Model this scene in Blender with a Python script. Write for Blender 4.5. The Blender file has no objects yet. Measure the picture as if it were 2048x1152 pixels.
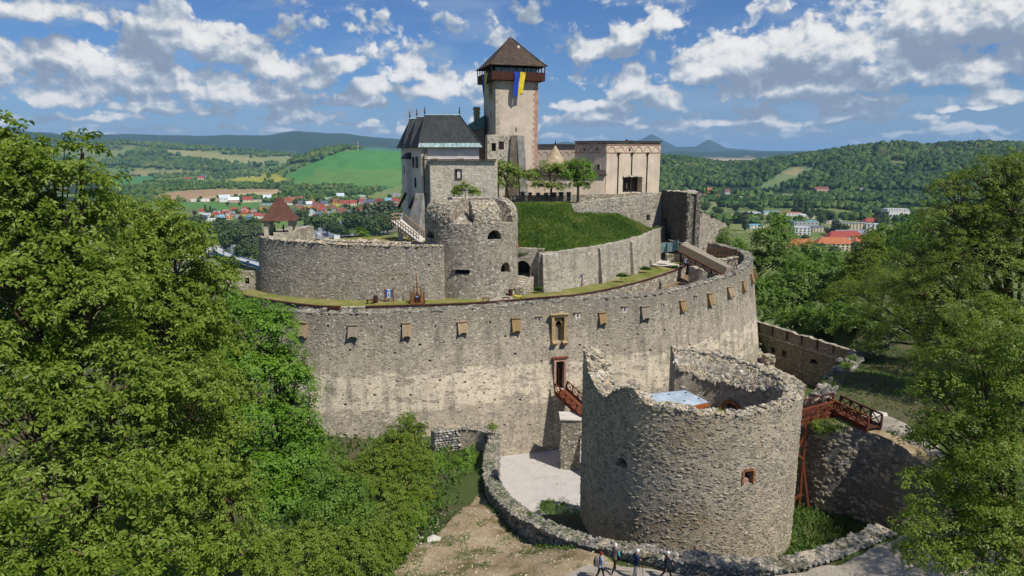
import bpy, math, random
import numpy as np
import mathutils.geometry as mgeo
from mathutils import Vector, Matrix

# camera, sky, sun, exposure
SC = bpy.context.scene
COL = SC.collection
PI = math.pi
F = 1365.0                       # focal length in photo pixels
PITCH = math.radians(11.2)
CAMZ = 35.5                      # metres above the moat court datum
CP, SP = math.cos(PITCH), math.sin(PITCH)

cam_d = bpy.data.cameras.new('camera')
cam = bpy.data.objects.new('camera', cam_d)
COL.objects.link(cam)
cam.location = (0, 0, CAMZ)
cam.rotation_euler = (math.radians(90) - PITCH, 0, 0)
cam_d.sensor_fit = 'HORIZONTAL'
cam_d.angle = 2 * math.atan(1024 / F)
cam_d.clip_start = 0.5
cam_d.clip_end = 80000
SC.camera = cam

SUN_AZ, SUN_EL = math.radians(48), math.radians(54)
SDIR = Vector((math.sin(SUN_AZ) * math.cos(SUN_EL), -math.cos(SUN_AZ) * math.cos(SUN_EL), math.sin(SUN_EL)))
sun_d = bpy.data.lights.new('sun', 'SUN')
sun_d.energy = 4.6
sun_d.angle = math.radians(0.5)
sun_d.color = (1.0, 0.945, 0.86)
sun = bpy.data.objects.new('sun', sun_d)
COL.objects.link(sun)
sun.rotation_euler = SDIR.to_track_quat('Z', 'Y').to_euler()
sun.location = (60, -60, 120)

SC.view_settings.view_transform = 'Standard'
SC.view_settings.look = 'None'
SC.view_settings.exposure = 0.22
SC.view_settings.gamma = 1.0
SC.view_settings.use_curve_mapping = False
SC.render.engine = 'CYCLES'
SC.cycles.use_denoising = True
SC.cycles.max_bounces = 5
SC.cycles.diffuse_bounces = 3
SC.cycles.glossy_bounces = 2
SC.cycles.transmission_bounces = 3
SC.cycles.transparent_max_bounces = 6
SC.cycles.volume_bounces = 0
SC.cycles.use_adaptive_sampling = True
SC.cycles.adaptive_threshold = 0.02
SC.cycles.caustics_reflective = False
SC.cycles.caustics_refractive = False


# node helpers
def nd(nt, typ, ins=None, **props):
    n = nt.nodes.new('ShaderNode' + typ)
    for k, v in props.items():
        setattr(n, k, v)
    for k, v in (ins or {}).items():
        s = n.inputs[k]
        if isinstance(v, bpy.types.NodeSocket):
            nt.links.new(v, s)
        elif isinstance(v, bpy.types.Node):
            nt.links.new(v.outputs[0], s)
        else:
            if s.type == 'RGBA' and len(v) == 3:
                v = (*v, 1)
            s.default_value = v
    return n


def mth(nt, op, a, b=None, c=None, clamp=False):
    ins = {0: a}
    if b is not None: ins[1] = b
    if c is not None: ins[2] = c
    return nd(nt, 'Math', ins, operation=op, use_clamp=clamp).outputs[0]


def vmth(nt, op, a, b=None, c=None):
    ins = {0: a}
    if b is not None: ins[1] = b
    if c is not None: ins[2] = c
    n = nd(nt, 'VectorMath', ins, operation=op)
    return n.outputs['Value'] if op in ('DOT_PRODUCT', 'LENGTH') else n.outputs[0]


def mapr(nt, v, a, b, c=0.0, d=1.0, smooth=False):
    return nd(nt, 'MapRange', {0: v, 1: a, 2: b, 3: c, 4: d},
              interpolation_type='SMOOTHSTEP' if smooth else 'LINEAR').outputs[0]


def mixc(nt, f, a, b, mode='MIX'):
    n = nt.nodes.new('ShaderNodeMix')
    n.data_type = 'RGBA'; n.blend_type = mode
    for s, v in ((n.inputs[0], f), (n.inputs[6], a), (n.inputs[7], b)):
        if isinstance(v, bpy.types.NodeSocket): nt.links.new(v, s)
        else: s.default_value = (*v, 1) if (not isinstance(v, (int, float)) and len(v) == 3) else v
    return n.outputs[2]


def ramp(nt, f, stops, interp='LINEAR'):
    n = nt.nodes.new('ShaderNodeValToRGB')
    e = n.color_ramp.elements
    n.color_ramp.interpolation = interp
    while len(e) < len(stops): e.new(0.5)
    for k, (p, c) in enumerate(stops):
        e[k].position = p; e[k].color = (*c, 1) if len(c) == 3 else c
    nt.links.new(f, n.inputs[0])
    return n.outputs[0]


def noise(nt, vec, scale, detail=4.0, rough=0.55, out=0, dist=0.0):
    n = nd(nt, 'TexNoise', {'Vector': vec, 'Scale': scale, 'Detail': detail, 'Roughness': rough, 'Distortion': dist})
    return n.outputs[out]


# world: sky with cumulus
def px_azel(px, py):
    u, v = (px - 1024) / F, (576 - py) / F
    d = (u, CP + v * SP, -SP + v * CP)
    l = math.sqrt(d[0] ** 2 + d[1] ** 2 + d[2] ** 2)
    return math.atan2(d[0], d[1]), math.asin(d[2] / l)


CLOUDS = [  # photo pixel centre, half width, half height, weight
    (390, 85, 105, 50, 1.0), (330, 60, 70, 45, .8), (455, 105, 60, 38, .9), (180, 120, 150, 38, .75), (60, 20, 120, 26, .9),
    (250, 150, 190, 32, .7), (555, 140, 62, 36, .95), (625, 165, 75, 30, .75), (700, 138, 46, 24, .9), (815, 148, 44, 34, 1.0), (770, 178, 70, 24, .8),
    (885, 182, 74, 30, .95), (940, 160, 30, 26, .7), (120, 198, 80, 21, .95), (500, 190, 190, 32, .75), (280, 218, 70, 15, .85),
    (420, 222, 60, 14, .8), (600, 236, 85, 15, .85), (720, 205, 46, 16, .8), (720, 250, 50, 9, .7), (200, 240, 40, 10, .8), (860, 245, 50, 10, .6),
    (1205, 105, 62, 26, .95), (1262, 75, 50, 26, .75), (1330, 48, 60, 22, .55), (1255, 178, 62, 40, .95), (1335, 208, 40, 28, .95), (1200, 215, 80, 18, .8),
    (1640, 160, 240, 52, .62), (300, 175, 260, 46, .5), (1590, 108, 110, 52, 1.1), (1480, 130, 100, 44, 1.0), (1710, 112, 120, 46, 1.05), (1400, 150, 70, 32, .9), (1600, 178, 210, 34, .95), (1820, 150, 110, 46, .85),
    (1950, 50, 180, 66, 1.25), (1830, 20, 80, 36, .85), (1960, 130, 130, 40, .75), (1990, 198, 64, 15, .85), (1910, 216, 50, 10, .7), (1690, 238, 66, 15, .9),
    (1520, 243, 34, 7, .9), (1930, 258, 60, 11, .85), (1800, 266, 60, 6, .7), (1370, 262, 60, 7, .5), (1550, 262, 90, 6, .4), (1740, 200, 90, 16, .7),
    (960, 262, 60, 8, .5), (1120, 250, 50, 10, .6), (330, 262, 60, 7, .5), (540, 262, 70, 8, .55), (60, 235, 70, 10, .6), (2150, 90, 90, 60, 1.0), (-110, 120, 110, 60, .9)]

world = bpy.data.worlds.new('World')
SC.world = world
world.use_nodes = True
wt = world.node_tree
wt.nodes.clear()
gen = nd(wt, 'TexCoord').outputs['Generated']
dirn = vmth(wt, 'NORMALIZE', gen)
sx = nd(wt, 'SeparateXYZ', {0: dirn})
az = mth(wt, 'ARCTAN2', sx.outputs[0], sx.outputs[1])
el = mth(wt, 'ARCSINE', sx.outputs[2])
PQ = nd(wt, 'CombineXYZ', {0: az, 1: el, 2: 0.0}).outputs[0]


def cloud_density(p, fine, macro=(0, 0, 0)):
    acc = None
    wn = nd(wt, 'TexNoise', {'Vector': p, 'Scale': 24.0, 'Detail': 2.0, 'Roughness': 0.55}, noise_dimensions='2D').outputs['Color']
    wv = vmth(wt, 'MULTIPLY', vmth(wt, 'SUBTRACT', wn, (.5, .5, .5)), (.036, .022, 0))
    pw = vmth(wt, 'ADD', p, wv)
    pe = vmth(wt, 'ADD', pw, macro)
    for (cx, cy, w, h, wgt) in CLOUDS:
        a, e = px_azel(cx, cy)
        kx, ky = F / w, F / h
        r = vmth(wt, 'MULTIPLY_ADD', pe, (kx, ky, 0), (-a * kx, -e * ky, 0))
        rf = vmth(wt, 'MAXIMUM', r, vmth(wt, 'MULTIPLY', r, (-1, -1.75, 0)))           # flat bases, domed tops
        d = mth(wt, 'MULTIPLY_ADD', vmth(wt, 'LENGTH', rf), -wgt * .82, wgt)
        acc = d if acc is None else mth(wt, 'MAXIMUM', acc, d)
    acc = mth(wt, 'MAXIMUM', acc, -1.1)
    n1 = nd(wt, 'TexNoise', {'Vector': vmth(wt, 'MULTIPLY', p, (1, 1.3, 1)), 'Scale': 24.0, 'Detail': fine, 'Roughness': 0.58},
            noise_dimensions='2D').outputs[0]
    v1 = nd(wt, 'TexVoronoi', {'Vector': vmth(wt, 'MULTIPLY', pw, (1, 1.25, 1)), 'Scale': 42.0, 'Detail': 2.0, 'Roughness': 0.55},
            voronoi_dimensions='2D', normalize=True).outputs['Distance']
    v2 = nd(wt, 'TexVoronoi', {'Vector': vmth(wt, 'MULTIPLY', pw, (1, 1.2, 1)), 'Scale': 17.0, 'Detail': 0.0},
            voronoi_dimensions='2D', normalize=True).outputs['Distance']
    t = mth(wt, 'MULTIPLY_ADD', n1, 1.35, -0.68)
    t = mth(wt, 'MULTIPLY_ADD', v1, -0.85, mth(wt, 'ADD', t, 0.30))
    t = mth(wt, 'MULTIPLY_ADD', v2, -0.75, mth(wt, 'ADD', t, 0.30))
    e_ = nd(wt, 'SeparateXYZ', {0: p}).outputs[1]
    low = nd(wt, 'TexNoise', {'Vector': vmth(wt, 'MULTIPLY', p, (1, 3.6, 1)), 'Scale': 11.0, 'Detail': 2.0}, noise_dimensions='2D').outputs[0]
    lowm = mth(wt, 'MULTIPLY', mapr(wt, e_, .13, .05, 0, 1), mth(wt, 'MULTIPLY_ADD', low, 2.4, -1.2))
    return mth(wt, 'ADD', mth(wt, 'MAXIMUM', acc, lowm), t)


CLOUD_STOPS = [(0.0, (3.1, 3.8, 5.0)), (0.25, (3.9, 4.7, 5.9)), (0.5, (6.2, 6.8, 7.6)), (0.72, (9.2, 9.2, 9.2)), (1.0, (10.6, 10.5, 10.3))]
D1 = cloud_density(PQ, 7.0)
D2 = cloud_density(vmth(wt, 'ADD', PQ, (.005, .009, 0)), 4.0, (.004, .018, 0))
alpha = mapr(wt, D1, 0.09, 0.42, 0, 1, True)
lit = mth(wt, 'SUBTRACT', D1, D2)
shade = mth(wt, 'MULTIPLY_ADD', lit, 0.9, 0.31)
bign = nd(wt, 'TexNoise', {'Vector': PQ, 'Scale': 9.0, 'Detail': 2.0}, noise_dimensions='2D').outputs[0]
shade = mth(wt, 'ADD', shade, mapr(wt, bign, .35, .65, -.2, .2), clamp=True)
ccol = ramp(wt, shade, CLOUD_STOPS)
alpha = mth(wt, 'MULTIPLY', alpha, mapr(wt, el, -0.005, 0.05, .35, 1.0, True))
# thin high veil
veil = nd(wt, 'TexNoise', {'Vector': vmth(wt, 'MULTIPLY', PQ, (2.2, 10.0, 1)), 'Scale': 2.6, 'Detail': 4.0}, noise_dimensions='2D').outputs[0]
veil = mapr(wt, veil, .46, .74, 0, .42, True)
sky = nd(wt, 'TexSky', sky_type='NISHITA', sun_disc=False, sun_elevation=SUN_EL, sun_rotation=math.atan2(SDIR.x, SDIR.y),
         altitude=300.0, air_density=1.0, dust_density=0.6, ozone_density=2.0).outputs[0]
sky = mixc(wt, 1.0, sky, (0.44, 0.68, 1.06), 'MULTIPLY')
lowf = mapr(wt, el, -0.01, 0.10, 1, 0, True)
sky = mixc(wt, mth(wt, 'MULTIPLY', lowf, 0.6), sky, (3.3, 4.6, 6.9))
skyv = mixc(wt, veil, sky, (4.0, 5.3, 7.2))
skyc = mixc(wt, alpha, skyv, ccol)
# the same kind of sky, in broader strokes, all round
gq = vmth(wt, 'MULTIPLY', PQ, (1, 1.5, 1))
g1 = nd(wt, 'TexNoise', {'Vector': gq, 'Scale': 6.0, 'Detail': 4.0}, noise_dimensions='2D').outputs[0]
skyo = mixc(wt, mapr(wt, g1, .5, .66, 0, .9, True), sky, mixc(wt, mapr(wt, g1, .55, .75), (5.2, 5.9, 7.0), (7.6, 7.8, 8.0)))
inx = mth(wt, 'SUBTRACT', 0.95, mth(wt, 'ABSOLUTE', az))
iny = mth(wt, 'MINIMUM', mth(wt, 'SUBTRACT', 0.42, el), mth(wt, 'ADD', el, 0.03))
infac = mth(wt, 'MULTIPLY', mapr(wt, inx, 0, .12), mapr(wt, iny, 0, .02), clamp=True)
STR = 0.074
bg_far = nd(wt, 'Background', {'Color': skyo, 'Strength': STR})
bg_near = nd(wt, 'Background', {'Color': skyc, 'Strength': STR})
bg = nd(wt, 'MixShader', {0: infac, 1: bg_far.outputs[0], 2: bg_near.outputs[0]})
wo = nd(wt, 'OutputWorld', {'Surface': bg.outputs[0]})
world.cycles.sampling_method = 'MANUAL'
world.cycles.sample_map_resolution = 256

# projection helpers (photo pixel <-> place)
def ray(px, py):
    u, v = (np.asarray(px, float) - 1024) / F, (576 - np.asarray(py, float)) / F
    return u, CP + v * SP, -SP + v * CP


def at(px, py, z=None, Y=None):
    """the place seen at a photo pixel, given its height or its distance"""
    dx, dy, dz = ray(px, py)
    t = (z - CAMZ) / dz if z is not None else Y / dy
    return Vector((float(dx * t), float(dy * t), float(CAMZ + dz * t)))


def proj(p):
    x, y, z = p[..., 0], p[..., 1], p[..., 2] - CAMZ
    d = y * CP - z * SP
    u, v = x / d, (y * SP + z * CP) / d
    return 1024 + F * u, 576 - F * v


def mpp(p):
    """metres per photo pixel at a place"""
    return (p[1] * CP - (p[2] - CAMZ) * SP) / F

# materials
MATS = {}


def material(name, fn, rough=0.9, spec=0.25, metal=0.0):
    if name in MATS: return MATS[name]
    m = bpy.data.materials.new(name)
    m.use_nodes = True
    nt = m.node_tree
    nt.nodes.clear()
    p = nd(nt, 'BsdfPrincipled', {'Roughness': rough, 'Specular IOR Level': spec, 'Metallic': metal})
    o = nd(nt, 'OutputMaterial', {'Surface': p.outputs[0]})
    fn(nt, p)
    MATS[name] = m
    return m


def pos(nt): return nd(nt, 'NewGeometry').outputs['Position']
def objc(nt): return nd(nt, 'TexCoord').outputs['Object']
def island(nt): return nd(nt, 'NewGeometry').outputs['Random Per Island']
def objrand(nt): return nd(nt, 'ObjectInfo').outputs['Random']


def setc(nt, p, c): nt.links.new(c, p.inputs['Base Color'])


def bump(nt, p, h, strength=0.5, dist=0.1, prev=None):
    ins = {'Height': h, 'Strength': strength, 'Distance': dist}
    if prev is not None: ins['Normal'] = prev
    b = nd(nt, 'Bump', ins).outputs[0]
    nt.links.new(b, p.inputs['Normal'])
    return b


def rubble(name, stones, mortar, scale=2.6, joint=(.02, .10), dark=((.09, .085, .075), .6), pale=None, patch=None, tan=None,
           bstr=0.9, bdist=0.12, streak=0.5, tops=None):
    """rough stone masonry: irregular stones in mortar, weather stains, runs and plaster remains"""
    def fn(nt, p):
        P = pos(nt)
        w = nd(nt, 'TexNoise', {'Vector': P, 'Scale': 1.3, 'Detail': 2.0}).outputs['Color']
        Pw = vmth(nt, 'ADD', P, vmth(nt, 'MULTIPLY', vmth(nt, 'SUBTRACT', w, (.5, .5, .5)), (.45, .45, .3)))
        Pw = vmth(nt, 'MULTIPLY', Pw, (1, 1, 1.3))
        v = nd(nt, 'TexVoronoi', {'Vector': Pw, 'Scale': scale})
        e = nd(nt, 'TexVoronoi', {'Vector': Pw, 'Scale': scale}, feature='DISTANCE_TO_EDGE').outputs[0]
        cr = nd(nt, 'SeparateColor', {0: v.outputs['Color']}).outputs
        n = len(stones)
        sc = ramp(nt, cr[0], [(i / n, c) for i, c in enumerate(stones)], 'CONSTANT')
        fine = noise(nt, P, 9.0, 4.0, 0.65)
        sc = mixc(nt, mapr(nt, fine, .3, .75, 0, .5), sc, mortar)
        # many stones stay under the mortar
        cover = mth(nt, 'ADD', mapr(nt, noise(nt, P, 0.55, 3.0), .35, .65, -.25, .4), cr[1])
        jf = mth(nt, 'MULTIPLY', mapr(nt, e, joint[0], joint[1], 0, 1, True), mapr(nt, cover, .35, .6, 1, .15))
        mc = mixc(nt, mapr(nt, fine, .35, .7), mortar, tuple(c * .72 for c in mortar))
        col = mixc(nt, jf, mc, sc)
        if tan is not None:
            col = mixc(nt, mapr(nt, noise(nt, P, .22, 5.0, .65), .52, .68, 0, tan[1], True), col, tan[0])
        if patch is not None:     # remains of pale plaster between two heights
            z = nd(nt, 'SeparateXYZ', {0: P}).outputs[2]
            band = mth(nt, 'MULTIPLY', mapr(nt, z, patch[1] - .8, patch[1] + 1.2, 0, 1, True), mapr(nt, z, patch[2] - .8, patch[2] + 1.0, 1, 0, True))
            pn = noise(nt, vmth(nt, 'MULTIPLY', P, (.35, .35, 1.1)), 1.0, 6.0, .62)
            pf = mapr(nt, mth(nt, 'MULTIPLY_ADD', band, .235, pn), .66, .70, 0, .92, True)
            col = mixc(nt, pf, col, mixc(nt, fine, patch[0], tuple(c * .8 for c in patch[0])))
        # soot, lichen and rain runs
        dn = noise(nt, P, .30, 6.0, .68)
        st = noise(nt, vmth(nt, 'MULTIPLY', P, (1.1, 1.1, .10)), 1.0, 4.0, .6)
        df = mth(nt, 'MULTIPLY_ADD', st, streak, mth(nt, 'MULTIPLY', dn, 1.0 - streak))
        col = mixc(nt, mapr(nt, df, .46, .66, 0, dark[1], True), col, mixc(nt, jf, dark[0], mixc(nt, .5, sc, dark[0])))
        if tops is not None:      # lichen-grey weathering under the wall head
            z = nd(nt, 'SeparateXYZ', {0: P}).outputs[2]
            tf = mapr(nt, mth(nt, 'MULTIPLY_ADD', mth(nt, 'SUBTRACT', st, .5), 9.0, z), tops[0], tops[1], 0, tops[2], True)
            col = mixc(nt, mth(nt, 'MULTIPLY', tf, mapr(nt, jf, 0, 1, 1, .55)), col, tops[3])
        if pale is not None:
            col = mixc(nt, mapr(nt, cr[2], pale[1], pale[1] + .02, 0, mapr(nt, e, joint[0] * 1.5, joint[1] * 1.4, 0, .95)), col, pale[0])
        setc(nt, p, col)
        h = mth(nt, 'MULTIPLY_ADD', fine, .45, mth(nt, 'MULTIPLY', jf, .8))
        h = mth(nt, 'MULTIPLY_ADD', noise(nt, P, 2.2, 4.0), .9, h)
        bump(nt, p, h, bstr, bdist)
    return material(name, fn, 0.95, 0.15)


def plain(name, col, var=.25, scale=3.0, rough=.85, spec=.25, metal=0.0, streak=0.0, bstr=.15, col2=None):
    """one surface with worn, slightly uneven colour"""
    def fn(nt, p):
        P = pos(nt)
        f = noise(nt, P, scale, 5.0, .6)
        c2 = col2 or tuple(c * (1 - 1.6 * var) for c in col)
        c = mixc(nt, mapr(nt, f, .36, .66, 0, 1), tuple(min(1, x * (1 + var * .4)) for x in col), c2)
        if streak:
            s = noise(nt, vmth(nt, 'MULTIPLY', P, (1.6, 1.6, .12)), 1.0, 4.0)
            c = mixc(nt, mapr(nt, s, .5, .7, 0, streak, True), c, tuple(x * .45 for x in col))
        setc(nt, p, c)
        if bstr: bump(nt, p, f, bstr, .05)
    return material(name, fn, rough, spec, metal)


def objcol(name, stops, rough=.8, var=.15):
    """colour picked per object"""
    def fn(nt, p):
        c = ramp(nt, objrand(nt), stops, 'CONSTANT')
        f = noise(nt, pos(nt), .4, 3.0)
        c = mixc(nt, mapr(nt, f, .3, .7, 0, var), c, (.1, .09, .08))
        setc(nt, p, c)
    return material(name, fn, rough)


def wood(name, col, scale=(8, 8, .8), var=.5, rough=.8):
    def fn(nt, p):
        P = objc(nt)
        f = noise(nt, vmth(nt, 'MULTIPLY', P, scale), 2.0, 4.0, .6)
        c = mixc(nt, mapr(nt, f, .3, .7), col, tuple(x * (1 - var) for x in col))
        c = mixc(nt, mapr(nt, island(nt), 0, 1, 0, .35), c, tuple(x * .5 for x in col))
        setc(nt, p, c)
        bump(nt, p, f, .3, .02)
    return material(name, fn, rough, .2)


def leafmat(name, cols, trans=.35, tcol=None, spec=.3, rough=.5, nscale=.55, amp=.9):
    """leaves: a colour per leaf, lit through from behind"""
    if name in MATS: return MATS[name]
    m = bpy.data.materials.new(name)
    m.use_nodes = True
    nt = m.node_tree
    nt.nodes.clear()
    r = island(nt)
    n = noise(nt, pos(nt), nscale, 3.0)
    f = mth(nt, 'MULTIPLY_ADD', mth(nt, 'SUBTRACT', n, .5), amp, mth(nt, 'ADD', .45, 0.0))
    f = mth(nt, 'ADD', f, mth(nt, 'MULTIPLY_ADD', r, .55, -.25), clamp=True)
    c = ramp(nt, f, [(i / (len(cols) - 1), cc) for i, cc in enumerate(cols)])
    p = nd(nt, 'BsdfPrincipled', {'Base Color': c, 'Roughness': rough, 'Specular IOR Level': spec})
    t = nd(nt, 'BsdfTranslucent', {'Color': mixc(nt, 1.0, c, tcol or (1.5, 1.7, .7), 'MULTIPLY')})
    mx = nd(nt, 'MixShader', {0: trans, 1: p.outputs[0], 2: t.outputs[0]})
    nd(nt, 'OutputMaterial', {'Surface': mx.outputs[0]})
    MATS[name] = m
    return m


def stonemat(name, cols, moss=0.0):
    """loose or bedded stones, a colour for each"""
    def fn(nt, p):
        r = mth(nt, 'FRACT', mth(nt, 'ADD', island(nt), mth(nt, 'MULTIPLY', objrand(nt), 7.3)))
        c = ramp(nt, r, [(i / len(cols), cc) for i, cc in enumerate(cols)], 'CONSTANT')
        P = pos(nt)
        f = noise(nt, P, 7.0, 4.0, .65)
        c = mixc(nt, mapr(nt, f, .35, .75, 0, .55), c, tuple(x * .55 for x in cols[0]))
        if moss:
            c = mixc(nt, mapr(nt, noise(nt, P, .9, 4.0), .5, .62, 0, moss, True), c, (.07, .07, .025))
        setc(nt, p, c)
        bump(nt, p, f, .5, .04)
    return material(name, fn, .95, .15)


def attrmat(name, rough=.95, amp=.35, scale=.02, bstr=.3, bdist=.5):
    def fn(nt, p):
        a = nd(nt, 'Attribute', attribute_name='cover').outputs['Color']
        P = pos(nt)
        f = noise(nt, P, scale, 7.0, .65)
        f2 = noise(nt, P, scale * 12, 5.0, .65)
        k = mth(nt, 'MULTIPLY_ADD', f, amp * 1.6, mth(nt, 'MULTIPLY_ADD', f2, amp * 1.2, 1.0 - amp * 1.4))
        c = mixc(nt, 1.0, a, nd(nt, 'CombineColor', {0: k, 1: k, 2: k}).outputs[0], 'MULTIPLY')
        setc(nt, p, c)
        bump(nt, p, f2, bstr, bdist)
    return material(name, fn, rough, .1)


def ground(name, stops, scale=.6, bstr=.5, bdist=.06, fine=9.0):
    """earth, gravel or turf: patches by noise between several colours"""
    def fn(nt, p):
        P = pos(nt)
        f = noise(nt, P, scale, 7.0, .66)
        f2 = noise(nt, P, fine, 4.0, .7)
        k = mth(nt, 'MULTIPLY_ADD', mth(nt, 'SUBTRACT', f2, .5), .35, f)
        c = ramp(nt, mapr(nt, k, .25, .75), stops)
        c = mixc(nt, mapr(nt, f2, .3, .7, .35, 0), c, tuple(x * .5 for x in stops[0][1]))
        setc(nt, p, c)
        bump(nt, p, f2, bstr, bdist)
    return material(name, fn, .97, .1)


# mesh helpers
ORIGIN = {}                     # world origin of every thing


def mesh_np(name, V, Fc, mats, fmat=None, smooth=False):
    """mesh from arrays; faces all of the same size, or a list of arrays"""
    me = bpy.data.meshes.new(name)
    V = np.asarray(V, np.float32)
    groups = Fc if isinstance(Fc, list) else [Fc]
    groups = [np.asarray(g, np.int32) for g in groups if len(g)]
    me.vertices.add(len(V))
    me.vertices.foreach_set('co', V.ravel())
    idx = np.concatenate([g.ravel() for g in groups])
    tot = np.concatenate([np.full(len(g), g.shape[1], np.int32) for g in groups])
    st = np.concatenate([[0], np.cumsum(tot)[:-1]]).astype(np.int32)
    me.loops.add(len(idx))
    me.loops.foreach_set('vertex_index', idx)
    me.polygons.add(len(tot))
    me.polygons.foreach_set('loop_start', st)
    me.polygons.foreach_set('loop_total', tot)
    if fmat is not None: me.polygons.foreach_set('material_index', np.asarray(fmat, np.int32))
    me.polygons.foreach_set('use_smooth', np.full(len(tot), smooth, bool))
    for m in (mats if isinstance(mats, (list, tuple)) else [mats]): me.materials.append(m)
    me.update(calc_edges=True)
    return me


def link(name, me, parent=None, loc=None, kind=None):
    o = bpy.data.objects.new(name, me)
    COL.objects.link(o)
    if parent is not None: o.parent = parent
    if loc is not None: o.location = loc
    if kind: o['kind'] = kind
    return o


def tag(o, label, cat, group=None):
    o['label'] = label; o['category'] = cat
    if group: o['group'] = group
    return o


def thing(name, label, cat, loc, group=None):
    o = bpy.data.objects.new(name, None)
    COL.objects.link(o)
    o.empty_display_size = .5
    o.location = loc
    ORIGIN[o.name] = Vector(loc)
    return tag(o, label, cat, group)


def org(parent):
    v = Vector((0, 0, 0))
    while parent is not None:
        v += parent.location
        parent = parent.parent
    return v


class MB:
    """collects simple solids (world coordinates) and links them as one mesh object"""
    def __init__(s): s.v, s.f, s.m = [], [], []

    def add(s, verts, faces, m=0):
        n = len(s.v)
        s.v += [tuple(map(float, p)) for p in verts]
        s.f += [tuple(i + n for i in f) for f in faces]
        s.m += [m] * len(faces)
        return s

    def box(s, c, size, rz=0.0, m=0, rot=None):
        c = Vector(c)
        M = rot if rot is not None else Matrix.Rotation(rz, 3, 'Z')
        vs = []
        for k in range(8):
            p = Vector((size[0] * (.5 if k & 1 else -.5), size[1] * (.5 if k & 2 else -.5), size[2] * (.5 if k & 4 else -.5)))
            vs.append(c + M @ p)
        return s.add(vs, [(0, 2, 3, 1), (4, 5, 7, 6), (0, 1, 5, 4), (2, 6, 7, 3), (0, 4, 6, 2), (1, 3, 7, 5)], m)

    def bar(s, a, b, w, h=None, m=0):
        a, b = Vector(a), Vector(b)
        d = (b - a); L = d.length
        if L < 1e-5: return s
        d /= L
        up = Vector((0, 0, 1)) if abs(d.z) < .95 else Vector((0, 1, 0))
        x = d.cross(up).normalized(); z = x.cross(d)
        M = Matrix((x, d, z)).transposed()
        return s.box((a + b) / 2, (w, L, h or w), rot=M, m=m)

    def prism(s, poly, z0, z1, m=0, mtop=None, bottom=True):
        n = len(poly)
        vs = [(p[0], p[1], z0) for p in poly] + [(p[0], p[1], z1 if not callable(z1) else z1(p)) for p in poly]
        s.add(vs, [(i, (i + 1) % n, (i + 1) % n + n, i + n) for i in range(n)], m)
        k = len(s.v) - 2 * n
        s.f.append(tuple(k + n + i for i in range(n))); s.m.append(m if mtop is None else mtop)
        if bottom: s.f.append(tuple(k + n - 1 - i for i in range(n))); s.m.append(m)
        return s

    def tube(s, pts, r, sides=6, m=0, cap=True):
        pts = [Vector(p) for p in pts]
        rs = r if isinstance(r, (list, tuple)) else [r] * len(pts)
        rings = []
        for i, p in enumerate(pts):
            d = (pts[min(i + 1, len(pts) - 1)] - pts[max(i - 1, 0)]).normalized()
            up = Vector((0, 0, 1)) if abs(d.z) < .9 else Vector((1, 0, 0))
            x = d.cross(up).normalized(); y = x.cross(d)
            rings.append([p + (x * math.cos(2 * PI * k / sides) + y * math.sin(2 * PI * k / sides)) * rs[i] for k in range(sides)])
        vs = [q for rg in rings for q in rg]
        fs = []
        for i in range(len(pts) - 1):
            for k in range(sides):
                a, b = i * sides + k, i * sides + (k + 1) % sides
                fs.append((a, b, b + sides, a + sides))
        if cap:
            fs.append(tuple(range(sides - 1, -1, -1)))
            fs.append(tuple((len(pts) - 1) * sides + k for k in range(sides)))
        return s.add(vs, fs, m)

    def lathe(s, c, prof, sides=12, m=0, a0=0.0):
        """profile [(radius, z)] turned about a vertical axis"""
        c = Vector(c)
        vs, fs = [], []
        for r, z in prof:
            for k in range(sides):
                a = a0 + 2 * PI * k / sides
                vs.append((c.x + r * math.cos(a), c.y + r * math.sin(a), c.z + z))
        for i in range(len(prof) - 1):
            for k in range(sides):
                a, b = i * sides + k, i * sides + (k + 1) % sides
                fs.append((a, b, b + sides, a + sides))
        fs.append(tuple(range(sides - 1, -1, -1)))
        fs.append(tuple((len(prof) - 1) * sides + k for k in range(sides)))
        return s.add(vs, fs, m)

    def build(s, name, mats, parent=None, kind=None, smooth=False, loc=None):
        o = org(parent) if parent is not None else Vector(loc or (0, 0, 0))
        me = bpy.data.meshes.new(name)
        me.from_pydata([(x - o.x, y - o.y, z - o.z) for x, y, z in s.v], [], s.f)
        for m in (mats if isinstance(mats, (list, tuple)) else [mats]): me.materials.append(m)
        me.polygons.foreach_set('material_index', s.m)
        if smooth: me.polygons.foreach_set('use_smooth', [True] * len(s.f))
        me.update()
        return link(name, me, parent, None if parent is not None else o, kind)


def copy_tree(src, loc, label=None, group=None, rz=None, scale=None):
    r = src.copy(); COL.objects.link(r)
    r.location = loc
    if rz is not None: r.rotation_euler = (0, 0, rz)
    if scale is not None: r.scale = (scale,) * 3 if isinstance(scale, (int, float)) else scale
    if label: r['label'] = label
    if group: r['group'] = group
    for ch in list(src.children):
        c = ch.copy(); COL.objects.link(c); c.parent = r
        for g in list(ch.children):
            d = g.copy(); COL.objects.link(d); d.parent = c
    return r


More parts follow.
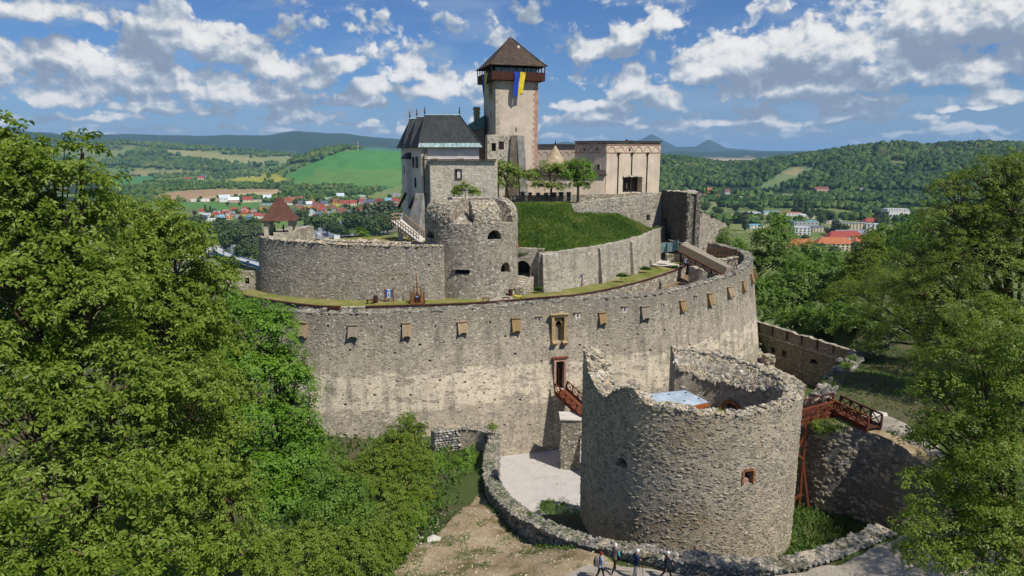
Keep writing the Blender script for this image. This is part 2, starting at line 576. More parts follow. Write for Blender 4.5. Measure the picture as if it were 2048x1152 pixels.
# curved walls
class Curve:
    """a wall line in plan, drawn from left to right as seen from outside; normal points outward"""
    def __init__(s, pts, smooth=True, step=.6):
        P = np.array([(p[0], p[1]) for p in pts], float)
        Z = np.array([p[2] if len(p) > 2 else 0.0 for p in pts], float)
        if smooth:
            out, oz = [], []
            n = len(P)
            for i in range(n - 1):
                p0, p1, p2, p3 = P[max(i - 1, 0)], P[i], P[i + 1], P[min(i + 2, n - 1)]
                k = max(2, int(np.linalg.norm(p2 - p1) / step))
                for j in range(k):
                    t = j / k
                    out.append(.5 * ((2 * p1) + (-p0 + p2) * t + (2 * p0 - 5 * p1 + 4 * p2 - p3) * t * t + (-p0 + 3 * p1 - 3 * p2 + p3) * t ** 3))
                    oz.append(Z[i] + (Z[i + 1] - Z[i]) * t)
            out.append(P[-1]); oz.append(Z[-1])
            P, Z = np.array(out), np.array(oz)
        d = np.linalg.norm(np.diff(P, axis=0), axis=1)
        s.P, s.Z = P, Z
        s.S = np.concatenate([[0], np.cumsum(d)])
        s.L = s.S[-1]
        t = np.gradient(P, axis=0) if smooth else None
        if smooth:
            t /= np.linalg.norm(t, axis=1)[:, None]
            s.N = np.stack([t[:, 1], -t[:, 0]], 1)
        else:
            tt = np.diff(P, axis=0) / d[:, None]
            s.NS = np.stack([tt[:, 1], -tt[:, 0]], 1)
            s.N = None

    def pos(s, q): return np.stack([np.interp(q, s.S, s.P[:, 0]), np.interp(q, s.S, s.P[:, 1])], -1)
    def z(s, q): return np.interp(q, s.S, s.Z)

    def nrm(s, q):
        q = np.asarray(q, float)
        if s.N is not None:
            n = np.stack([np.interp(q, s.S, s.N[:, 0]), np.interp(q, s.S, s.N[:, 1])], -1)
            return n / np.linalg.norm(n, axis=-1, keepdims=True)
        i = np.clip(np.searchsorted(s.S, q, 'right') - 1, 0, len(s.NS) - 1)
        return s.NS[i]

    def surf(s, q, z, d=0.0, batter=0.0, ztop=0.0):
        """point at length q, height z, depth d behind the face"""
        q, z = np.asarray(q, float), np.asarray(z, float)
        p = s.pos(q) + s.nrm(q) * (batter * (ztop - z) - d)[..., None]
        return np.concatenate([p, z[..., None]], -1)

    def find(s, px, py, z0, z1, batter=0.0, ztop=0.0):
        """(length, height) of the wall point seen at a photo pixel"""
        q = np.linspace(0, s.L, 1100)[None, :]
        z = np.linspace(z0, z1, 260)[:, None]
        q, z = np.broadcast_arrays(q, z)
        P = s.surf(q, z, np.zeros_like(z), batter, ztop)
        u, v = proj(P)
        n = s.nrm(q)
        away = (n[..., 0] * P[..., 0] + n[..., 1] * P[..., 1]) > 0      # faces one cannot see from here
        k = np.argmin((u - px) ** 2 + (v - py) ** 2 + 1e-3 * P[..., 1] + 1e4 * away)
        return float(q.flat[k]), float(z.flat[k])


def edges(a, b, step, extra):
    x = np.array([v for v in extra if a < v < b])
    e = [y for y in np.linspace(a, b, max(2, int((b - a) / step) + 1)) if y in (a, b) or not len(x) or np.min(np.abs(x - y)) > step * .25]
    return np.array(sorted(set(round(float(v), 4) for v in list(e) + list(x))))


def wall(name, parent, cv, z0, ztop, mat, thick=1.2, batter=0.0, ops=(), step=1.0, zstep=2.0, dark=None, topz=None, rough_top=0.0,
         back=True, mtop=None, seed=1, kind=None, frame=None):
    """masonry wall along a curve, with recessed openings ops = (s0, s1, z0, z1, depth, arched)"""
    rng = np.random.default_rng(seed)
    se = edges(0, cv.L, step, [x for o in ops for x in o[:2]] + (list(cv.S) if cv.N is None else []))
    ze = edges(z0, ztop, zstep, [x for o in ops for x in o[2:4]])
    ns, nz = len(se), len(ze)
    tz = topz if topz is not None else (lambda q: np.full_like(q, ztop))
    jag = rng.normal(0, 1, ns) * rough_top
    zt = tz(se) + jag
    Q, Zz = np.meshgrid(se, ze)
    Zr = Zz.copy()
    Zr[-1] = zt                              # only the uppermost row follows an uneven wall head
    Zr[:-1] = np.minimum(Zr[:-1], (zt - .05)[None, :])
    if cv.N is None:                         # sharp plan: build segment by segment
        Pm = np.concatenate([cv.pos(Q), Zr[..., None]], -1)
    else:
        Pm = cv.surf(Q, Zr, np.zeros_like(Zr), batter, ztop)
    V = [tuple(p) for p in Pm.reshape(-1, 3)]
    Fq, Fm = [], []

    def inside(i, j):
        q, z = (se[i] + se[i + 1]) / 2, (ze[j] + ze[j + 1]) / 2
        for o in ops:
            if o[0] - 1e-3 < q < o[1] + 1e-3 and o[2] - 1e-3 < z < o[3] + 1e-3: return True
        return False
    for j in range(nz - 1):
        for i in range(ns - 1):
            if inside(i, j): continue
            a = j * ns + i
            Fq.append((a, a + 1, a + ns + 1, a + ns)); Fm.append(0)
    # reveals, backs and arch spandrels
    for o in ops:
        s0, s1, a0, a1, dep = o[:5]
        arched = len(o) > 5 and o[5]
        qs = [s0, s1]
        c = []
        for q, z, d in ((s0, a0, 0), (s1, a0, 0), (s1, a1, 0), (s0, a1, 0), (s0, a0, dep), (s1, a0, dep), (s1, a1, dep), (s0, a1, dep)):
            qm = min(max(q, s0 + 1e-3), s1 - 1e-3)
            n = cv.nrm((s0 + s1) / 2)
            p = cv.pos(q) + n * (batter * (ztop - z) - d)
            c.append((float(p[0]), float(p[1]), z))
        k = len(V); V += c
        Fq += [(k, k + 4, k + 7, k + 3), (k + 1, k + 2, k + 6, k + 5), (k + 3, k + 7, k + 6, k + 2), (k, k + 1, k + 5, k + 4)]
        Fm += [0, 0, 0, 0]
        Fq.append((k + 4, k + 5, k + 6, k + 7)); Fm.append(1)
        if arched:
            r = (s1 - s0) / 2
            rise = min(r, a1 - a0)
            m = 9
            n = cv.nrm((s0 + s1) / 2)
            for side in range(m - 1):
                t0, t1 = PI - PI * side / (m - 1), PI - PI * (side + 1) / (m - 1)
                quad = []
                for t, top in ((t0, 0), (t1, 0), (t1, 1), (t0, 1)):
                    q = (s0 + s1) / 2 + r * math.cos(t)
                    z = a1 if top else a1 - rise + rise * math.sin(t)
                    p = cv.pos(q) + n * (batter * (ztop - z) - .02)
                    quad.append((float(p[0]), float(p[1]), z))
                k = len(V); V += quad
                Fq.append((k, k + 1, k + 2, k + 3)); Fm.append(0)
                # soffit of the arch
                q2 = [quad[0], quad[1], tuple(np.array(quad[1]) - np.append(n, 0) * dep * .98), tuple(np.array(quad[0]) - np.append(n, 0) * dep * .98)]
                k = len(V); V += q2
                Fq.append((k, k + 1, k + 2, k + 3)); Fm.append(0)
    # wall head and back
    top = [(nz - 1) * ns + i for i in range(ns)]
    pin = np.concatenate([cv.pos(se) - cv.nrm(se) * thick, (zt + rng.normal(0, 1, ns) * rough_top)[:, None]], -1)
    k = len(V); V += [tuple(p) for p in pin]
    for i in range(ns - 1):
        Fq.append((top[i], top[i + 1], k + i + 1, k + i)); Fm.append(2)
    if back:
        k2 = len(V); V += [(p[0], p[1], z0) for p in pin]
        for i in range(ns - 1):
            Fq.append((k + i, k + i + 1, k2 + i + 1, k2 + i)); Fm.append(0)
        for i, rev in ((0, 0), (ns - 1, 1)):
            col = [j * ns + i for j in range(nz)]
            poly = col + [k + i, k2 + i]
            bmf = tuple(poly if not rev else poly[::-1])
            Fends.append(bmf)
    o = org(parent) if parent is not None else Vector((0, 0, 0))
    me = bpy.data.meshes.new(name)
    ends = list(Fends); Fends.clear()
    me.from_pydata([(x - o.x, y - o.y, z - o.z) for x, y, z in V], [], Fq + ends)
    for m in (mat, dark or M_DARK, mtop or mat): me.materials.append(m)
    me.polygons.foreach_set('material_index', Fm + [0] * len(ends))
    me.update()
    return link(name, me, parent, kind=kind)


Fends = []

# stones: jittered icosahedra, shared between all loose and bedded stones
PHI = (1 + 5 ** .5) / 2
ICO_V = np.array([(-1, PHI, 0), (1, PHI, 0), (-1, -PHI, 0), (1, -PHI, 0), (0, -1, PHI), (0, 1, PHI), (0, -1, -PHI), (0, 1, -PHI),
                  (PHI, 0, -1), (PHI, 0, 1), (-PHI, 0, -1), (-PHI, 0, 1)]) / math.sqrt(1 + PHI * PHI)
ICO_F = np.array([(0, 11, 5), (0, 5, 1), (0, 1, 7), (0, 7, 10), (0, 10, 11), (1, 5, 9), (5, 11, 4), (11, 10, 2), (10, 7, 6), (7, 1, 8),
                  (3, 9, 4), (3, 4, 2), (3, 2, 6), (3, 6, 8), (3, 8, 9), (4, 9, 5), (2, 4, 11), (6, 2, 10), (8, 6, 7), (9, 8, 1)], np.int32)
_r = np.random.default_rng(5)
STONE_V = [np.clip(ICO_V * (1 + _r.normal(0, .16, (12, 1))) + _r.normal(0, .09, (12, 3)), -.82, .82) / .82 for _ in range(10)]


def frames(N, rng, roll=.3, up=(0, 0, 1)):
    N = N / np.linalg.norm(N, axis=1)[:, None]
    U = np.tile(np.array(up, float), (len(N), 1))
    bad = np.abs((N * U).sum(1)) > .95
    U[bad] = (0, 1, 0)
    X = np.cross(U, N); X /= np.linalg.norm(X, axis=1)[:, None]
    Z = np.cross(N, X)
    a = rng.normal(0, roll, len(N))[:, None]
    X, Z = X * np.cos(a) + Z * np.sin(a), Z * np.cos(a) - X * np.sin(a)
    return np.stack([X, N, Z], 2)            # columns: along, out, up


def stones_mesh(name, P, N, size, mat, rng, parent=None, kind='stuff', roll=.3):
    """many stones in one mesh; size = (along, out, up) half sizes per stone"""
    R = frames(N, rng, roll)
    T = np.stack(STONE_V)[rng.integers(0, len(STONE_V), len(P))]
    V = np.einsum('nij,nkj->nki', R, T * size[:, None, :]) + P[:, None, :]
    Fc = ICO_F[None] + (np.arange(len(P)) * 12)[:, None, None]
    o = org(parent) if parent is not None else Vector((0, 0, 0))
    me = mesh_np(name, V.reshape(-1, 3) - np.array(o), Fc.reshape(-1, 3), mat, smooth=False)
    return link(name, me, parent, kind=kind)


STONE_ME = {}


def stone_parts(P, N, size, mat, rng, parent, name='stone', roll=.3):
    """stones one can pick out singly: an object each, mesh data shared"""
    if mat.name not in STONE_ME:
        STONE_ME[mat.name] = [mesh_np('stone', v, ICO_F, mat) for v in STONE_V]
    R = frames(N, rng, roll)
    o = org(parent)
    for k in range(len(P)):
        ob = bpy.data.objects.new(name, STONE_ME[mat.name][int(rng.integers(0, 10))])
        COL.objects.link(ob)
        ob.parent = parent
        M = Matrix(R[k].tolist()).to_4x4() @ Matrix.Diagonal((*size[k].tolist(), 1))
        M.translation = Vector(P[k].tolist()) - o
        ob.matrix_basis = M


def free_of(q, z, ops, m=.25):
    ok = np.ones(len(q), bool)
    for o in ops:
        ok &= ~((q > o[0] - m) & (q < o[1] + m) & (z > o[2] - m) & (z < o[3] + m))
    return ok

# the materials of this place
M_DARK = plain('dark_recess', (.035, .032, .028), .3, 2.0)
M_WALL = rubble('curtain_wall_stone', [(.22, .20, .165), (.30, .27, .215), (.38, .335, .26), (.27, .25, .205), (.42, .37, .29), (.33, .28, .21)],
                (.50, .43, .325), 3.5, dark=((.135, .122, .098), .66), patch=((.76, .655, .49), 5.0, 10.0), tan=((.50, .40, .265), .4),
                pale=((.52, .47, .385), .92), tops=(12.0, 16.6, .72, (.175, .162, .132)), streak=.6)
M_TERR = rubble('terrace_wall_stone', [(.15, .14, .12), (.25, .23, .18), (.34, .30, .23), (.20, .19, .16), (.42, .38, .31)],
                (.31, .275, .21), 2.6, dark=((.10, .095, .085), .5), tan=((.33, .26, .165), .35), pale=((.56, .53, .46), .80))
M_BAST = rubble('bastion_stone', [(.11, .105, .09), (.19, .17, .14), (.26, .23, .18), (.15, .145, .125), (.30, .27, .22)],
                (.40, .35, .27), 3.0, dark=((.13, .122, .10), .58), tan=((.29, .22, .13), .5), pale=((.56, .53, .46), .84), bstr=1.0)
M_DWALL = rubble('ward_wall_stone', [(.19, .175, .14), (.27, .245, .195), (.34, .30, .235), (.23, .21, .17)],
                 (.43, .375, .29), 3.3, dark=((.17, .16, .135), .55), tan=((.31, .235, .14), .55), pale=((.55, .52, .45), .88), streak=.6,
                 tops=(21.0, 25.0, .5, (.12, .115, .105)))
M_RET = rubble('retaining_wall_stone', [(.16, .15, .13), (.24, .225, .18), (.32, .29, .23), (.20, .19, .16)],
               (.49, .435, .345), 3.0, dark=((.2, .188, .158), .6), tan=((.36, .30, .21), .4), pale=((.52, .5, .44), .9), streak=.8)
M_RTOW = rubble('gun_tower_stone', [(.14, .13, .115), (.22, .20, .16), (.29, .255, .195), (.18, .165, .14), (.34, .29, .22)],
                (.52, .44, .32), 3.6, dark=((.24, .215, .17), .4), tan=((.33, .235, .13), .5), pale=((.46, .43, .36), .9), bstr=1.0)
M_DRY = rubble('dry_rubble', [(.16, .155, .145), (.28, .26, .22), (.36, .32, .25), (.21, .2, .18), (.42, .38, .31)],
               (.43, .37, .275), 3.6, dark=((.15, .14, .12), .4), pale=((.56, .53, .46), .82), bstr=1.0)
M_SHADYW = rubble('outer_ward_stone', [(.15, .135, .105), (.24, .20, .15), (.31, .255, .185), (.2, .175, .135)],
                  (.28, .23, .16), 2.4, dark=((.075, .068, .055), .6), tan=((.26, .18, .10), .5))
M_ROUGH = rubble('rough_render', [(.56, .50, .39), (.66, .60, .48), (.48, .43, .34), (.7, .65, .55)],
                 (.66, .595, .475), 2.3, dark=((.34, .315, .27), .45), tan=((.42, .33, .21), .35), bstr=1.2)
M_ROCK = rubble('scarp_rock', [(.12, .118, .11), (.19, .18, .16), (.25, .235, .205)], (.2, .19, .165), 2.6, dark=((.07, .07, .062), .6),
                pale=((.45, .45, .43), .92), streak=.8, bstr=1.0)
M_STONES = stonemat('bedded_stone', [(.19, .175, .145), (.27, .24, .185), (.35, .305, .23), (.23, .21, .17), (.41, .355, .27), (.30, .265, .205), (.46, .41, .325)])
M_DSTONES = stonemat('dark_bedded_stone', [(.18, .168, .14), (.28, .25, .2), (.39, .335, .245), (.23, .21, .172), (.46, .395, .29), (.33, .29, .22)])
M_PSTONES = stonemat('pale_rubble_stone', [(.40, .345, .25), (.48, .42, .32), (.30, .26, .19), (.13, .125, .12), (.54, .49, .39), (.44, .35, .22), (.22, .195, .16)])
M_MOSSY = stonemat('mossy_stone', [(.16, .155, .14), (.24, .225, .185), (.32, .29, .23), (.12, .12, .11), (.38, .345, .28)], .6)
M_TOWER = plain('pale_tower_render', (.58, .49, .385), .12, .8, .9, streak=.22, col2=(.49, .405, .31))
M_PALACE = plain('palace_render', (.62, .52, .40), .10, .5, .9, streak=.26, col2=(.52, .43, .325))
M_PALACE2 = plain('shaded_palace_render', (.46, .40, .33), .12, .5, .9, streak=.12)  # darker copy of the palace render, shade of the rear wing mixed in
M_WHITE = plain('white_render', (.64, .585, .52), .10, .7, .9, streak=.08)
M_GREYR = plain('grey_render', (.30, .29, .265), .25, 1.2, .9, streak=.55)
M_PINK = plain('pink_stone', (.50, .30, .225), .25, 2.0)
M_SAND = plain('sandstone', (.46, .335, .165), .25, 2.5, bstr=.3)
M_BRICK = plain('old_brick', (.36, .155, .075), .35, 5.0, bstr=.4)
M_SLATE = None


def roofmat(name, cols, vscale, rough=.75, spec=.3, lich=None):
    """slates or shingles: courses by height, joints staggered"""
    def fn(nt, p):
        P = pos(nt)
        s = nd(nt, 'SeparateXYZ', {0: P})
        row = mth(nt, 'FLOOR', mth(nt, 'MULTIPLY', s.outputs[2], vscale))
        fr = mth(nt, 'FRACT', mth(nt, 'MULTIPLY', s.outputs[2], vscale))
        u = mth(nt, 'MULTIPLY_ADD', mth(nt, 'ADD', s.outputs[0], mth(nt, 'MULTIPLY', s.outputs[1], .73)), vscale * .9, mth(nt, 'MULTIPLY', row, .5))
        cell = nd(nt, 'CombineXYZ', {0: mth(nt, 'FLOOR', u), 1: row, 2: 0.0}).outputs[0]
        r = nd(nt, 'TexWhiteNoise', {'Vector': cell}, noise_dimensions='3D').outputs[0]
        c = ramp(nt, r, [(i / (len(cols) - 1), cc) for i, cc in enumerate(cols)])
        n = noise(nt, P, .9, 5.0)
        c = mixc(nt, mapr(nt, n, .45, .68, 0, .45), c, lich or tuple(x * .5 for x in cols[0]))
        st = noise(nt, vmth(nt, 'MULTIPLY', P, (1.5, 1.5, .12)), 1.0, 4.0)
        c = mixc(nt, mapr(nt, st, .5, .72, 0, .35), c, tuple(min(1, x * 1.9) for x in cols[-1]))
        setc(nt, p, c)
        h = mth(nt, 'ADD', mth(nt, 'MULTIPLY', fr, -.7), mth(nt, 'MULTIPLY', r, .5))
        bump(nt, p, h, .6, .05)
    return material(name, fn, rough, spec)


M_SLATE = roofmat('slate', [(.028, .033, .034), (.044, .050, .051), (.036, .041, .042)], 3.4, .7, .2)
M_SHINGLE = roofmat('dark_shingle', [(.038, .027, .022), (.062, .044, .036), (.05, .036, .029)], 3.4, .85, .2, (.13, .10, .055))
M_TILE = roofmat('brown_tile', [(.095, .042, .028), (.13, .058, .038), (.08, .036, .026)], 5.0, .8, .2)
M_CONE = roofmat('pale_shingle', [(.42, .33, .22), (.36, .28, .18), (.47, .38, .27)], 4.0, .85, .2)
M_COPPER = plain('green_copper', (.09, .21, .165), .3, 1.5, .6)
M_PATINA = plain('pale_copper', (.36, .46, .44), .5, 3.5, .6, col2=(.13, .19, .19))
M_BROWNWOOD = wood('dark_brown_wood', (.095, .034, .022))
M_REDWOOD = wood('red_brown_wood', (.21, .062, .028))
M_OLDWOOD = wood('weathered_wood', (.42, .31, .19), (5, 5, .6), .35)
M_GREYWOOD = wood('greyed_wood', (.34, .29, .22), (5, 5, .6), .4)
M_HOODWOOD = wood('ochre_wood', (.36, .245, .115), (5, 5, .6), .4)
M_ORANGE = wood('orange_timber', (.42, .13, .035), (3, 3, 3), .25)
M_TIMBER = wood('trebuchet_timber', (.30, .125, .042))
M_BLACKW = plain('charred_wood', (.022, .019, .017), .4, 2.0)
M_IRON = plain('black_iron', (.025, .025, .025), .3, 3.0, .6, .4)
M_RUST = plain('rusty_steel', (.17, .062, .03), .4, 3.0, .8)
M_PIPE = plain('brown_pipe', (.055, .042, .036), .3, 2.0, .6)
M_GLASS = material('window_glass', lambda nt, p: p.inputs['Base Color'].__setattr__('default_value', (.018, .02, .024, 1)), .12, .6)
M_PANE = material('gallery_glass', lambda nt, p: p.inputs['Base Color'].__setattr__('default_value', (.16, .22, .24, 1)), .15, .7)
M_BLUEROOF = plain('blue_sheet_metal', (.42, .49, .56), .15, 1.0, .5, .4, bstr=.02)
M_CREAMSTONE = plain('cream_ashlar', (.50, .44, .34), .25, 1.8, bstr=.4)
M_CONC = plain('pale_concrete', (.55, .51, .45), .12, 1.2)
M_PAVE = ground('pale_gravel', [(0, (.40, .37, .345)), (.5, (.47, .44, .41)), (1, (.52, .49, .46))], 1.2, .3, .03, 14.0)
M_DIRT = ground('dry_earth', [(0, (.085, .09, .03)), (.22, (.15, .125, .055)), (.42, (.31, .235, .14)), (.7, (.41, .32, .205)), (1, (.49, .40, .275))], .42, .7, .06, 6.0)
M_PATH = ground('grey_path', [(0, (.23, .205, .165)), (.4, (.32, .28, .225)), (1, (.42, .37, .30))], .7, .4, .03, 12.0)
M_LAWN = ground('dry_lawn', [(0, (.10, .15, .030)), (.35, (.17, .185, .045)), (.6, (.24, .21, .075)), (1, (.32, .26, .135))], .45, .5, .05, 7.0)
M_GRASS = ground('rich_grass', [(0, (.035, .06, .012)), (.5, (.06, .105, .018)), (.8, (.10, .145, .026)), (1, (.19, .16, .07))], .5, .9, .12, 4.0)
M_EARTH = ground('brown_earth', [(0, (.13, .085, .05)), (.5, (.22, .15, .09)), (1, (.34, .26, .17))], .5, .8, .1, 5.0)
M_GROUND = attrmat('ground_cover')
M_MOUND = leafmat('mound_blades', [(.025, .065, .008), (.05, .11, .013), (.085, .15, .018), (.14, .18, .03), (.30, .27, .11)], .3, nscale=.16, amp=1.7)
M_WATER = None


def water_fn(nt, p):
    P = pos(nt)
    n = noise(nt, vmth(nt, 'MULTIPLY', P, (.06, .02, 1)), 1.0, 4.0)
    setc(nt, p, mixc(nt, mapr(nt, n, .4, .6), (.20, .185, .155), (.26, .24, .20)))
    bump(nt, p, noise(nt, P, .5, 3.0), .08, .3)


M_WATER = material('river_water', water_fn, .18, .5)
M_LEAF_A = leafmat('horse_chestnut_leaves', [(0.0433, 0.0832, 0.0082), (0.1077, 0.1692, 0.0159), (0.1672, 0.2312, 0.0251), (0.2478, 0.3147, 0.0561), (0.354, 0.401, 0.1247)], .36)
M_LEAF_B = leafmat('maple_leaves', [(0.0504, 0.1121, 0.0089), (0.0953, 0.1906, 0.0157), (0.1457, 0.2634, 0.0201), (0.213, 0.3251, 0.0336)], .38)
M_LEAF_C = leafmat('bush_leaves', [(0.0602, 0.1091, 0.0115), (0.1278, 0.2003, 0.0229), (0.2029, 0.2647, 0.0372), (0.3289, 0.3289, 0.0704)], .36)
M_LEAF_D = leafmat('ash_leaves', [(0.0462, 0.0884, 0.0088), (0.0924, 0.1492, 0.0133), (0.1542, 0.2155, 0.0199), (0.2106, 0.2652, 0.0387), (0.2672, 0.2983, 0.0774)], .36)
M_LEAF_E = leafmat('slope_leaves', [(0.0378, 0.0878, 0.0135), (0.081, 0.1553, 0.0189), (0.135, 0.2228, 0.027), (0.2025, 0.27, 0.0432)], .34)
M_LEAF_F = leafmat('valley_leaves', [(.026, .055, .016), (.045, .08, .020), (.07, .108, .026), (.105, .135, .042)], .2, rough=.8)
M_LEAF_P = leafmat('poplar_leaves', [(.045, .07, .03), (.07, .10, .042), (.095, .125, .055), (.13, .155, .075)], .2, rough=.8)
M_FOREST = leafmat('forest_crowns', [(.020, .050, .014), (.036, .085, .016), (.06, .115, .018), (.10, .15, .026), (.15, .165, .045)], .1, rough=.9, nscale=.006, amp=1.5)
M_GRASSB = leafmat('grass_blades', [(.028, .068, .009), (.055, .115, .014), (.095, .16, .02), (.17, .20, .04)], .32)
M_BARK = wood('bark', (.12, .095, .07), (4, 4, .8), .5)
M_TWIG = wood('lichened_bark', (.16, .115, .07), (4, 4, .8), .55)

# the lie of the land
MOAT_TOP = [(868, 864, 5.2), (915, 858, 5.2), (975, 868, 5.3), (968, 915, 6.0), (972, 965, 7.5), (1008, 1012, 9.3), (1064, 1048, 10.6), (1150, 1083, 11.8),
            (1250, 1104, 12.6), (1400, 1128, 13.0), (1520, 1141, 13.0), (1600, 1136, 13.0), (1690, 1110, 13.1), (1790, 1066, 13.2)]
MOATC = [at(*p[:2], z=p[2]) for p in MOAT_TOP]
CURT = [at(410, 598, z=17.2), at(470, 612, z=17.2), at(560, 622, z=17.2), at(660, 627, z=17.2), at(800, 625, z=17.2), at(900, 620, z=17.2), at(1000, 612, z=17.2),
        at(1156, 600, z=17.4), at(1240, 595, z=17.4), at(1312, 589, z=17.5), at(1381, 574, z=17.7), at(1447, 556, z=18.0), at(1480, 543.5, z=18.3), at(1499, 530, z=18.6)]
CURT = [Vector((-40, 90, 17.2)), Vector((-38.5, 83.5, 17.2))] + CURT[1:]
BACKW = [Vector(p) for p in ((38.6, 107.6, 18.9), (39.5, 111.5, 19.2), (39.3, 114.5, 19.4), (38.0, 117.2, 19.6), (36.0, 121, 19.9), (31.5, 127, 20))]
MW = Curve([(p.x, p.y, p.z) for p in MOATC])
SCV = Curve([(23.8, 52.7, 14.5), (24.3, 51.1, 14.6), (25.7, 50.0, 14.6), (27.4, 49.1, 14.6), (28.5, 47.0, 14.4), (28.7, 45.0, 14.2), (28.2, 42.4, 13.8), (26.6, 40.0, 13.5), (23.9, 38.2, 13.3)])
_mi = MW.pos(np.linspace(7.5, MW.L, 40)) - MW.nrm(np.linspace(7.5, MW.L, 40)) * .7
_si = SCV.pos(np.linspace(SCV.L, 0, 30)) - SCV.nrm(np.linspace(SCV.L, 0, 30)) * 1.0
moat_poly = [tuple(p) for p in _mi.tolist()] + [tuple(p) for p in _si.tolist()] + [(24.6, 54.0), (26.2, 56.6), (30.0, 62.0), (34.6, 69.0), (43.0, 82.4), (51.3, 92.2), (57, 98.2)] + [(50, 112), (36, 112), (31, 98), (23, 91.5), (15, 86.5), (8, 83.0), (0, 81.2), (-9, 78.5), (-9.5, 71.5)]
ring_poly = [(p.x * .97, p.y + 4.0) for p in CURT] + [(p.x - 1, p.y) for p in BACKW] + [(25, 150), (-20, 160), (-42, 120)]


def inpoly(x, y, poly):
    r = np.zeros(np.shape(x), bool)
    n = len(poly)
    for i in range(n):
        x0, y0 = poly[i][0], poly[i][1]; x1, y1 = poly[(i + 1) % n][0], poly[(i + 1) % n][1]
        c = ((y0 > y) != (y1 > y)) & (x < (x1 - x0) * (y - y0) / ((y1 - y0) or 1e-9) + x0)
        r ^= c
    return r


def sstep(a, b, x):
    t = np.clip((x - a) / (b - a), 0, 1)
    return t * t * (3 - 2 * t)


_rn = np.random.default_rng(11)
_gr = _rn.random((256, 256))


def vnoise(x, y):
    xi, yi = np.floor(x).astype(int), np.floor(y).astype(int)
    fx, fy = x - xi, y - yi
    fx, fy = fx * fx * (3 - 2 * fx), fy * fy * (3 - 2 * fy)
    g = lambda i, j: _gr[i & 255, j & 255]
    return (g(xi, yi) * (1 - fx) + g(xi + 1, yi) * fx) * (1 - fy) + (g(xi, yi + 1) * (1 - fx) + g(xi + 1, yi + 1) * fx) * fy


def fbm(x, y, o=4):
    s, a, t = 0, .5, 0
    for k in range(o):
        s = s + a * vnoise(x * 2 ** k + 17 * k, y * 2 ** k + 5 * k); t += a; a *= .5
    return s / t


VAL = -64.5
NEAR = np.array([(5.5, 34.2, 12.3), (-4.5, 35.5, 11.3), (-3.4, 47, 8.2), (-6.5, 40, 9.4), (-4.2, 55, 6.2), (-16, 60, 3.0), (-32, 74, 2.0), (-13, 40, 6.5), (-25, 30, 4.2), (0, 22, 12.0), (-9, 48, 6.2),
                 (15, 29, 12.6), (21, 33, 13.0), (28, 36, 13.2), (30, 43, 14.0), (30, 49, 14.8), (33, 58, 14.4), (45, 80, 10.5), (60, 98, 7.5), (55, 60, 13.0),
                 (80, 80, 8.0), (45, 38, 13.0), (-45, 92, -3), (-8, 66, 3.6), (-12, 74, 2.2), (60, 130, 2.0), (-60, 60, -2), (90, 50, 8)], float)


def slope_py(py):
    v = (576 - np.asarray(py, float)) / F
    return (SP - v * CP) / (CP + v * SP)


RIDGES = [  # crest distance, start of the rise, profile in photo pixels, roughness
    (9500, 6200, [(-900, 262), (-100, 256), (160, 262), (330, 268), (420, 270), (470, 267), (530, 269), (600, 265), (700, 269), (800, 279), (950, 293), (1060, 298), (1300, 303), (3000, 303)], 7),
    (13500, 12000, [(700, 303), (1010, 294), (1090, 289), (1132, 281), (1180, 289), (1240, 285), (1280, 279), (1302, 267), (1328, 281), (1352, 293), (1388, 292), (1416, 276), (1452, 295), (1530, 302), (1620, 301), (1700, 303), (3000, 303)], 5),
    (6600, 4700, [(-900, 250), (-100, 252), (60, 254), (130, 260), (200, 273), (260, 287), (330, 300), (400, 305)], 6),
    (4600, 3000, [(-900, 300), (-100, 292), (60, 290), (150, 285), (240, 283), (330, 290), (430, 297), (500, 302), (560, 308), (620, 318), (680, 330), (760, 345)], 5),
    (2900, 1900, [(470, 372), (540, 342), (600, 320), (650, 304), (690, 299), (740, 301), (820, 305), (950, 313), (1020, 325), (1100, 345)], 2),
    (2500, 1450, [(1150, 345), (1260, 325), (1325, 316), (1380, 321), (1450, 331), (1500, 329), (1560, 320), (1620, 310), (1700, 298), (1800, 290), (1900, 286), (2048, 278), (2300, 262), (2800, 270)], 4)]


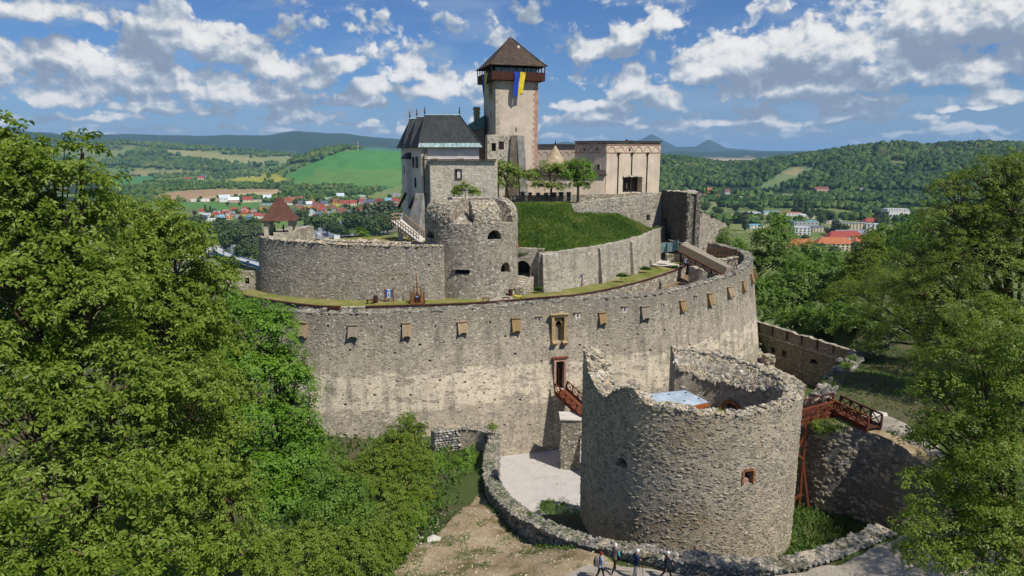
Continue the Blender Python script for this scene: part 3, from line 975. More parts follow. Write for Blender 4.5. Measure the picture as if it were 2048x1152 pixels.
def height(X, Y):
    X, Y = np.asarray(X, float), np.asarray(Y, float)
    d2 = (X[..., None] - NEAR[:, 0]) ** 2 + (Y[..., None] - NEAR[:, 1]) ** 2 + 12.0
    w = 1 / d2 ** 1.6
    near = (w * NEAR[:, 2]).sum(-1) / w.sum(-1)
    d = np.hypot((X - 5) * .9, Y - 70)
    f = sstep(62, 230, d + 10 * (fbm(X / 40, Y / 40) - .5))
    z = near * (1 - f) + VAL * f
    # far hills
    r = np.hypot(X, Y)
    Ys = np.maximum(Y, 1.0)
    p = np.where(Y > 0, 1024 + F / CP * X / Ys, np.where(X > 0, 2900, -900))
    far = np.full(X.shape, VAL)
    for (yc, y0, prof, rg) in RIDGES:
        px = [q[0] for q in prof]
        zc = CAMZ - slope_py(np.interp(p, px, [q[1] for q in prof])) * yc
        wob = (fbm(X / (yc * .045) + 3, Y / (yc * .045)) - .5) * rg * yc / 2500 * 2
        g = sstep(y0, yc, np.where(Y > 0, Y, r) + (fbm(X / (yc * .07), Y / (yc * .07)) - .5) * yc * .16) * (1 - .55 * sstep(yc * 1.02, yc * 1.5, r))
        side = np.clip((p - px[0]) / 60, 0, 1) * np.clip((px[-1] - p) / 60, 0, 1)
        far = np.maximum(far, VAL + np.maximum(zc + wob - VAL, 0) * g * side)
    z = np.where(r > 260, np.maximum(z, far), z)
    z = z + (fbm(X / 3.0, Y / 3.0) - .5) * .5 * (1 - f)
    mz = -1.5 + 8.6 * (1 - sstep(49, 62, Y - np.clip(X - 13, 0, 40) * 1.1))
    z = np.where(inpoly(X, Y, moat_poly), mz + (fbm(X / 2, Y / 2) - .5) * .3, z)
    z = np.where(inpoly(X, Y, ring_poly), 11.0, z)
    return z


def hz(x, y): return float(height(np.array([x]), np.array([y]))[0])


COVER = [  # colour, outline in photo pixels
    ((.070, .105, .026), [(205, 378), (205, 330), (420, 345), (560, 330), (820, 300), (900, 420), (205, 420)]),
    ((.055, .115, .030), [(350, 404), (505, 403), (520, 418), (400, 423)]),
    ((.20, .135, .075), [(290, 400), (330, 385), (420, 378), (560, 378), (560, 386), (500, 396), (400, 403)]),
    ((.24, .19, .105), [(380, 398), (480, 386), (555, 381), (560, 387), (500, 397), (410, 404)]),
    ((.19, .185, .028), [(425, 367), (480, 355), (545, 345), (574, 361), (560, 372), (480, 374)]),
    ((.042, .125, .030), [(572, 352), (620, 326), (690, 299), (805, 303), (805, 372), (690, 368), (600, 366)]),
    ((.065, .125, .03), [(580, 372), (640, 340), (805, 338), (805, 372)]),
    ((.030, .085, .028), [(600, 384), (650, 372), (805, 372), (805, 388), (620, 392)]),
    ((.10, .125, .04), [(700, 410), (760, 380), (805, 372), (805, 400), (760, 408)]),
    ((.155, .155, .065), [(305, 297), (400, 302), (520, 318), (570, 318), (480, 332), (360, 312)]),
    ((.13, .14, .055), [(500, 315), (575, 312), (620, 318), (560, 326)]),
    ((.040, .115, .035), [(205, 362), (300, 350), (316, 362), (225, 372)]),
    ((.14, .13, .06), [(255, 344), (300, 338), (380, 344), (330, 350), (265, 352)]),
    ((.30, .19, .13), [(20, 291), (80, 285), (122, 282), (126, 288), (70, 294)]),
    ((.085, .115, .05), [(1510, 376), (1580, 332), (1645, 335), (1560, 380)]),
    ((.17, .14, .07), [(1570, 347), (1590, 334), (1610, 338), (1590, 352)]),
    ((.10, .12, .045), [(1500, 388), (1605, 388), (1625, 402), (1510, 404)]),
    ((.32, .20, .13), [(1630, 380), (1655, 378), (1657, 392), (1632, 393)]),
    ((.23, .19, .12), [(1400, 318), (1500, 314), (1540, 318), (1440, 323)]),
    ((.075, .115, .028), [(430, 466), (520, 448), (640, 432), (800, 418), (810, 428), (660, 446), (540, 462), (440, 486)])]


def cover(X, Y, Z):
    P = np.stack([X, Y, Z], -1)
    r = np.hypot(X, Y)
    n1, n2 = fbm(X / 220, Y / 220, 4), fbm(X / 60 + 9, Y / 60, 3)
    grass = np.array([.075, .098, .030]); forest = np.array([.022, .042, .013]); meadow = np.array([.11, .125, .045])
    C = np.where((n2 > .5)[..., None], grass, meadow) * np.ones(P.shape)
    forest_m = (r > 1500) & (n1 > .42)
    forest_m |= (r > 5000)
    pxx = np.where(Y > 1, 1024 + F / CP * X / np.maximum(Y, 1), 0)
    hill = (pxx > 1150) & (r > 1500) & (r < 3300)
    forest_m |= hill & (n1 > .30)
    fieldsel = (r > 5000) & (r < 15000) & (n1 > .60) & (Z < 0)
    C[forest_m] = forest
    C[fieldsel] = (.14, .135, .07)
    C[~forest_m] *= 1.5
    ok = (Y > 200)
    u, v = proj(P)
    u = u + (n2 - .5) * 8; v = v + (n2 - .5) * 2.5
    fm = forest_m.copy()
    for col, poly in COVER:
        m = ok & inpoly(u, v, poly)
        C[m] = np.array(col) * 1.5; fm[m] = False
    near = r < 230
    C[near] = (.06, .085, .024)
    C[near & (fbm(X / 5, Y / 5) > .55)] = (.085, .08, .04)
    return C, fm


cols = list(np.arange(-160, 2210, 4.6))
azs = [math.atan((c - 1024) * CP / F) for c in cols]
rest = np.linspace(azs[-1], azs[0] + 2 * PI, 62)[1:-1]
azs = np.array(azs + list(rest))
rad = np.concatenate([[2, 8, 15, 22], np.arange(28, 112, .9), np.geomspace(112, 800, 62)[1:], np.geomspace(800, 5200, 112)[1:], np.geomspace(5200, 42000, 46)[1:]])
A, R = np.meshgrid(azs, rad)
GX, GY = R * np.sin(A), R * np.cos(A)
# rings of equal distance ahead (not equal radius) inside the view keep hedges and fields straight
GZ = height(GX, GY)
GC, GF = cover(GX, GY, GZ)
na, nr = len(azs), len(rad)
ii, jj = np.meshgrid(np.arange(na), np.arange(nr - 1))
a0 = (jj * na + ii).ravel(); a1 = (jj * na + (ii + 1) % na).ravel()
me = mesh_np('ground', np.stack([GX, GY, GZ], -1).reshape(-1, 3), np.stack([a0, a0 + na, a1 + na, a1], 1), M_GROUND, smooth=True)
at_ = me.color_attributes.new('cover', 'FLOAT_COLOR', 'POINT')
at_.data.foreach_set('color', np.concatenate([GC.reshape(-1, 3), np.ones((na * nr, 1))], 1).astype(np.float32).ravel())
link('ground', me, kind='structure')


def sheet(name, poly, mat, zfn=None, step=.8, lift=.03, kind='structure', parent=None):
    """a draped sheet inside a plan outline, its edge following the outline"""
    pts = []
    n = len(poly)
    for i in range(n):
        a, b = Vector(poly[i][:2]), Vector(poly[(i + 1) % n][:2])
        k = max(1, int((b - a).length / step))
        nb = Vector((-(b - a).y, (b - a).x)).normalized()
        for j in range(k):
            w = (float(fbm(np.array((a.x + b.x * j) / 2.0), np.array(a.y + j * .7))) - .5) * min(.5, step) if j else 0
            pts.append(a.lerp(b, j / k) + nb * w)
    P2 = [(p.x, p.y) for p in pts]
    xs, ys = [p[0] for p in P2], [p[1] for p in P2]
    gx, gy = np.meshgrid(np.arange(min(xs) + step / 2, max(xs), step), np.arange(min(ys) + step / 2, max(ys), step))
    ok = inpoly(gx, gy, P2)
    B = np.array(P2)
    inner = [q for q in np.stack([gx[ok], gy[ok]], 1) if np.min((B[:, 0] - q[0]) ** 2 + (B[:, 1] - q[1]) ** 2) > (step * .45) ** 2]
    allp = [Vector(p) for p in P2] + [Vector(q.tolist()) for q in inner]
    m = len(P2)
    vs, es, fs, *_ = mgeo.delaunay_2d_cdt(allp, [(i, (i + 1) % m) for i in range(m)], [], 1, 1e-5)
    V = np.array([(v.x, v.y) for v in vs])
    zz = (height(V[:, 0], V[:, 1]) if zfn is None else zfn(V[:, 0], V[:, 1])) + lift
    me = bpy.data.meshes.new(name)
    me.from_pydata(np.column_stack([V, zz]).tolist(), [], fs)
    me.materials.append(mat)
    me.polygons.foreach_set('use_smooth', [True] * len(me.polygons))
    me.update()
    return link(name, me, parent, kind=kind)


river = [at(*p, z=VAL + .8) for p in [(330, 545), (430, 512), (520, 497), (600, 482), (700, 472), (870, 456), (900, 440), (870, 422), (800, 424), (740, 433), (690, 441), (620, 446), (540, 462), (460, 482), (380, 505), (300, 520)]]
MB().add([(p.x, p.y, VAL + .8) for p in river], [tuple(range(len(river)))]).build('river', M_WATER, kind='structure')
sheet('gravel_court', [(-2.2, 79.8), (-1.0, 66), (1.5, 58), (4.5, 56), (10, 58), (12, 64), (13, 74), (14, 84), (8, 81.6), (2, 80.4)], M_PAVE, lambda x, y: np.full(x.shape, -1.3), .7)
_mo = MW.pos(np.linspace(21, 42, 20)) + MW.nrm(np.linspace(21, 42, 20)) * .2
sheet('dirt_slope', [tuple(p) for p in _mo.tolist()] + [(8, 32), (0, 27), (-9, 28), (-9.5, 38), (-7, 43), (-5, 47)], M_DIRT, None, .45, .12)
sheet('path', [(2.7, 34.6), (4.6, 35.6), (7.7, 35.0), (13, 33.5), (18.5, 34.3), (23, 36.9), (27.5, 38.9), (30, 42.3), (31.2, 47), (30, 52), (27.7, 52.7), (26.2, 50.6), (28.1, 48.1), (29.4, 45.4),
               (28.5, 41.2), (25.4, 38.5), (34, 31), (23, 29.3), (6.2, 31.2), (2.3, 32.4)], M_PATH, None, .45, .16)

# the great curtain wall
rng = np.random.default_rng(3)
CW = Curve(CURT + BACKW)
BAT, ZT = .13, 17.2


def wpt(cv, q, z, d=0.0, batter=0.0, zt=0.0): return Vector(cv.surf(np.array(q), np.array(z), np.array(d), batter, zt).tolist())


def cw(px, py): return CW.find(px, py, 0, 19.5, BAT, ZT)


def span(cv, x0, x1, y0, y1, za, zb, bat, zt):
    q0, z1 = cv.find(x0, y0, za, zb, bat, zt); q1, z0 = cv.find(x1, y1, za, zb, bat, zt)
    return q0, q1, z0, z1


niche = span(CW, 1106, 1128, 632, 682, 0, 19, BAT, ZT) + (1.0, True)
gate = span(CW, 1110, 1128, 722, 777, 0, 19, BAT, ZT) + (2.6,)
t = thing('curtain_wall', 'huge curved grey stone curtain wall with a row of wooden hoods', 'wall', wpt(CW, CW.L * .4, -1.5))
curtain = t
pr = np.random.default_rng(9)
PUT = [(700, 700), (735, 712), (790, 706), (860, 722), (880, 760), (930, 765), (1010, 672), (1030, 708), (1075, 678), (1082, 722), (990, 800), (905, 838), (960, 815), (750, 790), (690, 810), (1040, 800), (1060, 850), (930, 870), (1180, 700), (1215, 690),
       (1250, 700), (1275, 668), (1160, 690), (1300, 700), (1330, 660), (1380, 690), (820, 790), (1010, 850), (840, 690), (660, 720)]
cw_ops = [niche, gate]
for px, py in PUT:
    q_, z_ = cw(px, py)
    if free_of(np.array([q_]), np.array([z_]), cw_ops, .5)[0]:
        s_ = pr.uniform(.10, .17); cw_ops.append((q_ - s_, q_ + s_, z_ - s_ * .8, z_ + s_ * .8, .45))
wall('masonry', t, CW, -2.2, ZT, M_WALL, 1.45, BAT, cw_ops, 1.0, 1.8, topz=lambda q: CW.z(q), rough_top=.05, mtop=M_TERR)
n = 4700
q = rng.uniform(6, CW.L - 24, n); z = rng.uniform(-1, 1, n)
z = np.where(rng.random(n) < .45, rng.uniform(12.5, 17.0, n), rng.uniform(-1.2, 17, n))
ok = free_of(q, z, cw_ops, .5); q, z = q[ok], z[ok]
P = CW.surf(q, z, np.full(len(q), .03), BAT, ZT)
N = np.concatenate([CW.nrm(q), np.full((len(q), 1), .1)], 1)
size = np.stack([rng.uniform(.10, .26, len(q)), rng.uniform(.04, .09, len(q)), rng.uniform(.06, .13, len(q))], 1)
stones_mesh('stonework', P, N, size, M_STONES, rng, t)
# coping stones along the wall head
n = 1500
q = rng.uniform(4, CW.L - 2, n); d = rng.uniform(.05, 1.4, n)
P = CW.surf(q, np.array([float(CW.z(x)) for x in q]), d); N = np.tile((0, 0, 1.0), (n, 1)) + rng.normal(0, .15, (n, 3))
stones_mesh('coping', P, N, np.stack([rng.uniform(.14, .34, n), rng.uniform(.04, .10, n), rng.uniform(.12, .26, n)], 1), M_MOSSY, rng, t, roll=2)


def frame_at(cv, q, z, batter=0.0, zt=0.0):
    o = wpt(cv, q, z, 0, batter, zt)
    n2 = cv.nrm(np.array(q)); n = Vector((float(n2[0]), float(n2[1]), 0))
    tt = Vector((-n.y, n.x, 0))
    return o, tt, n, (lambda x, d, h: o + tt * x + n * d + Vector((0, 0, h)))


HOODS = [(607, 660), (706, 662), (814, 660), (924, 655), (1032, 650), (1204, 636), (1291, 625), (1364, 612), (1419, 599), (1459, 584), (1486, 573), (1502, 557), (1509, 538)]
for i, (px, py) in enumerate(HOODS):
    if i < 12: q, z = cw(px, py)
    else: q, z = q + 3.4, z + .3
    o, tt, nn, G = frame_at(CW, q, z, BAT, ZT)
    b = MB()
    w, h, out, th = .54 + .05 * math.sin(i * 2.3), .80 + .06 * math.cos(i * 3.1), .62 + .05 * math.sin(i * 1.7), .06
    dep = lambda zz: .08 + out * (h - zz) / (2 * h)
    # sloping front boards, each its own strip, following the notch
    nb = 5
    for j in range(nb):
        x0, x1 = -w + 2 * w * j / nb + .008, -w + 2 * w * (j + 1) / nb - .008
        f = lambda x: -h + .03 + .24 * math.sqrt(max(0, 1 - (x / (w * .9)) ** 2))
        zs = (f(x0), f(x1))
        b.add([G(x0, dep(zs[0]), zs[0]), G(x1, dep(zs[1]), zs[1]), G(x1, dep(h), h), G(x0, dep(h), h),
               G(x0, dep(zs[0]) - th, zs[0]), G(x1, dep(zs[1]) - th, zs[1]), G(x1, dep(h) - th, h), G(x0, dep(h) - th, h)],
              [(0, 1, 2, 3), (7, 6, 5, 4), (0, 4, 5, 1), (3, 2, 6, 7), (0, 3, 7, 4), (1, 5, 6, 2)])
    for s in (-1, 1):
        x0, x1 = s * w, s * (w - .05)
        b.add([G(x, d, zz) for x in (x0, x1) for d, zz in ((-.2, h), (dep(h) - th, h), (dep(-h) - th, -h + .04), (-.25, -h + .04))],
              [(0, 1, 2, 3), (7, 6, 5, 4), (0, 4, 5, 1), (1, 5, 6, 2), (2, 6, 7, 3), (3, 7, 4, 0)])
    b.box(G(0, .06, h + .03), (2 * w + .1, .35, .07), math.atan2(tt.y, tt.x))
    b.build('wooden_hood', (M_OLDWOOD, M_GREYWOOD, M_OLDWOOD, M_OLDWOOD, M_HOODWOOD, M_HOODWOOD, M_GREYWOOD, M_HOODWOOD, M_HOODWOOD, M_OLDWOOD, M_HOODWOOD, M_HOODWOOD, M_HOODWOOD)[i], t)

PORTS = [(657, 653), (762, 655), (870, 653), (980, 647), (1078, 641), (1156, 633), (1249, 620), (1327, 611), (1392, 598), (1440, 582)]
for i, (px, py) in enumerate(PORTS):
    q, z = cw(px, py)
    o, tt, nn, G = frame_at(CW, q, z, BAT, ZT)
    b = MB()
    # plate of dressed stone round a keyhole; a dark sheet paints its shade
    w, h, d0 = .34, .52, .05
    hole = [(-.06, -.26), (-.06, -.02)] + [(.15 * math.sin(a), .12 - .15 * math.cos(a)) for a in np.linspace(-.45, -2 * PI + .45, 9)] + [(.06, -.02), (.06, -.26)]
    outer = []
    for x, zz in hole:
        s = max(abs(x) / w, abs(zz) / h)
        outer.append((x / s, zz / s))
    m = len(hole)
    vs = [G(x, d0, zz) for x, zz in outer] + [G(x, d0, zz) for x, zz in hole] + [G(x, -.22, zz) for x, zz in hole] + [G(x, -.05, zz) for x, zz in outer]
    fs = [(j, (j + 1) % m, m + (j + 1) % m, m + j) for j in range(m)] + [(m + j, m + (j + 1) % m, 2 * m + (j + 1) % m, 2 * m + j) for j in range(m)]
    fs += [(3 * m + j, 3 * m + (j + 1) % m, (j + 1) % m, j) for j in range(m)]
    b.add(vs, fs, 0)
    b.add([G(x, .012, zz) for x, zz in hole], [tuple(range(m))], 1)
    if i in (4, 5, 6, 8): b.box(G(0, .09, .56), (.95, .22, .06), math.atan2(tt.y, tt.x), 2)
    b.build('gun_port', [M_WHITE if i in (5, 6) else M_RET, M_DARK, M_OLDWOOD], t)

# walled-up doorway with its sandstone frame
o, tt, nn, G = frame_at(CW, (niche[0] + niche[1]) / 2, niche[2], BAT, ZT)
w = (niche[1] - niche[0]) / 2; H = niche[3] - niche[2]
rz = math.atan2(tt.y, tt.x)
b = MB()
for s in (-1, 1):
    b.box(G(s * (w + .16), -.02, H / 2), (.34, .5, H), rz)
b.box(G(0, -.02, H + .16), (2 * w + .9, .55, .32), rz); b.box(G(0, .16, H + .36), (2 * w + 1.1, .5, .12), rz)
fr = b.build('door_frame', M_SAND, t)
b = MB()
for s in (-1, 1):
    b.box(G(s * (w - .14), -.45 + .13 * H / 2 - .1, H * .36), (.26, .3, H * .72), rz)
m = 10
for j in range(m):
    a0, a1 = PI * j / m, PI * (j + 1) / m
    r0, r1, zc = w - .27, w + .05, H * .70
    b.add([G(r * math.cos(a), d, zc + r * math.sin(a)) for d in (-.12, -.5) for r, a in ((r0, a0), (r1, a0), (r1, a1), (r0, a1))],
          [(0, 1, 2, 3), (7, 6, 5, 4), (0, 3, 7, 4), (1, 5, 6, 2)])
b.build('inner_arch', M_SAND, t)
b = MB()
for j in range(4):
    b.box(G(-w + .34 + j * .27, -.62, H * .33), (.25, .06, H * .66), rz)
b.build('door_board', M_GREYWOOD, t)
b = MB()
b.box(G(0, -.5, H * .66), (2 * w - .5, .12, .12), rz)
b.bar(G(-w + .3, -.55, H * .68), G(w - .3, -.55, H * .95), .05); b.bar(G(w - .3, -.55, H * .68), G(-w + .3, -.55, H * .95), .05)
b.build('lattice', M_BROWNWOOD, t)
for s in (-1, 1):
    b = MB()
    prof = [(-.1, .18), (.62, .18), (.72, .05), (.62, -.15), (.35, -.3), (-.1, -.5)]
    k = len(prof); x0 = s * (w + .02) - .3; x1 = s * (w + .02) + .3
    b.add([G(x, d, zz - .1) for x in (x0, x1) for d, zz in prof], [tuple(range(k)), tuple(range(2 * k - 1, k - 1, -1))] + [(j, (j + 1) % k, (j + 1) % k + k, j + k) for j in range(k)])
    b.build('corbel', M_SAND, t)

# sally port with pinkish frame, open door leaf and a green bank behind
o, tt, nn, G = frame_at(CW, (gate[0] + gate[1]) / 2, gate[2], BAT, ZT)
w = (gate[1] - gate[0]) / 2; H = gate[3] - gate[2]
rz = math.atan2(tt.y, tt.x)
b = MB()
for s in (-1, 1): b.box(G(s * (w + .12), .02 - .13 * H / 2, H / 2), (.26, .5, H), rz)
b.box(G(0, -.3, H + .15), (2 * w + .5, .5, .3), rz)
b.build('gate_frame', M_PINK, t)
MB().box(G(.05, -.25, H + .42), (2 * w + 1.0, .6, .14), rz).build('gate_lintel', M_REDWOOD, t)
MB().box(G(w * .45, -.7, H * .48), (w * .9, .08, H * .95), rz).build('gate_door', M_BROWNWOOD, t)
b = MB()
b.add([G(-w * .98, -2.5, .02), G(w * .98, -2.5, .02), G(w * .98, -2.58, H * .98), G(-w * .98, -2.58, H * .98)], [(0, 1, 2, 3)])
b.build('grass_bank', M_GRASSB, t)
b = MB()
b.bar(G(-w, -1.6, .1), G(w * .3, -1.2, 1.5), .07); b.bar(G(-w, -1.6, .9), G(w * .3, -1.2, 2.2), .07)
b.build('gate_rail', M_IRON, t)
GATE = (o, tt, nn, G, w, H)

# terrace inside the wall
TCAP = [(440, 584), (480, 591), (560, 605), (660, 615), (800, 613), (960, 607), (1080, 597), (1156, 591), (1230, 577), (1290, 562), (1340, 546), (1370, 533), (1381, 525)]
TZ = 17.0
TW = Curve([at(px, py, z=TZ) for px, py in TCAP] + [at(1384, 516, z=TZ), at(1380, 508, z=TZ)])
t = thing('terrace_wall', 'low pale rubble wall with brown timber cap edging the lawn terrace', 'wall', wpt(TW, TW.L * .5, 14))
wall('masonry', t, TW, 11.0, TZ + .05, M_TERR, .7, .02, (), 1.2, 2.0)
n = 1900
q = rng.uniform(2, TW.L, n); z = rng.uniform(13.5, 16.9, n)
P = TW.surf(q, z, np.full(n, .02), .02, TZ); N = np.concatenate([TW.nrm(q), np.zeros((n, 1))], 1)
stones_mesh('stonework', P, N, np.stack([rng.uniform(.10, .25, n), rng.uniform(.04, .08, n), rng.uniform(.07, .14, n)], 1), M_PSTONES, rng, t)
q = np.arange(0.2, TW.L - .2, 3.0)
for a, c in zip(q[:-1], q[1:]):
    if abs(TW.find(664, 617, 15, 17.2)[0] - a) < 1.6: continue
    MB().bar(wpt(TW, a + .02, TZ + .10, .10), wpt(TW, c - .02, TZ + .10, .10), .40, .12).build('cap_board', M_BROWNWOOD, t)
o, tt, nn, G = frame_at(TW, TW.find(667, 616, 15, 17.2)[0], TZ)
b = MB()
for k in range(4): b.box(G(.15, .12, -.85 + k * .28), (1.0, .10, .25), math.atan2(tt.y, tt.x))
b.box(G(-.45, .05, -.3), (.14, .3, 1.1), math.atan2(tt.y, tt.x)); b.box(G(.75, .05, -.3), (.14, .3, 1.1), math.atan2(tt.y, tt.x))
b.build('plank_hatch', M_BROWNWOOD, t)

tw_line = [(float(p[0]), float(p[1])) for p in TW.pos(np.linspace(0, TW.L, 80))]
lawn_back = [(24.5, 119), (18, 112), (10, 100), (4, 95), (-5, 93), (-20, 90), (-28, 92), (-36, 98), (-41, 98)]
sheet('terrace_lawn', tw_line + lawn_back, M_LAWN, lambda x, y: TZ - .05 + (fbm(x / 3, y / 3) - .5) * .12 + np.zeros(x.shape), .5, .0)
sheet('terrace_path', [tuple(at(px, py, z=TZ)[:2]) for px, py in [(972, 603), (1000, 606), (1026, 600), (1022, 588), (1030, 583), (1012, 583), (1000, 592)]], M_PATH,
      lambda x, y: np.full(x.shape, TZ + .03), .3, .03)

# the lower ward wall, left
DB = [(524, 580), (560, 588), (620, 594), (700, 598), (790, 599), (890, 597)]
dpts = [at(px, py, z=TZ) for px, py in DB]
d0 = dpts[0]
DPT = [Vector((d0.x + 3.5, d0.y + 11, 0)), Vector((d0.x + .2, d0.y + 5, 0)), d0 + Vector((-.1, .4, 0))] + dpts[1:]
ZD = 24.3
DC = Curve([(p.x, p.y, 24.7 - .9 * i / 7) for i, p in enumerate(DPT)])
t = thing('ward_wall', 'bowed rough grey wall left of the round bastion, below the small turret', 'wall', wpt(DC, DC.L * .6, TZ))
dholes = []
for px, py in [(858, 530), (785, 558)]:
    q_, z_ = DC.find(px, py, 17, 25, .05, ZD)
    dholes.append((q_ - .13, q_ + .13, z_ - .13, z_ + .13, .5))
wall('masonry', t, DC, TZ - 1.5, ZD, M_DWALL, 1.3, .05, dholes, 1.0, 1.8, topz=lambda q: DC.z(q), rough_top=.07, mtop=M_DRY)
n = 2500
q = rng.uniform(8, DC.L - .3, n); z = rng.uniform(17.1, 24.1, n)
P = DC.surf(q, z, np.full(n, .03), .05, ZD); N = np.concatenate([DC.nrm(q), np.zeros((n, 1))], 1)
stones_mesh('stonework', P, N, np.stack([rng.uniform(.10, .24, n), rng.uniform(.03, .08, n), rng.uniform(.06, .13, n)], 1), M_DSTONES, rng, t)
n = 700
q = rng.uniform(4, DC.L, n); d = rng.uniform(0, 1.3, n)
P = DC.surf(q, DC.z(q), d); N = np.tile((0, 0, 1.0), (n, 1)) + rng.normal(0, .2, (n, 3))
stones_mesh('coping', P, N, np.stack([rng.uniform(.14, .34, n), rng.uniform(.05, .12, n), rng.uniform(.12, .28, n)], 1), M_PSTONES, rng, t, roll=2)

# inner rubble wall behind it and the ward floor
ward = [(p.x, p.y + 1.0) for p in DPT[2:]] + [(-6, 96), (-6, 112), (-24, 112), (d0.x + 4, d0.y + 14)]
sheet('ward_floor', ward, M_LAWN, lambda x, y: 22.0 + 0 * x, 1.2, 0)
IW = Curve([at(640, 481.5, Y=95.5), at(665, 482, Y=95), at(720, 484, Y=94), at(800, 487, Y=93), at(850, 488, Y=93)])
t = thing('inner_rubble_wall', 'ruined pale rubble wall stub just behind the bowed ward wall', 'wall', wpt(IW, IW.L / 2, 22))
wall('masonry', t, IW, 21.5, 24.0, M_DRY, 1.1, 0, (), .7, 1.2, topz=lambda q: IW.z(q), rough_top=.18)
n = 500
q = rng.uniform(0, IW.L, n); d = rng.uniform(0, 1.1, n)
P = IW.surf(q, IW.z(q), d); N = np.tile((0, 0, 1.0), (n, 1)) + rng.normal(0, .3, (n, 3))
stones_mesh('rubble_top', P, N, np.stack([rng.uniform(.14, .36, n), rng.uniform(.06, .16, n), rng.uniform(.12, .28, n)], 1), M_PSTONES, rng, t, roll=2)

# low wall with two embrasures at the far left of the terrace
LW = Curve([at(420, 556, z=19.3), at(455, 548, z=19.4), at(500, 543, z=19.5), at(530, 541, z=19.6)])
eo = [span(LW, 490, 499, 556, 568, 16, 20, 0, 19.5) + (.7,), span(LW, 518, 524, 552, 566, 16, 20, 0, 19.5) + (.7,)]
t = thing('embrasure_wall', 'low pale wall with two small embrasures at the left end of the terrace', 'wall', wpt(LW, LW.L / 2, 16))
wall('masonry', t, LW, 14, 19.5, M_DRY, 1.0, 0, eo, .8, 1.5, rough_top=.04)

# round bastion with domed head
BC, BR = Vector((-5.5, 92.6, 0)), 6.25
arcp = lambda c, r, f: (c[0] + r * math.sin(f), c[1] - r * math.cos(f))
BCV = Curve([arcp(BC, BR, math.radians(a)) for a in range(-150, 151, 4)], step=.4)
bo = [span(BCV, 853, 869, 460, 478, 17, 28, 0, 27) + (1.3, True), span(BCV, 975, 1002, 461, 479, 17, 28, 0, 27) + (1.2, True),
      span(BCV, 911, 939, 538, 549, 17, 28, 0, 27) + (1.0,), span(BCV, 1001, 1019, 526, 544, 17, 28, 0, 27) + (1.0, True)]
t = thing('round_bastion', 'round dark stone bastion with a domed top and gun loops', 'tower', (BC.x, BC.y, TZ))
bastion = t
ZB = 26.6
wall('masonry', t, BCV, TZ - 1.5, ZB, M_BAST, 1.5, .012, bo, .7, 1.4, back=False)
n = 2600
q = rng.uniform(0, BCV.L, n); z = rng.uniform(17, ZB, n)
ok = free_of(q, z, bo, .3); q, z = q[ok], z[ok]
P = BCV.surf(q, z, np.full(len(q), .03)); N = np.concatenate([BCV.nrm(q), np.zeros((len(q), 1))], 1)
stones_mesh('stonework', P, N, np.stack([rng.uniform(.12, .28, len(q)), rng.uniform(.05, .10, len(q)), rng.uniform(.08, .17, len(q))], 1), M_STONES, rng, t)
MB().lathe((BC.x, BC.y, ZB - .3), [(5.4, 0), (5.4, .2), (0.01, .5)], 32).build('platform', M_DRY, t)
domeprof = [(6.25, ZB - .02), (6.24, 27.3), (6.1, 28.0), (5.8, 28.6), (5.35, 29.1), (4.8, 29.4), (4.2, 29.45), (3.9, 29.3), (3.85, ZB - .1)]
domeN, domeP = [], []
for a0, a1 in ((-118, -17), (1, 44), (58, 122), (140, 225)):
    b = MB(); k = len(domeprof); m = max(3, int((a1 - a0) / 5))
    vs = []
    for j in range(m + 1):
        f = math.radians(a0 + (a1 - a0) * j / m)
        for r, z in domeprof:
            ff = f
            if j in (0, m):           # cheeks splay outward
                sgn = 1 if j == 0 else -1
                ff = f + sgn * math.radians(5.5) * (r - 4.6) / 1.6 * (1 if a0 != 140 else 0)
            x, y = arcp(BC, r + (fbm(np.array(r * 2 + j), np.array(z * 2)) - .5) * .12, ff)
            vs.append((x, y, z))
    fs = [(j * k + i, (j + 1) * k + i, (j + 1) * k + i + 1, j * k + i + 1) for j in range(m) for i in range(k - 1)]
    fs += [tuple(range(k - 1, -1, -1)), tuple(m * k + i for i in range(k))]
    b.add(vs, fs)
    b.build('merlon', M_BAST, t, smooth=False)
n = 900
f = np.radians(np.concatenate([rng.uniform(-112, -22, n // 2), rng.uniform(5, 42, n // 4), rng.uniform(60, 118, n // 4)]))
s = rng.uniform(0, 1, len(f)); pr = np.array(domeprof[:7])
rr = np.interp(s, np.linspace(0, 1, 7), pr[:, 0]); zz = np.interp(s, np.linspace(0, 1, 7), pr[:, 1])
nz = s * 1.3
P = np.stack([BC.x + rr * np.sin(f), BC.y - rr * np.cos(f), zz], 1)
N = np.stack([np.sin(f), -np.cos(f), nz], 1)
stones_mesh('dome_stones', P, N, np.stack([rng.uniform(.10, .24, len(f)), rng.uniform(.05, .09, len(f)), rng.uniform(.08, .18, len(f))], 1), M_PSTONES, rng, t, roll=1)
b = MB()
f0, f1 = math.radians(-13), math.radians(-3)
b.add([(*arcp(BC, 6.2, math.radians(-20)), 26.65), (*arcp(BC, 6.2, math.radians(4)), 26.65), (*arcp(BC, 4.0, f1), 27.9), (*arcp(BC, 4.0, f0), 27.9),
       (*arcp(BC, 4.0, f1), 26.2), (*arcp(BC, 4.0, f0), 26.2), (*arcp(BC, 6.2, math.radians(-20)), 26.2), (*arcp(BC, 6.2, math.radians(4)), 26.2)],
      [(0, 1, 2, 3), (6, 7, 1, 0), (3, 2, 4, 5), (0, 3, 5, 6), (1, 7, 4, 2)])
b.build('embrasure_sill', M_BAST, t)
o, tt, nn, G = frame_at(BCV, (bo[2][0] + bo[2][1]) / 2, bo[2][3])
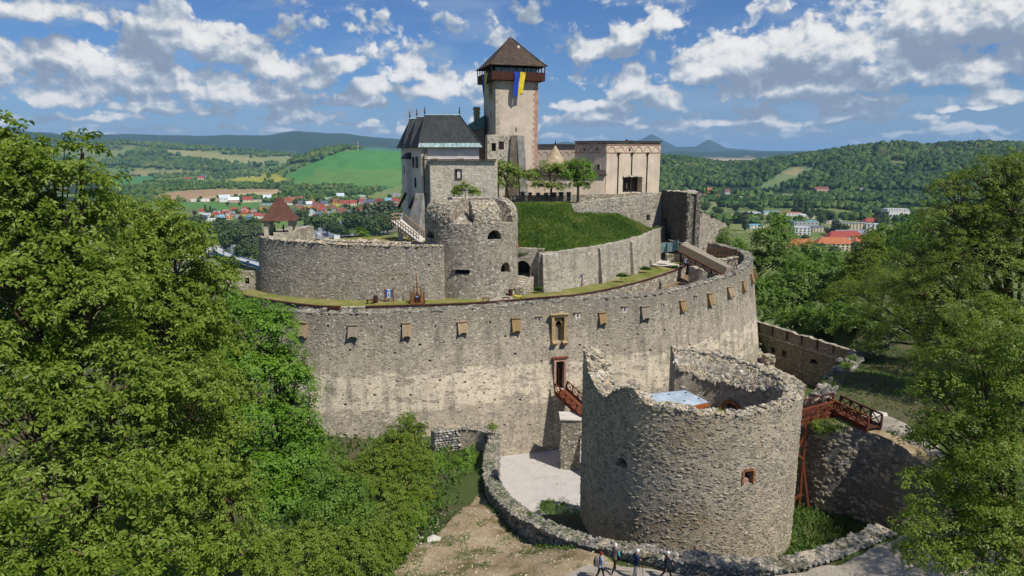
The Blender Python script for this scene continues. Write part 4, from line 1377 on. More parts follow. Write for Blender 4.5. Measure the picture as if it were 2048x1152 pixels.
MB().box(G(0, .12, .10), (bo[2][1] - bo[2][0] + .5, .5, .16), math.atan2(tt.y, tt.x)).box(G(0, .03, .3), (bo[2][1] - bo[2][0] + .3, .3, .25), math.atan2(tt.y, tt.x)).build('stone_lintel', M_DRY, t)

# gate arch and stair right of the bastion
GW = Curve([(-1.6, 93.6), (4.4, 92.6)], smooth=False)
ga = span(GW, 1031, 1060, 525, 554, 17, 23, 0, 22.6)
ga = (ga[0], ga[1], 18.7, 20.9, 3.0, True)
t = thing('gate_wall', 'short wall with a round-arched gateway between bastion and buttress', 'wall', (1.5, 93, TZ))
wall('masonry', t, GW, TZ - 1, 22.6, M_RET, 4.0, 0, [ga], .8, 1.3, rough_top=.05, mtop=M_DRY)
o, tt, nn, G = frame_at(GW, (ga[0] + ga[1]) / 2, 18.7)
rz = math.atan2(tt.y, tt.x); w = (ga[1] - ga[0]) / 2
b = MB(); b.box(G(-w - .12, .03, .8), (.24, .3, 1.6), rz); b.build('gate_jamb', M_WHITE, t)
b = MB(); b.box(G(w + .12, .03, .5), (.24, .3, 1.0), rz); b.build('gate_jamb', M_PINK, t)
st = thing('stair', 'flight of pale stone steps climbing to the round-arched gateway', 'steps', (0, 91, TZ))
A0, A1 = Vector((-1.1, 88.9, 0)), Vector((float(o.x), float(o.y) - .1, 0))
nst = 9
for k in range(nst):
    f0 = k / nst; c = A0.lerp(A1, f0 + .5 / nst)
    dr = (A1 - A0).normalized()
    MB().box((c.x, c.y, TZ + (k + 1) * 1.7 / nst / 2), (2.1 - .02 * k, (A1 - A0).length / nst * 1.04, (k + 1) * 1.7 / nst), math.atan2(dr.y, dr.x) - PI / 2).build('step', M_CREAMSTONE if k % 3 else M_CONC, st)
SWV = Curve([at(1027, 588, z=TZ), at(1046, 589, z=TZ), at(1064, 583, z=TZ), at(1073, 572, z=TZ), (3.0, 92.6)])
t = thing('stair_wall', 'low curved mossy side wall beside the pale stone steps', 'wall', wpt(SWV, SWV.L / 2, TZ))
wall('masonry', t, SWV, TZ - .6, 18.0, M_RET, .6, 0, (), .5, .8, topz=lambda q: 17.9 + 1.7 * sstep(0, SWV.L * .95, q), rough_top=.05)
n = 260
q = rng.uniform(0, SWV.L, n); z = rng.uniform(0, 1, n); zt_ = 17.9 + 1.7 * sstep(0, SWV.L * .95, q)
P = SWV.surf(q, TZ + z * (zt_ - TZ), np.full(n, .02)); N = np.concatenate([SWV.nrm(q), np.zeros((n, 1))], 1)
stones_mesh('stonework', P, N, np.stack([rng.uniform(.08, .2, n), rng.uniform(.03, .07, n), rng.uniform(.06, .12, n)], 1), M_PSTONES, rng, t)

# buttressed retaining wall and grass mound
RB = [(1078, 581), (1110, 579), (1150, 573), (1195, 565), (1230, 556), (1260, 547), (1290, 536), (1312, 524)]
RW = Curve([at(px, py, z=TZ) for px, py in RB] + [at(1330, 512, z=TZ)])
ZR = 22.3
t = thing('retaining_wall', 'long stained grey retaining wall with buttresses below the grass mound', 'wall', wpt(RW, RW.L * .4, TZ))
wall('masonry', t, RW, TZ - 1, ZR, M_RET, 1.0, .06, (), 1.0, 1.8, topz=lambda q: 22.2 + .5 * q / RW.L, rough_top=.06)
for px0, px1, dep in ((1082, 1113, 1.5), (1194, 1203, 1.0), (1261, 1270, 1.0)):
    q0, _ = RW.find(px0, 560, 17, 20); q1, _ = RW.find(px1, 560, 17, 20)
    q1 = max(q1, q0 + 1.1)
    b = MB(); zz = 22.0
    c = [wpt(RW, q0, 16.5, -dep), wpt(RW, q1, 16.5, -dep), wpt(RW, q1, 16.5, .6), wpt(RW, q0, 16.5, .6), wpt(RW, q0 + .1, zz, -.35 * dep), wpt(RW, q1 - .1, zz, -.35 * dep), wpt(RW, q1 - .1, zz + .2, .6), wpt(RW, q0 + .1, zz + .2, .6)]
    b.add(c, [(0, 1, 5, 4), (1, 2, 6, 5), (3, 0, 4, 7), (4, 5, 6, 7)])
    b.build('buttress', M_RET, t)
n = 900
q = rng.uniform(0, RW.L, n); z = rng.uniform(17.1, 22, n)
P = RW.surf(q, z, np.full(n, .04), .06, ZR); N = np.concatenate([RW.nrm(q), np.zeros((n, 1))], 1)
stones_mesh('stonework', P, N, np.stack([rng.uniform(.10, .25, n), rng.uniform(.03, .07, n), rng.uniform(.07, .15, n)], 1), M_STONES, rng, t)

mb_back = [at(1028, 409, Y=113), at(1060, 408, Y=114), at(1100, 407, Y=115), at(1140, 408, Y=114.5), at(1150, 428, Y=114.5), at(1190, 430, Y=116), at(1235, 430, Y=118), at(1270, 445, Y=119), at(1300, 462, Y=119), at(1322, 470, Y=119)]
bx = [1028, 1060, 1100, 1140, 1150, 1190, 1235, 1270, 1300, 1322]
NU, NV = 90, 34
us = np.linspace(1030, 1322, NU)
mv = []
for u in us:
    qf, _ = RW.find(max(u, 1079), 520, 17, 22.5)
    f = wpt(RW, qf, 22.15 + .5 * qf / RW.L, .7)
    if u < 1079: f = f + Vector(((u - 1079) * .066, .6, -.4))
    bk = Vector([float(np.interp(u, bx, [p[i] for p in mb_back])) for i in range(3)])
    for k in range(NV):
        v = k / (NV - 1)
        h = math.sin(v * PI / 2) ** (.85)
        p = f.lerp(bk, v); p.z = f.z + (bk.z - f.z) * h + .55 * math.sin(v * PI) + (float(fbm(np.array(p.x / 1.6), np.array(p.y / 1.6))) - .5) * .5 * (1 if k else 0)
        mv.append(p)
fq = [(i * NV + k, (i + 1) * NV + k, (i + 1) * NV + k + 1, i * NV + k + 1) for i in range(NU - 1) for k in range(NV - 1)]
MV = np.array([tuple(p) for p in mv])
link('grass_mound', mesh_np('grass_mound', MV, np.array(fq), M_GRASS, smooth=True), kind='structure')


def blades(name, P, N, h, w, mat, rng, parent=None, lean=.5):
    """many blades of grass or weeds, a bent triangle pair each"""
    n = len(P)
    a = rng.uniform(0, 2 * PI, n)
    d = np.stack([np.cos(a), np.sin(a), np.zeros(n)], 1)
    side = np.stack([-np.sin(a), np.cos(a), np.zeros(n)], 1)
    hh = (h * rng.uniform(.5, 1.3, n))[:, None]; ww = (w * rng.uniform(.6, 1.3, n))[:, None]
    up = N + d * lean
    up /= np.linalg.norm(up, axis=1)[:, None]
    b0, b1 = P - side * ww, P + side * ww
    m = P + up * hh * .6
    tip = P + up * hh + d * hh * .35
    V = np.stack([b0, b1, m + side * ww * .7, m - side * ww * .7, tip], 1).reshape(-1, 3)
    k = np.arange(n)[:, None] * 5
    me = mesh_np(name, V - (np.array(org(parent)) if parent is not None else 0), [k + np.array([0, 1, 2, 3]), k + np.array([3, 2, 4])], mat)
    return link(name, me, parent, kind='stuff')


n = 26000
fi = rng.integers(0, len(fq), n)
qa = MV[np.array(fq)[fi]]
s, v = rng.random((n, 1)), rng.random((n, 1))
P = (qa[:, 0] * (1 - s) + qa[:, 1] * s) * (1 - v) + (qa[:, 3] * (1 - s) + qa[:, 2] * s) * v
g = blades('mound_grass', P, np.tile((0, -.25, 1.0), (n, 1)) + rng.normal(0, .3, (n, 3)), .44, .04, M_MOUND, rng)
tag(g, 'long lush green grass covering the mound above the retaining wall', 'grass')

# upper court, its wall and the broken corner tower
court = [(-4, 112.5), (9.6, 114.8), (14, 118), (27, 125), (30, 120), (34, 126), (36, 150), (-13, 150), (-14.5, 128), (-13.5, 118), (-6, 111)]
MB().prism(court, 18, 27.1).build('upper_court', ground('court_turf', [(0, (.09, .105, .03)), (.5, (.18, .16, .08)), (1, (.34, .30, .22))], .4), kind='structure')
UW = Curve([(9.6, 113.6, 27.2), (13.5, 115.6, 27.5), (19.5, 118.6, 28.0), (26.9, 123.6, 28.45)])
uo = [span(UW, 1293, 1300, 430, 441, 20, 28, 0, 28) + (.6,)]
t = thing('upper_court_wall', 'tall pale stained wall above the grass mound under the big palace', 'wall', wpt(UW, UW.L / 2, 23))
wall('masonry', t, UW, 20, 27.0, M_RET, 1.0, .02, uo, .9, 1.6, topz=lambda q: UW.z(q), rough_top=.05)
n = 1000
q = rng.uniform(0, UW.L, n); z = 20 + rng.random(n) * 8
P = UW.surf(q, np.minimum(z, UW.z(q) - .1), np.full(n, .03), .02, 28); N = np.concatenate([UW.nrm(q), np.zeros((n, 1))], 1)
stones_mesh('stonework', P, N, np.stack([rng.uniform(.10, .25, n), rng.uniform(.03, .08, n), rng.uniform(.07, .15, n)], 1), M_STONES, rng, t)
KC = Curve([(26.9, 123.9), (29.9, 115.6), (32.4, 117.6), (32.6, 124)], smooth=False)
ko = [span(KC, 1326, 1333, 436, 462, 20, 29, 0, 29) + (1.0,), span(KC, 1330, 1341, 464, 478, 18, 25, 0, 29) + (1.0, True)]
t = thing('corner_tower', 'broken square corner tower, side coloured dark as shade and pale front edge', 'tower', (29.9, 117, 20))
wall('masonry', t, KC, 17.5, 28.9, rubble('shade_dark_stone', [(.07, .066, .058), (.12, .11, .09), (.17, .155, .125)], (.13, .115, .09), 2.4, dark=((.035, .033, .03), .75), tan=((.22, .17, .10), .4), streak=.75),  # dark stone carries the shade of the left face in its colour
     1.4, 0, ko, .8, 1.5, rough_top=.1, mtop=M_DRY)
MB().prism([(27.8, 124), (30.2, 117.2), (31.2, 118), (31.3, 124)], 27.6, 28.5).build('wall_walk', M_DRY, t)
n = 260
q = rng.uniform(KC.S[1] + .05, KC.S[2] - .05, n); z = rng.uniform(18, 28.8, n)
P = KC.surf(q, z, np.full(n, .03)); N = np.concatenate([KC.nrm(q), np.zeros((n, 1))], 1)
stones_mesh('quoins', P, N, np.stack([rng.uniform(.12, .28, n), rng.uniform(.03, .06, n), rng.uniform(.10, .18, n)], 1), M_STONES, rng, t)
n = 160
z = rng.uniform(18, 28.9, n)
P = np.stack([np.full(n, 29.85) + rng.normal(0, .10, n), np.full(n, 115.85) + rng.normal(0, .12, n), z], 1)
stones_mesh('broken_edge', P, np.tile((-.3, -1, 0.0), (n, 1)), np.stack([rng.uniform(.12, .3, n), rng.uniform(.06, .14, n), rng.uniform(.1, .2, n)], 1), M_STONES, rng, t, roll=1)
SW_ = Curve([(32.3, 118.2, 25.2), (35, 120.5, 24.5), (38, 123, 23.2), (40.4, 125.3, 21.0), (41.3, 126.6, 18.2)])
t = thing('stepped_rampart', 'ruined rampart stepping down to the right of the corner tower', 'wall', (37, 121.5, 19))
steps = lambda q: SW_.z(q) + .55 * (np.floor(q / .9) % 2) - .35 + .5 * (fbm(q, q * 0 + 3) - .5)
wall('masonry', t, SW_, 16, 24.5, M_DRY, .9, 0, (), .28, 1.5, topz=steps, rough_top=.10)
n = 600
q = rng.uniform(0, SW_.L, n); z = rng.uniform(17, 23.4, n)
P = SW_.surf(q, np.minimum(z, SW_.z(q) - .5), np.full(n, .03)); N = np.concatenate([SW_.nrm(q), np.zeros((n, 1))], 1)
stones_mesh('stonework', P, N, np.stack([rng.uniform(.10, .28, n), rng.uniform(.04, .10, n), rng.uniform(.08, .18, n)], 1), M_PSTONES, rng, t)

# windows and small building parts
def window_on(parent, cv, x0, x1, y0, y1, z0, z1, frame=None, name='window', inset=.12):
    """a framed dark window set proud of a wall face"""
    q0, q1, a0, a1 = span(cv, x0, x1, y0, y1, z0, z1, 0, z1)
    o, tt, nn, G = frame_at(cv, (q0 + q1) / 2, a0)
    w, h = (q1 - q0), a1 - a0
    rz = math.atan2(tt.y, tt.x)
    b = MB()
    b.box(G(0, .03, h / 2), (w, .08, h), rz, 0)
    fw = .14
    for s in (-1, 1): b.box(G(s * (w / 2 + fw / 2), .05, h / 2), (fw, .16, h + .02), rz, 1)
    b.box(G(0, .05, h + fw / 2), (w + 2 * fw, .17, fw), rz, 1); b.box(G(0, .08, -fw / 2), (w + 2 * fw, .22, fw), rz, 1)
    return b.build(name, [M_GLASS, frame or M_SAND], parent)


M_ROUGHST = stonemat('rough_render_stone', [(.50, .44, .34), (.60, .54, .43), (.68, .62, .52), (.42, .37, .29)])


def poly_curve(pts): return Curve([(p[0], p[1]) for p in pts], smooth=False)


# the keep
KA, KB_, KL = Vector((-2.9, 127, 0)), Vector((4.78, 129.4, 0)), Vector((-5.4, 134.7, 0))
KR = KB_ + (KL - KA)
t = thing('keep', 'tall pale square keep with brown gallery and steep dark roof', 'tower', ((KA.x + KR.x) / 2, (KA.y + KR.y) / 2, 27))
keep = t
KCV = poly_curve([KL, KA, KB_, KR])
slits = [span(KCV, 980.5, 983, 222, 237, 27, 48, 0, 48) + (.5,), span(KCV, 980, 983, 176, 184, 27, 48, 0, 48) + (.5,),
         span(KCV, 1031, 1033.5, 255, 264, 27, 48, 0, 48) + (.5,), span(KCV, 976, 978.5, 238, 262, 27, 48, 0, 48) + (.4,)]
wall('shaft', t, KCV, 24, 48.2, M_TOWER, .8, 0, slits, 1.5, 2.4, back=False)
kdir = (KB_ - KA).normalized(); krz = math.atan2(kdir.y, kdir.x)
kc = (KA + KR) / 2; kc.z = 0
kx, ky = (KB_ - KA).length, (KL - KA).length
KG = lambda x, y, z: kc + kdir * x + Vector((-kdir.y, kdir.x, 0)) * y + Vector((0, 0, z))
# toothed corner stones
for (cx, cy) in ((kx / 2, -ky / 2), (-kx / 2, -ky / 2)):
    zz = 27.0; k = 0
    while zz < 47.9:
        h = .52
        L = (.95, .6)[k % 2]
        sgn = 1 if cx > 0 else -1
        b = MB()
        b.box(KG(cx - sgn * (L / 2 - .03), cy + .12, zz + h / 2), (L, .3, h - .04), krz)
        if cx < 0: b.box(KG(cx + .1, cy + (.6, .95)[k % 2] / 2, zz + h / 2), (.26, (.6, .95)[k % 2] - .06, h - .04), krz)
        b.build('quoin', M_PINK if cx > 0 else M_CREAMSTONE, t)
        zz += h; k += 1
g = MB()
gx, gy = kx / 2 + .95, ky / 2 + .95
g.box(KG(0, 0, 48.35), (2 * gx, 2 * gy, .25), krz)
for s in (-1, 1):
    g.box(KG(0, s * gy, 49.0), (2 * gx + .1, .12, 1.45), krz); g.box(KG(s * gx, 0, 49.0), (.12, 2 * gy - .14, 1.45), krz)
gal = g.build('gallery', M_BROWNWOOD, t)
for i in range(14):
    x = -gx + 2 * gx * i / 13
    for yy in (-gy - .08,):
        if i % 1 == 0: MB().box(KG(x, yy, 49.0), (.10, .05, 1.4), krz).build('batten', M_BROWNWOOD, gal)
for i in range(7):
    x = -gx + 2 * gx * i / 6
    for yy in (-gy, gy):
        b = MB(); b.box(KG(x, yy, 50.25), (.16, .16, 1.2), krz)
        if 0 < i < 6:
            for s in (-1, 1): b.bar(KG(x, yy, 50.35), KG(x + s * .45, yy, 50.82), .09)
        b.build('post', M_BLACKW, t)
for i in range(1, 6):
    y = -gy + 2 * gy * i / 6
    for xx in (-gx, gx):
        b = MB(); b.box(KG(xx, y, 50.25), (.16, .16, 1.2), krz)
        for s in (-1, 1): b.bar(KG(xx, y, 50.35), KG(xx, y + s * .45, 50.82), .09)
        b.build('post', M_BLACKW, t)
for i in range(6):
    x = -kx / 2 + kx * (i + .5) / 6
    MB().box(KG(x, -ky / 2 + .3, 50.05), (kx / 6 - .12, .06, .95), krz).build('glazing', M_PANE, t)
MB().box(KG(0, 0, 49.6), (kx - 1.2, ky - 1.2, 2.2), krz).build('inner_room', M_BLACKW, t)
ov = 1.35
ze, za = 50.8, 56.2
b = MB()
e = [KG(s * (kx / 2 + ov), u * (ky / 2 + ov), ze) for s, u in ((-1, -1), (1, -1), (1, 1), (-1, 1))]
m1 = [KG(s * (kx / 2 + ov) * .80, u * (ky / 2 + ov) * .80, ze + .95) for s, u in ((-1, -1), (1, -1), (1, 1), (-1, 1))]
ap = [KG(-.25, 0, za), KG(.25, 0, za)]
b.add(e + m1 + ap, [(0, 1, 5, 4), (1, 2, 6, 5), (2, 3, 7, 6), (3, 0, 4, 7), (4, 5, 9, 8), (5, 6, 9), (6, 7, 8, 9), (7, 4, 8), (3, 2, 1, 0)])
rf = b.build('roof', M_SHINGLE, t)
sk = KG(1.0, -(ky / 2 + ov) * .80 * .42, ze + .95 + (za - ze - .95) * .58)
MB().box(sk + Vector((0, -.05, .1)), (.42, .12, .5), krz).build('skylight', M_WHITE, rf)
MB().tube([KG(0, 0, za - .1), KG(0, 0, za + .5)], [.12, .03], 6).build('finial', M_IRON, rf)
for a, c in ((4, 8), (5, 9)):
    MB().tube([e[a - 4] + Vector((0, 0, .05)), m1[a - 4] + Vector((0, 0, .06)), ap[a - 4] + Vector((0, 0, .05))], .09, 5).build('hip_ridge', M_SHINGLE, rf)


def banner(name, label, top, dirv, nrm, w, h, skew, seed, names=('blue_half', 'yellow_half')):
    t = thing(name, label, 'banner', top, 'banners hanging from the keep gallery')
    r = np.random.default_rng(seed)
    for half in range(2):
        vs, fs = [], []
        nu, nv = 7, 16
        for j in range(nv):
            v = j / (nv - 1)
            for i in range(nu):
                u = i / (nu - 1)
                x = (half + u) * w * (1 - .22 * v) + skew * v * v * w + .05 * math.sin(7 * v + half)
                tip = h * (1 - .10 * abs(u - (1 - half) * .9) * (1 if v == 1 else 0))
                d = .10 + .09 * math.sin(3.0 * u + 5 * v + half * 1.5) + .25 * v * (1 - v)
                p = Vector(top) + dirv * x + nrm * d + Vector((0, 0, -tip * v * (1 - .05 * half)))
                vs.append(p)
        fs = [(j * nu + i, j * nu + i + 1, (j + 1) * nu + i + 1, (j + 1) * nu + i) for j in range(nv - 1) for i in range(nu - 1)]
        n0 = len(vs)
        vs2 = vs + [p - nrm * .015 for p in vs]
        MB().add(vs2, fs + [tuple(n0 + k for k in f[::-1]) for f in fs]).build(names[half], M_FLAGB if half == 0 else M_FLAGY, t, smooth=True)
    return t


M_FLAGB = plain('blue_cloth', (.012, .055, .42), .15, 2.0, .7, bstr=.1)
M_FLAGY = plain('yellow_cloth', (.72, .55, .03), .12, 2.0, .7, bstr=.1)
fn = Vector((kdir.y, -kdir.x, 0))
banner('banner', 'long blue and yellow banner hanging on the front of the keep gallery', KG(-.85, -gy - .07, 49.68), kdir, fn, 1.05, 4.4, -.25, 1)
ln = Vector((-kdir.x, -kdir.y, 0)); ld = Vector((kdir.y, -kdir.x, 0))
banner('banner', 'narrow blue and yellow banner on the shaded left side of the keep gallery', KG(-gx - .07, .6, 49.68), ld, ln, 1.5, 4.4, .2, 2)

# ruined annex at the foot of the keep
t = thing('ruined_annex', 'roofless pale stone annex with a leaning buttress in front of the keep', 'ruin', (-1, 122, 27))
AX = poly_curve([(-4.9, 127), (-4.3, 122), (2.0, 122.6), (2.2, 127)])
ao = [span(AX, 983, 992, 286, 302, 27, 39, 0, 38.7) + (.5,), span(AX, 997, 1008, 283, 299, 27, 39, 0, 38.7) + (.12,)]
wall('masonry', t, AX, 27, 38.6, M_ROUGH, .8, 0, ao, .7, 1.2, rough_top=.03, mtop=M_CONC)
b = MB()
b.add([(1.5, 121.2, 27), (2.9, 121.4, 27), (2.9, 123, 27), (1.5, 122.8, 27), (.9, 121.95, 38.4), (2.1, 122.1, 38.4), (2.1, 122.8, 38.4), (.9, 122.7, 38.4)], [(0, 1, 5, 4), (1, 2, 6, 5), (2, 3, 7, 6), (3, 0, 4, 7), (4, 5, 6, 7)])
b.build('buttress', M_GREYR, t)
b = MB()
b.add([(-.9, 121.75, 27), (1.0, 120.9, 27), (1.3, 121.6, 27), (-.7, 122.2, 27), (-.1, 121.95, 38.5), (.9, 121.9, 38.5), (.9, 122.4, 38.5), (-.1, 122.4, 38.5)], [(0, 1, 5, 4), (1, 2, 6, 5), (2, 3, 7, 6), (3, 0, 4, 7), (4, 5, 6, 7)])
b.build('pier', M_SHADYW, t)  # dark stone colour stands in for the shade on the annex
n = 260
q = rng.uniform(AX.S[1], AX.S[2], n); z = rng.uniform(29, 38.4, n); ok = free_of(q, z, ao, .2); q, z = q[ok], z[ok]
P = AX.surf(q, z, np.full(len(q), .02)); N = np.concatenate([AX.nrm(q), np.zeros((len(q), 1))], 1)
stones_mesh('stonework', P, N, np.stack([rng.uniform(.10, .26, len(q)), rng.uniform(.03, .08, len(q)), rng.uniform(.08, .16, len(q))], 1), M_STONES, rng, t)

# chapel-like block with the green copper roof and chimney
t = thing('green_roofed_block', 'dark stone block with green copper roof squeezed between slate roof and keep', 'building', (-7, 133, 27))
GB = [(-10.2, 131), (-5.2, 131.5), (-5.2, 139), (-10.2, 139)]
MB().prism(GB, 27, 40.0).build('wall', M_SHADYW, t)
b = MB()
b.add([(-10.6, 130.6, 39.3), (-5.1, 131.1, 42.4), (-5.1, 139, 42.6), (-10.6, 139, 39.5), (-10.6, 130.6, 39.1), (-5.1, 131.1, 40.0), (-5.1, 139, 40.2), (-10.6, 139, 39.3)],
      [(0, 1, 2, 3), (0, 4, 5, 1), (1, 5, 6, 2), (2, 6, 7, 3), (3, 7, 4, 0)])
b.build('roof', M_COPPER, t)
MB().add([(-12.2, 132, 39.9), (-8.5, 132, 39.9), (-8.5, 136, 40.8), (-12.2, 136, 40.8), (-12.2, 132, 39.2), (-8.5, 132, 39.2)], [(0, 1, 2, 3), (4, 5, 1, 0)]).build('ridge_roof', M_COPPER, t)
b = MB(); b.box((-6.7, 133.5, 42.5), (1.0, 1.0, 2.4), 0.2, 0); b.box((-6.7, 133.5, 42.9), (1.25, 1.25, .25), .2, 0); b.box((-6.7, 133.5, 43.6), (1.35, 1.35, .22), .2, 0); b.box((-6.7, 133.5, 43.85), (1.1, 1.1, .3), .2, 1)
b.build('chimney', [M_SAND, M_COPPER], t)

# slate-roofed palace on the left
PL0, PL1 = Vector((-20.4, 128, 0)), Vector((-14.8, 113.6, 0))
PR1 = Vector((-5.4, 113.9, 0)); PR0 = PR1 + (PL0 - PL1)
t = thing('slate_roofed_palace', 'white palace with three steep parallel slate hip roofs', 'building', (-13, 120, 24))
palace = t
PLC = poly_curve([PL0, PL1, PR1, PR0])
wall('wall', t, PLC, 12, 36.6, M_WHITE, .7, 0, (), 2.0, 3.0, back=False)
ud = (PR1 - PL1).normalized(); vd = (PL0 - PL1).normalized(); W = (PR1 - PL1).length; Dp = (PL0 - PL1).length
PG = lambda x, y, z: Vector((PL1.x, PL1.y, 0)) + ud * x + vd * y + Vector((0, 0, z))
zr = [41.55, 41.5, 41.45]
for k in range(3):
    y0, y1 = Dp * k / 3 - (.75 if k == 0 else 0), Dp * (k + 1) / 3 + (.5 if k == 2 else 0)
    ym = (y0 + y1) / 2
    x0, x1 = -.75, W + .45
    hl, hr = 2.0, 2.9
    b = MB()
    ze = 36.35
    ec = [PG(x0, y0, ze), PG(x1, y0, ze), PG(x1, y1, ze), PG(x0, y1, ze), PG(x0 + hl, ym, zr[k]), PG(x1 - hr, ym, zr[k])]
    b.add(ec, [(0, 1, 5, 4), (1, 2, 5), (2, 3, 4, 5), (3, 0, 4), (3, 2, 1, 0)])
    rf = b.build('roof', M_SLATE, t)
    MB().tube([ec[4] + Vector((0, 0, .05)), ec[5] + Vector((0, 0, .05))], .13, 6).build('ridge', M_PATINA, rf)
    for a, c in ((0, 4), (1, 5)):
        MB().tube([ec[a] + Vector((0, 0, .04)), ec[c] + Vector((0, 0, .04))], .10, 5).build('hip', M_SLATE, rf)
    if k == 0:
        nb = 15
        for j in range(nb):      # patinated copper sheets along the eave
            xa, xb = x0 + (x1 - x0) * j / nb, x0 + (x1 - x0) * (j + 1) / nb
            dl = (ec[4] - ec[0]).normalized()
            sl = (PG(0, ym, zr[k]) - PG(0, y0, ze)).normalized()
            p0, p1 = PG(xa + .02, y0, ze) + sl * .02, PG(xb - .02, y0, ze) + sl * .02
            up = Vector((0, -.03, .05))
            q0, q1 = p0 + sl * .75 + (Vector((.3, 0, 0)) if j == 0 else Vector()), p1 + sl * .75 - (Vector((.3, 0, 0)) if j == nb - 1 else Vector())
            MB().add([p0 + up, p1 + up, q1 + up, q0 + up, p0 - up, p1 - up, q1, q0], [(0, 1, 2, 3), (4, 5, 1, 0), (5, 6, 2, 1), (7, 4, 0, 3), (6, 7, 3, 2)]).build('eave_sheet', M_PATINA, rf)
    for p in ((ec[4], ec[5]) if k == 0 else (ec[4],)):
        MB().lathe(p, [(.10, 0), (.06, .35), (.16, .5), (.16, .6), (.05, .75), (.10, .9), (.02, 1.45)], 6).build('finial', M_IRON, rf)
for (x0, x1, y0, y1) in [(805, 812, 313, 334), (825.5, 829, 314, 335), (832, 836.5, 313, 336), (808, 814, 352, 372), (830, 833, 355, 375)]:
    q0, q1, z0, z1 = span(PLC, x0, x1, y0, y1, 21, 36, 0, 36)
    o, tt, nn, G = frame_at(PLC, (q0 + q1) / 2, z0); rz = math.atan2(tt.y, tt.x); w, h = q1 - q0, z1 - z0
    wb = MB().box(G(0, .03, h / 2), (w * .6, .06, h), rz).build('window', M_GLASS, t)
    for s in (-1, 1): MB().box(G(s * w * .42, .07, h / 2), (w * .3, .06, h), rz).build('shutter', M_BLACKW, wb)
# oriel on the left face
q0, _, z0, _ = span(PLC, 813, 823, 302, 388, 20, 36, 0, 36)
q1 = PLC.find(823, 330, 20, 36)[0]
o, tt, nn, G = frame_at(PLC, (q0 + q1) / 2, 0); rz = math.atan2(tt.y, tt.x); w = max(2.2, q1 - q0)
b = MB(); b.box(G(0, .45, 30.3), (w, .9, 8.4), rz)
orl = b.build('oriel', M_WHITE, t)
MB().add([G(-w / 2 - .15, -.02, 35.6), G(w / 2 + .15, -.02, 35.6), G(w / 2 + .15, 1.15, 34.5), G(-w / 2 - .15, 1.15, 34.5), G(-w / 2 - .15, -.02, 34.45), G(w / 2 + .15, -.02, 34.45)],
         [(0, 3, 2, 1), (3, 4, 5, 2), (0, 4, 3), (1, 2, 5)]).build('oriel_roof', M_SLATE, orl)
for zz in (27.3, 31.9):
    MB().box(G(.1, .92, zz + .7), (.8, .06, 1.5), rz).build('oriel_window', M_GLASS, orl)
# quoin strip and downpipe at the front corner
for k in range(14):
    MB().box((PL1.x + .35 + .12 * (k % 2), PL1.y - .06, 29.2 + k * .5), (.8 + .22 * (k % 2), .25, .46), 0).build('quoin', M_CREAMSTONE, t)
MB().tube([(-14.0, 113.3, 36.2), (-14.1, 113.3, 35.5), (-14.35, 113.2, 35.0), (-14.35, 113.2, 28.5)], .09, 6).build('downpipe', M_PIPE, t)
for (x0, x1) in ((863, 877), (914, 928)):
    p0, p1 = at(x0, 318, Y=113.7), at(x1, 318, Y=113.7)
    MB().box(((p0.x + p1.x) / 2, 113.55, p0.z + .05), (p1.x - p0.x, .4, .3)).build('window_head', M_CREAMSTONE, t)
# corbelled timber brackets at the foot of the left face
for px, py, L in ((812, 386, 1.6), (834, 386, 1.6)):
    p = at(px, py, Y=119)
    MB().bar(p, p + Vector((-1.3, -1.0, -2.6)), .35, .35).build('timber_bracket', M_BROWNWOOD, t)

# the rough-rendered range in front of it
t = thing('rough_walled_range', 'rough pale rendered wall with one framed window below the slate roof', 'building', (-9, 112, 25))
RG = poly_curve([(-15.6, 118.4), (-13.2, 112.0), (-2.6, 112.4), (-2.2, 118)])
ro = [span(RG, 911, 923, 339, 357, 24, 34, 0, 34.4) + (.25,)]
o1 = wall('wall', t, RG, 12, 34.3, M_ROUGH, .8, 0, ro, .9, 1.4, mtop=M_GREYR)
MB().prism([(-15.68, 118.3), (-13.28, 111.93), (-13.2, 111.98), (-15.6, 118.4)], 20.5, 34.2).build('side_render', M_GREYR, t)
o, tt, nn, G = frame_at(RG, (ro[0][0] + ro[0][1]) / 2, ro[0][2]); rz = math.atan2(tt.y, tt.x); w, h = ro[0][1] - ro[0][0], ro[0][3] - ro[0][2]
wd = MB().box(G(.12, -.14, h / 2), (w * .72, .1, h * .92), rz).build('blind_window', M_WHITE, t)
b = MB()
for s in (-1, 1): b.box(G(s * (w / 2 + .05), .03, h / 2), (.1, .16, h + .2), rz)
b.box(G(0, .03, h + .05), (w + .2, .16, .1), rz); b.box(G(0, .05, -.05), (w + .25, .2, .1), rz)
b.build('window_frame', M_PIPE, wd)
MB().bar((-14.3, 111.8, 34.42), (-2.5, 112.2, 34.42), .5, .16).build('sill_cap', M_PIPE, t)
n = 380
q = rng.uniform(RG.S[1], RG.S[2], n); z = rng.uniform(24, 33.6, n); ok = free_of(q, z, ro, .35); q, z = q[ok], z[ok]
P = RG.surf(q, z, np.full(len(q), .03)); N = np.concatenate([RG.nrm(q), np.zeros((len(q), 1))], 1)
stones_mesh('stonework', P, N, np.stack([rng.uniform(.12, .3, len(q)), rng.uniform(.03, .06, len(q)), rng.uniform(.08, .2, len(q))], 1), M_ROUGHST, rng, t)
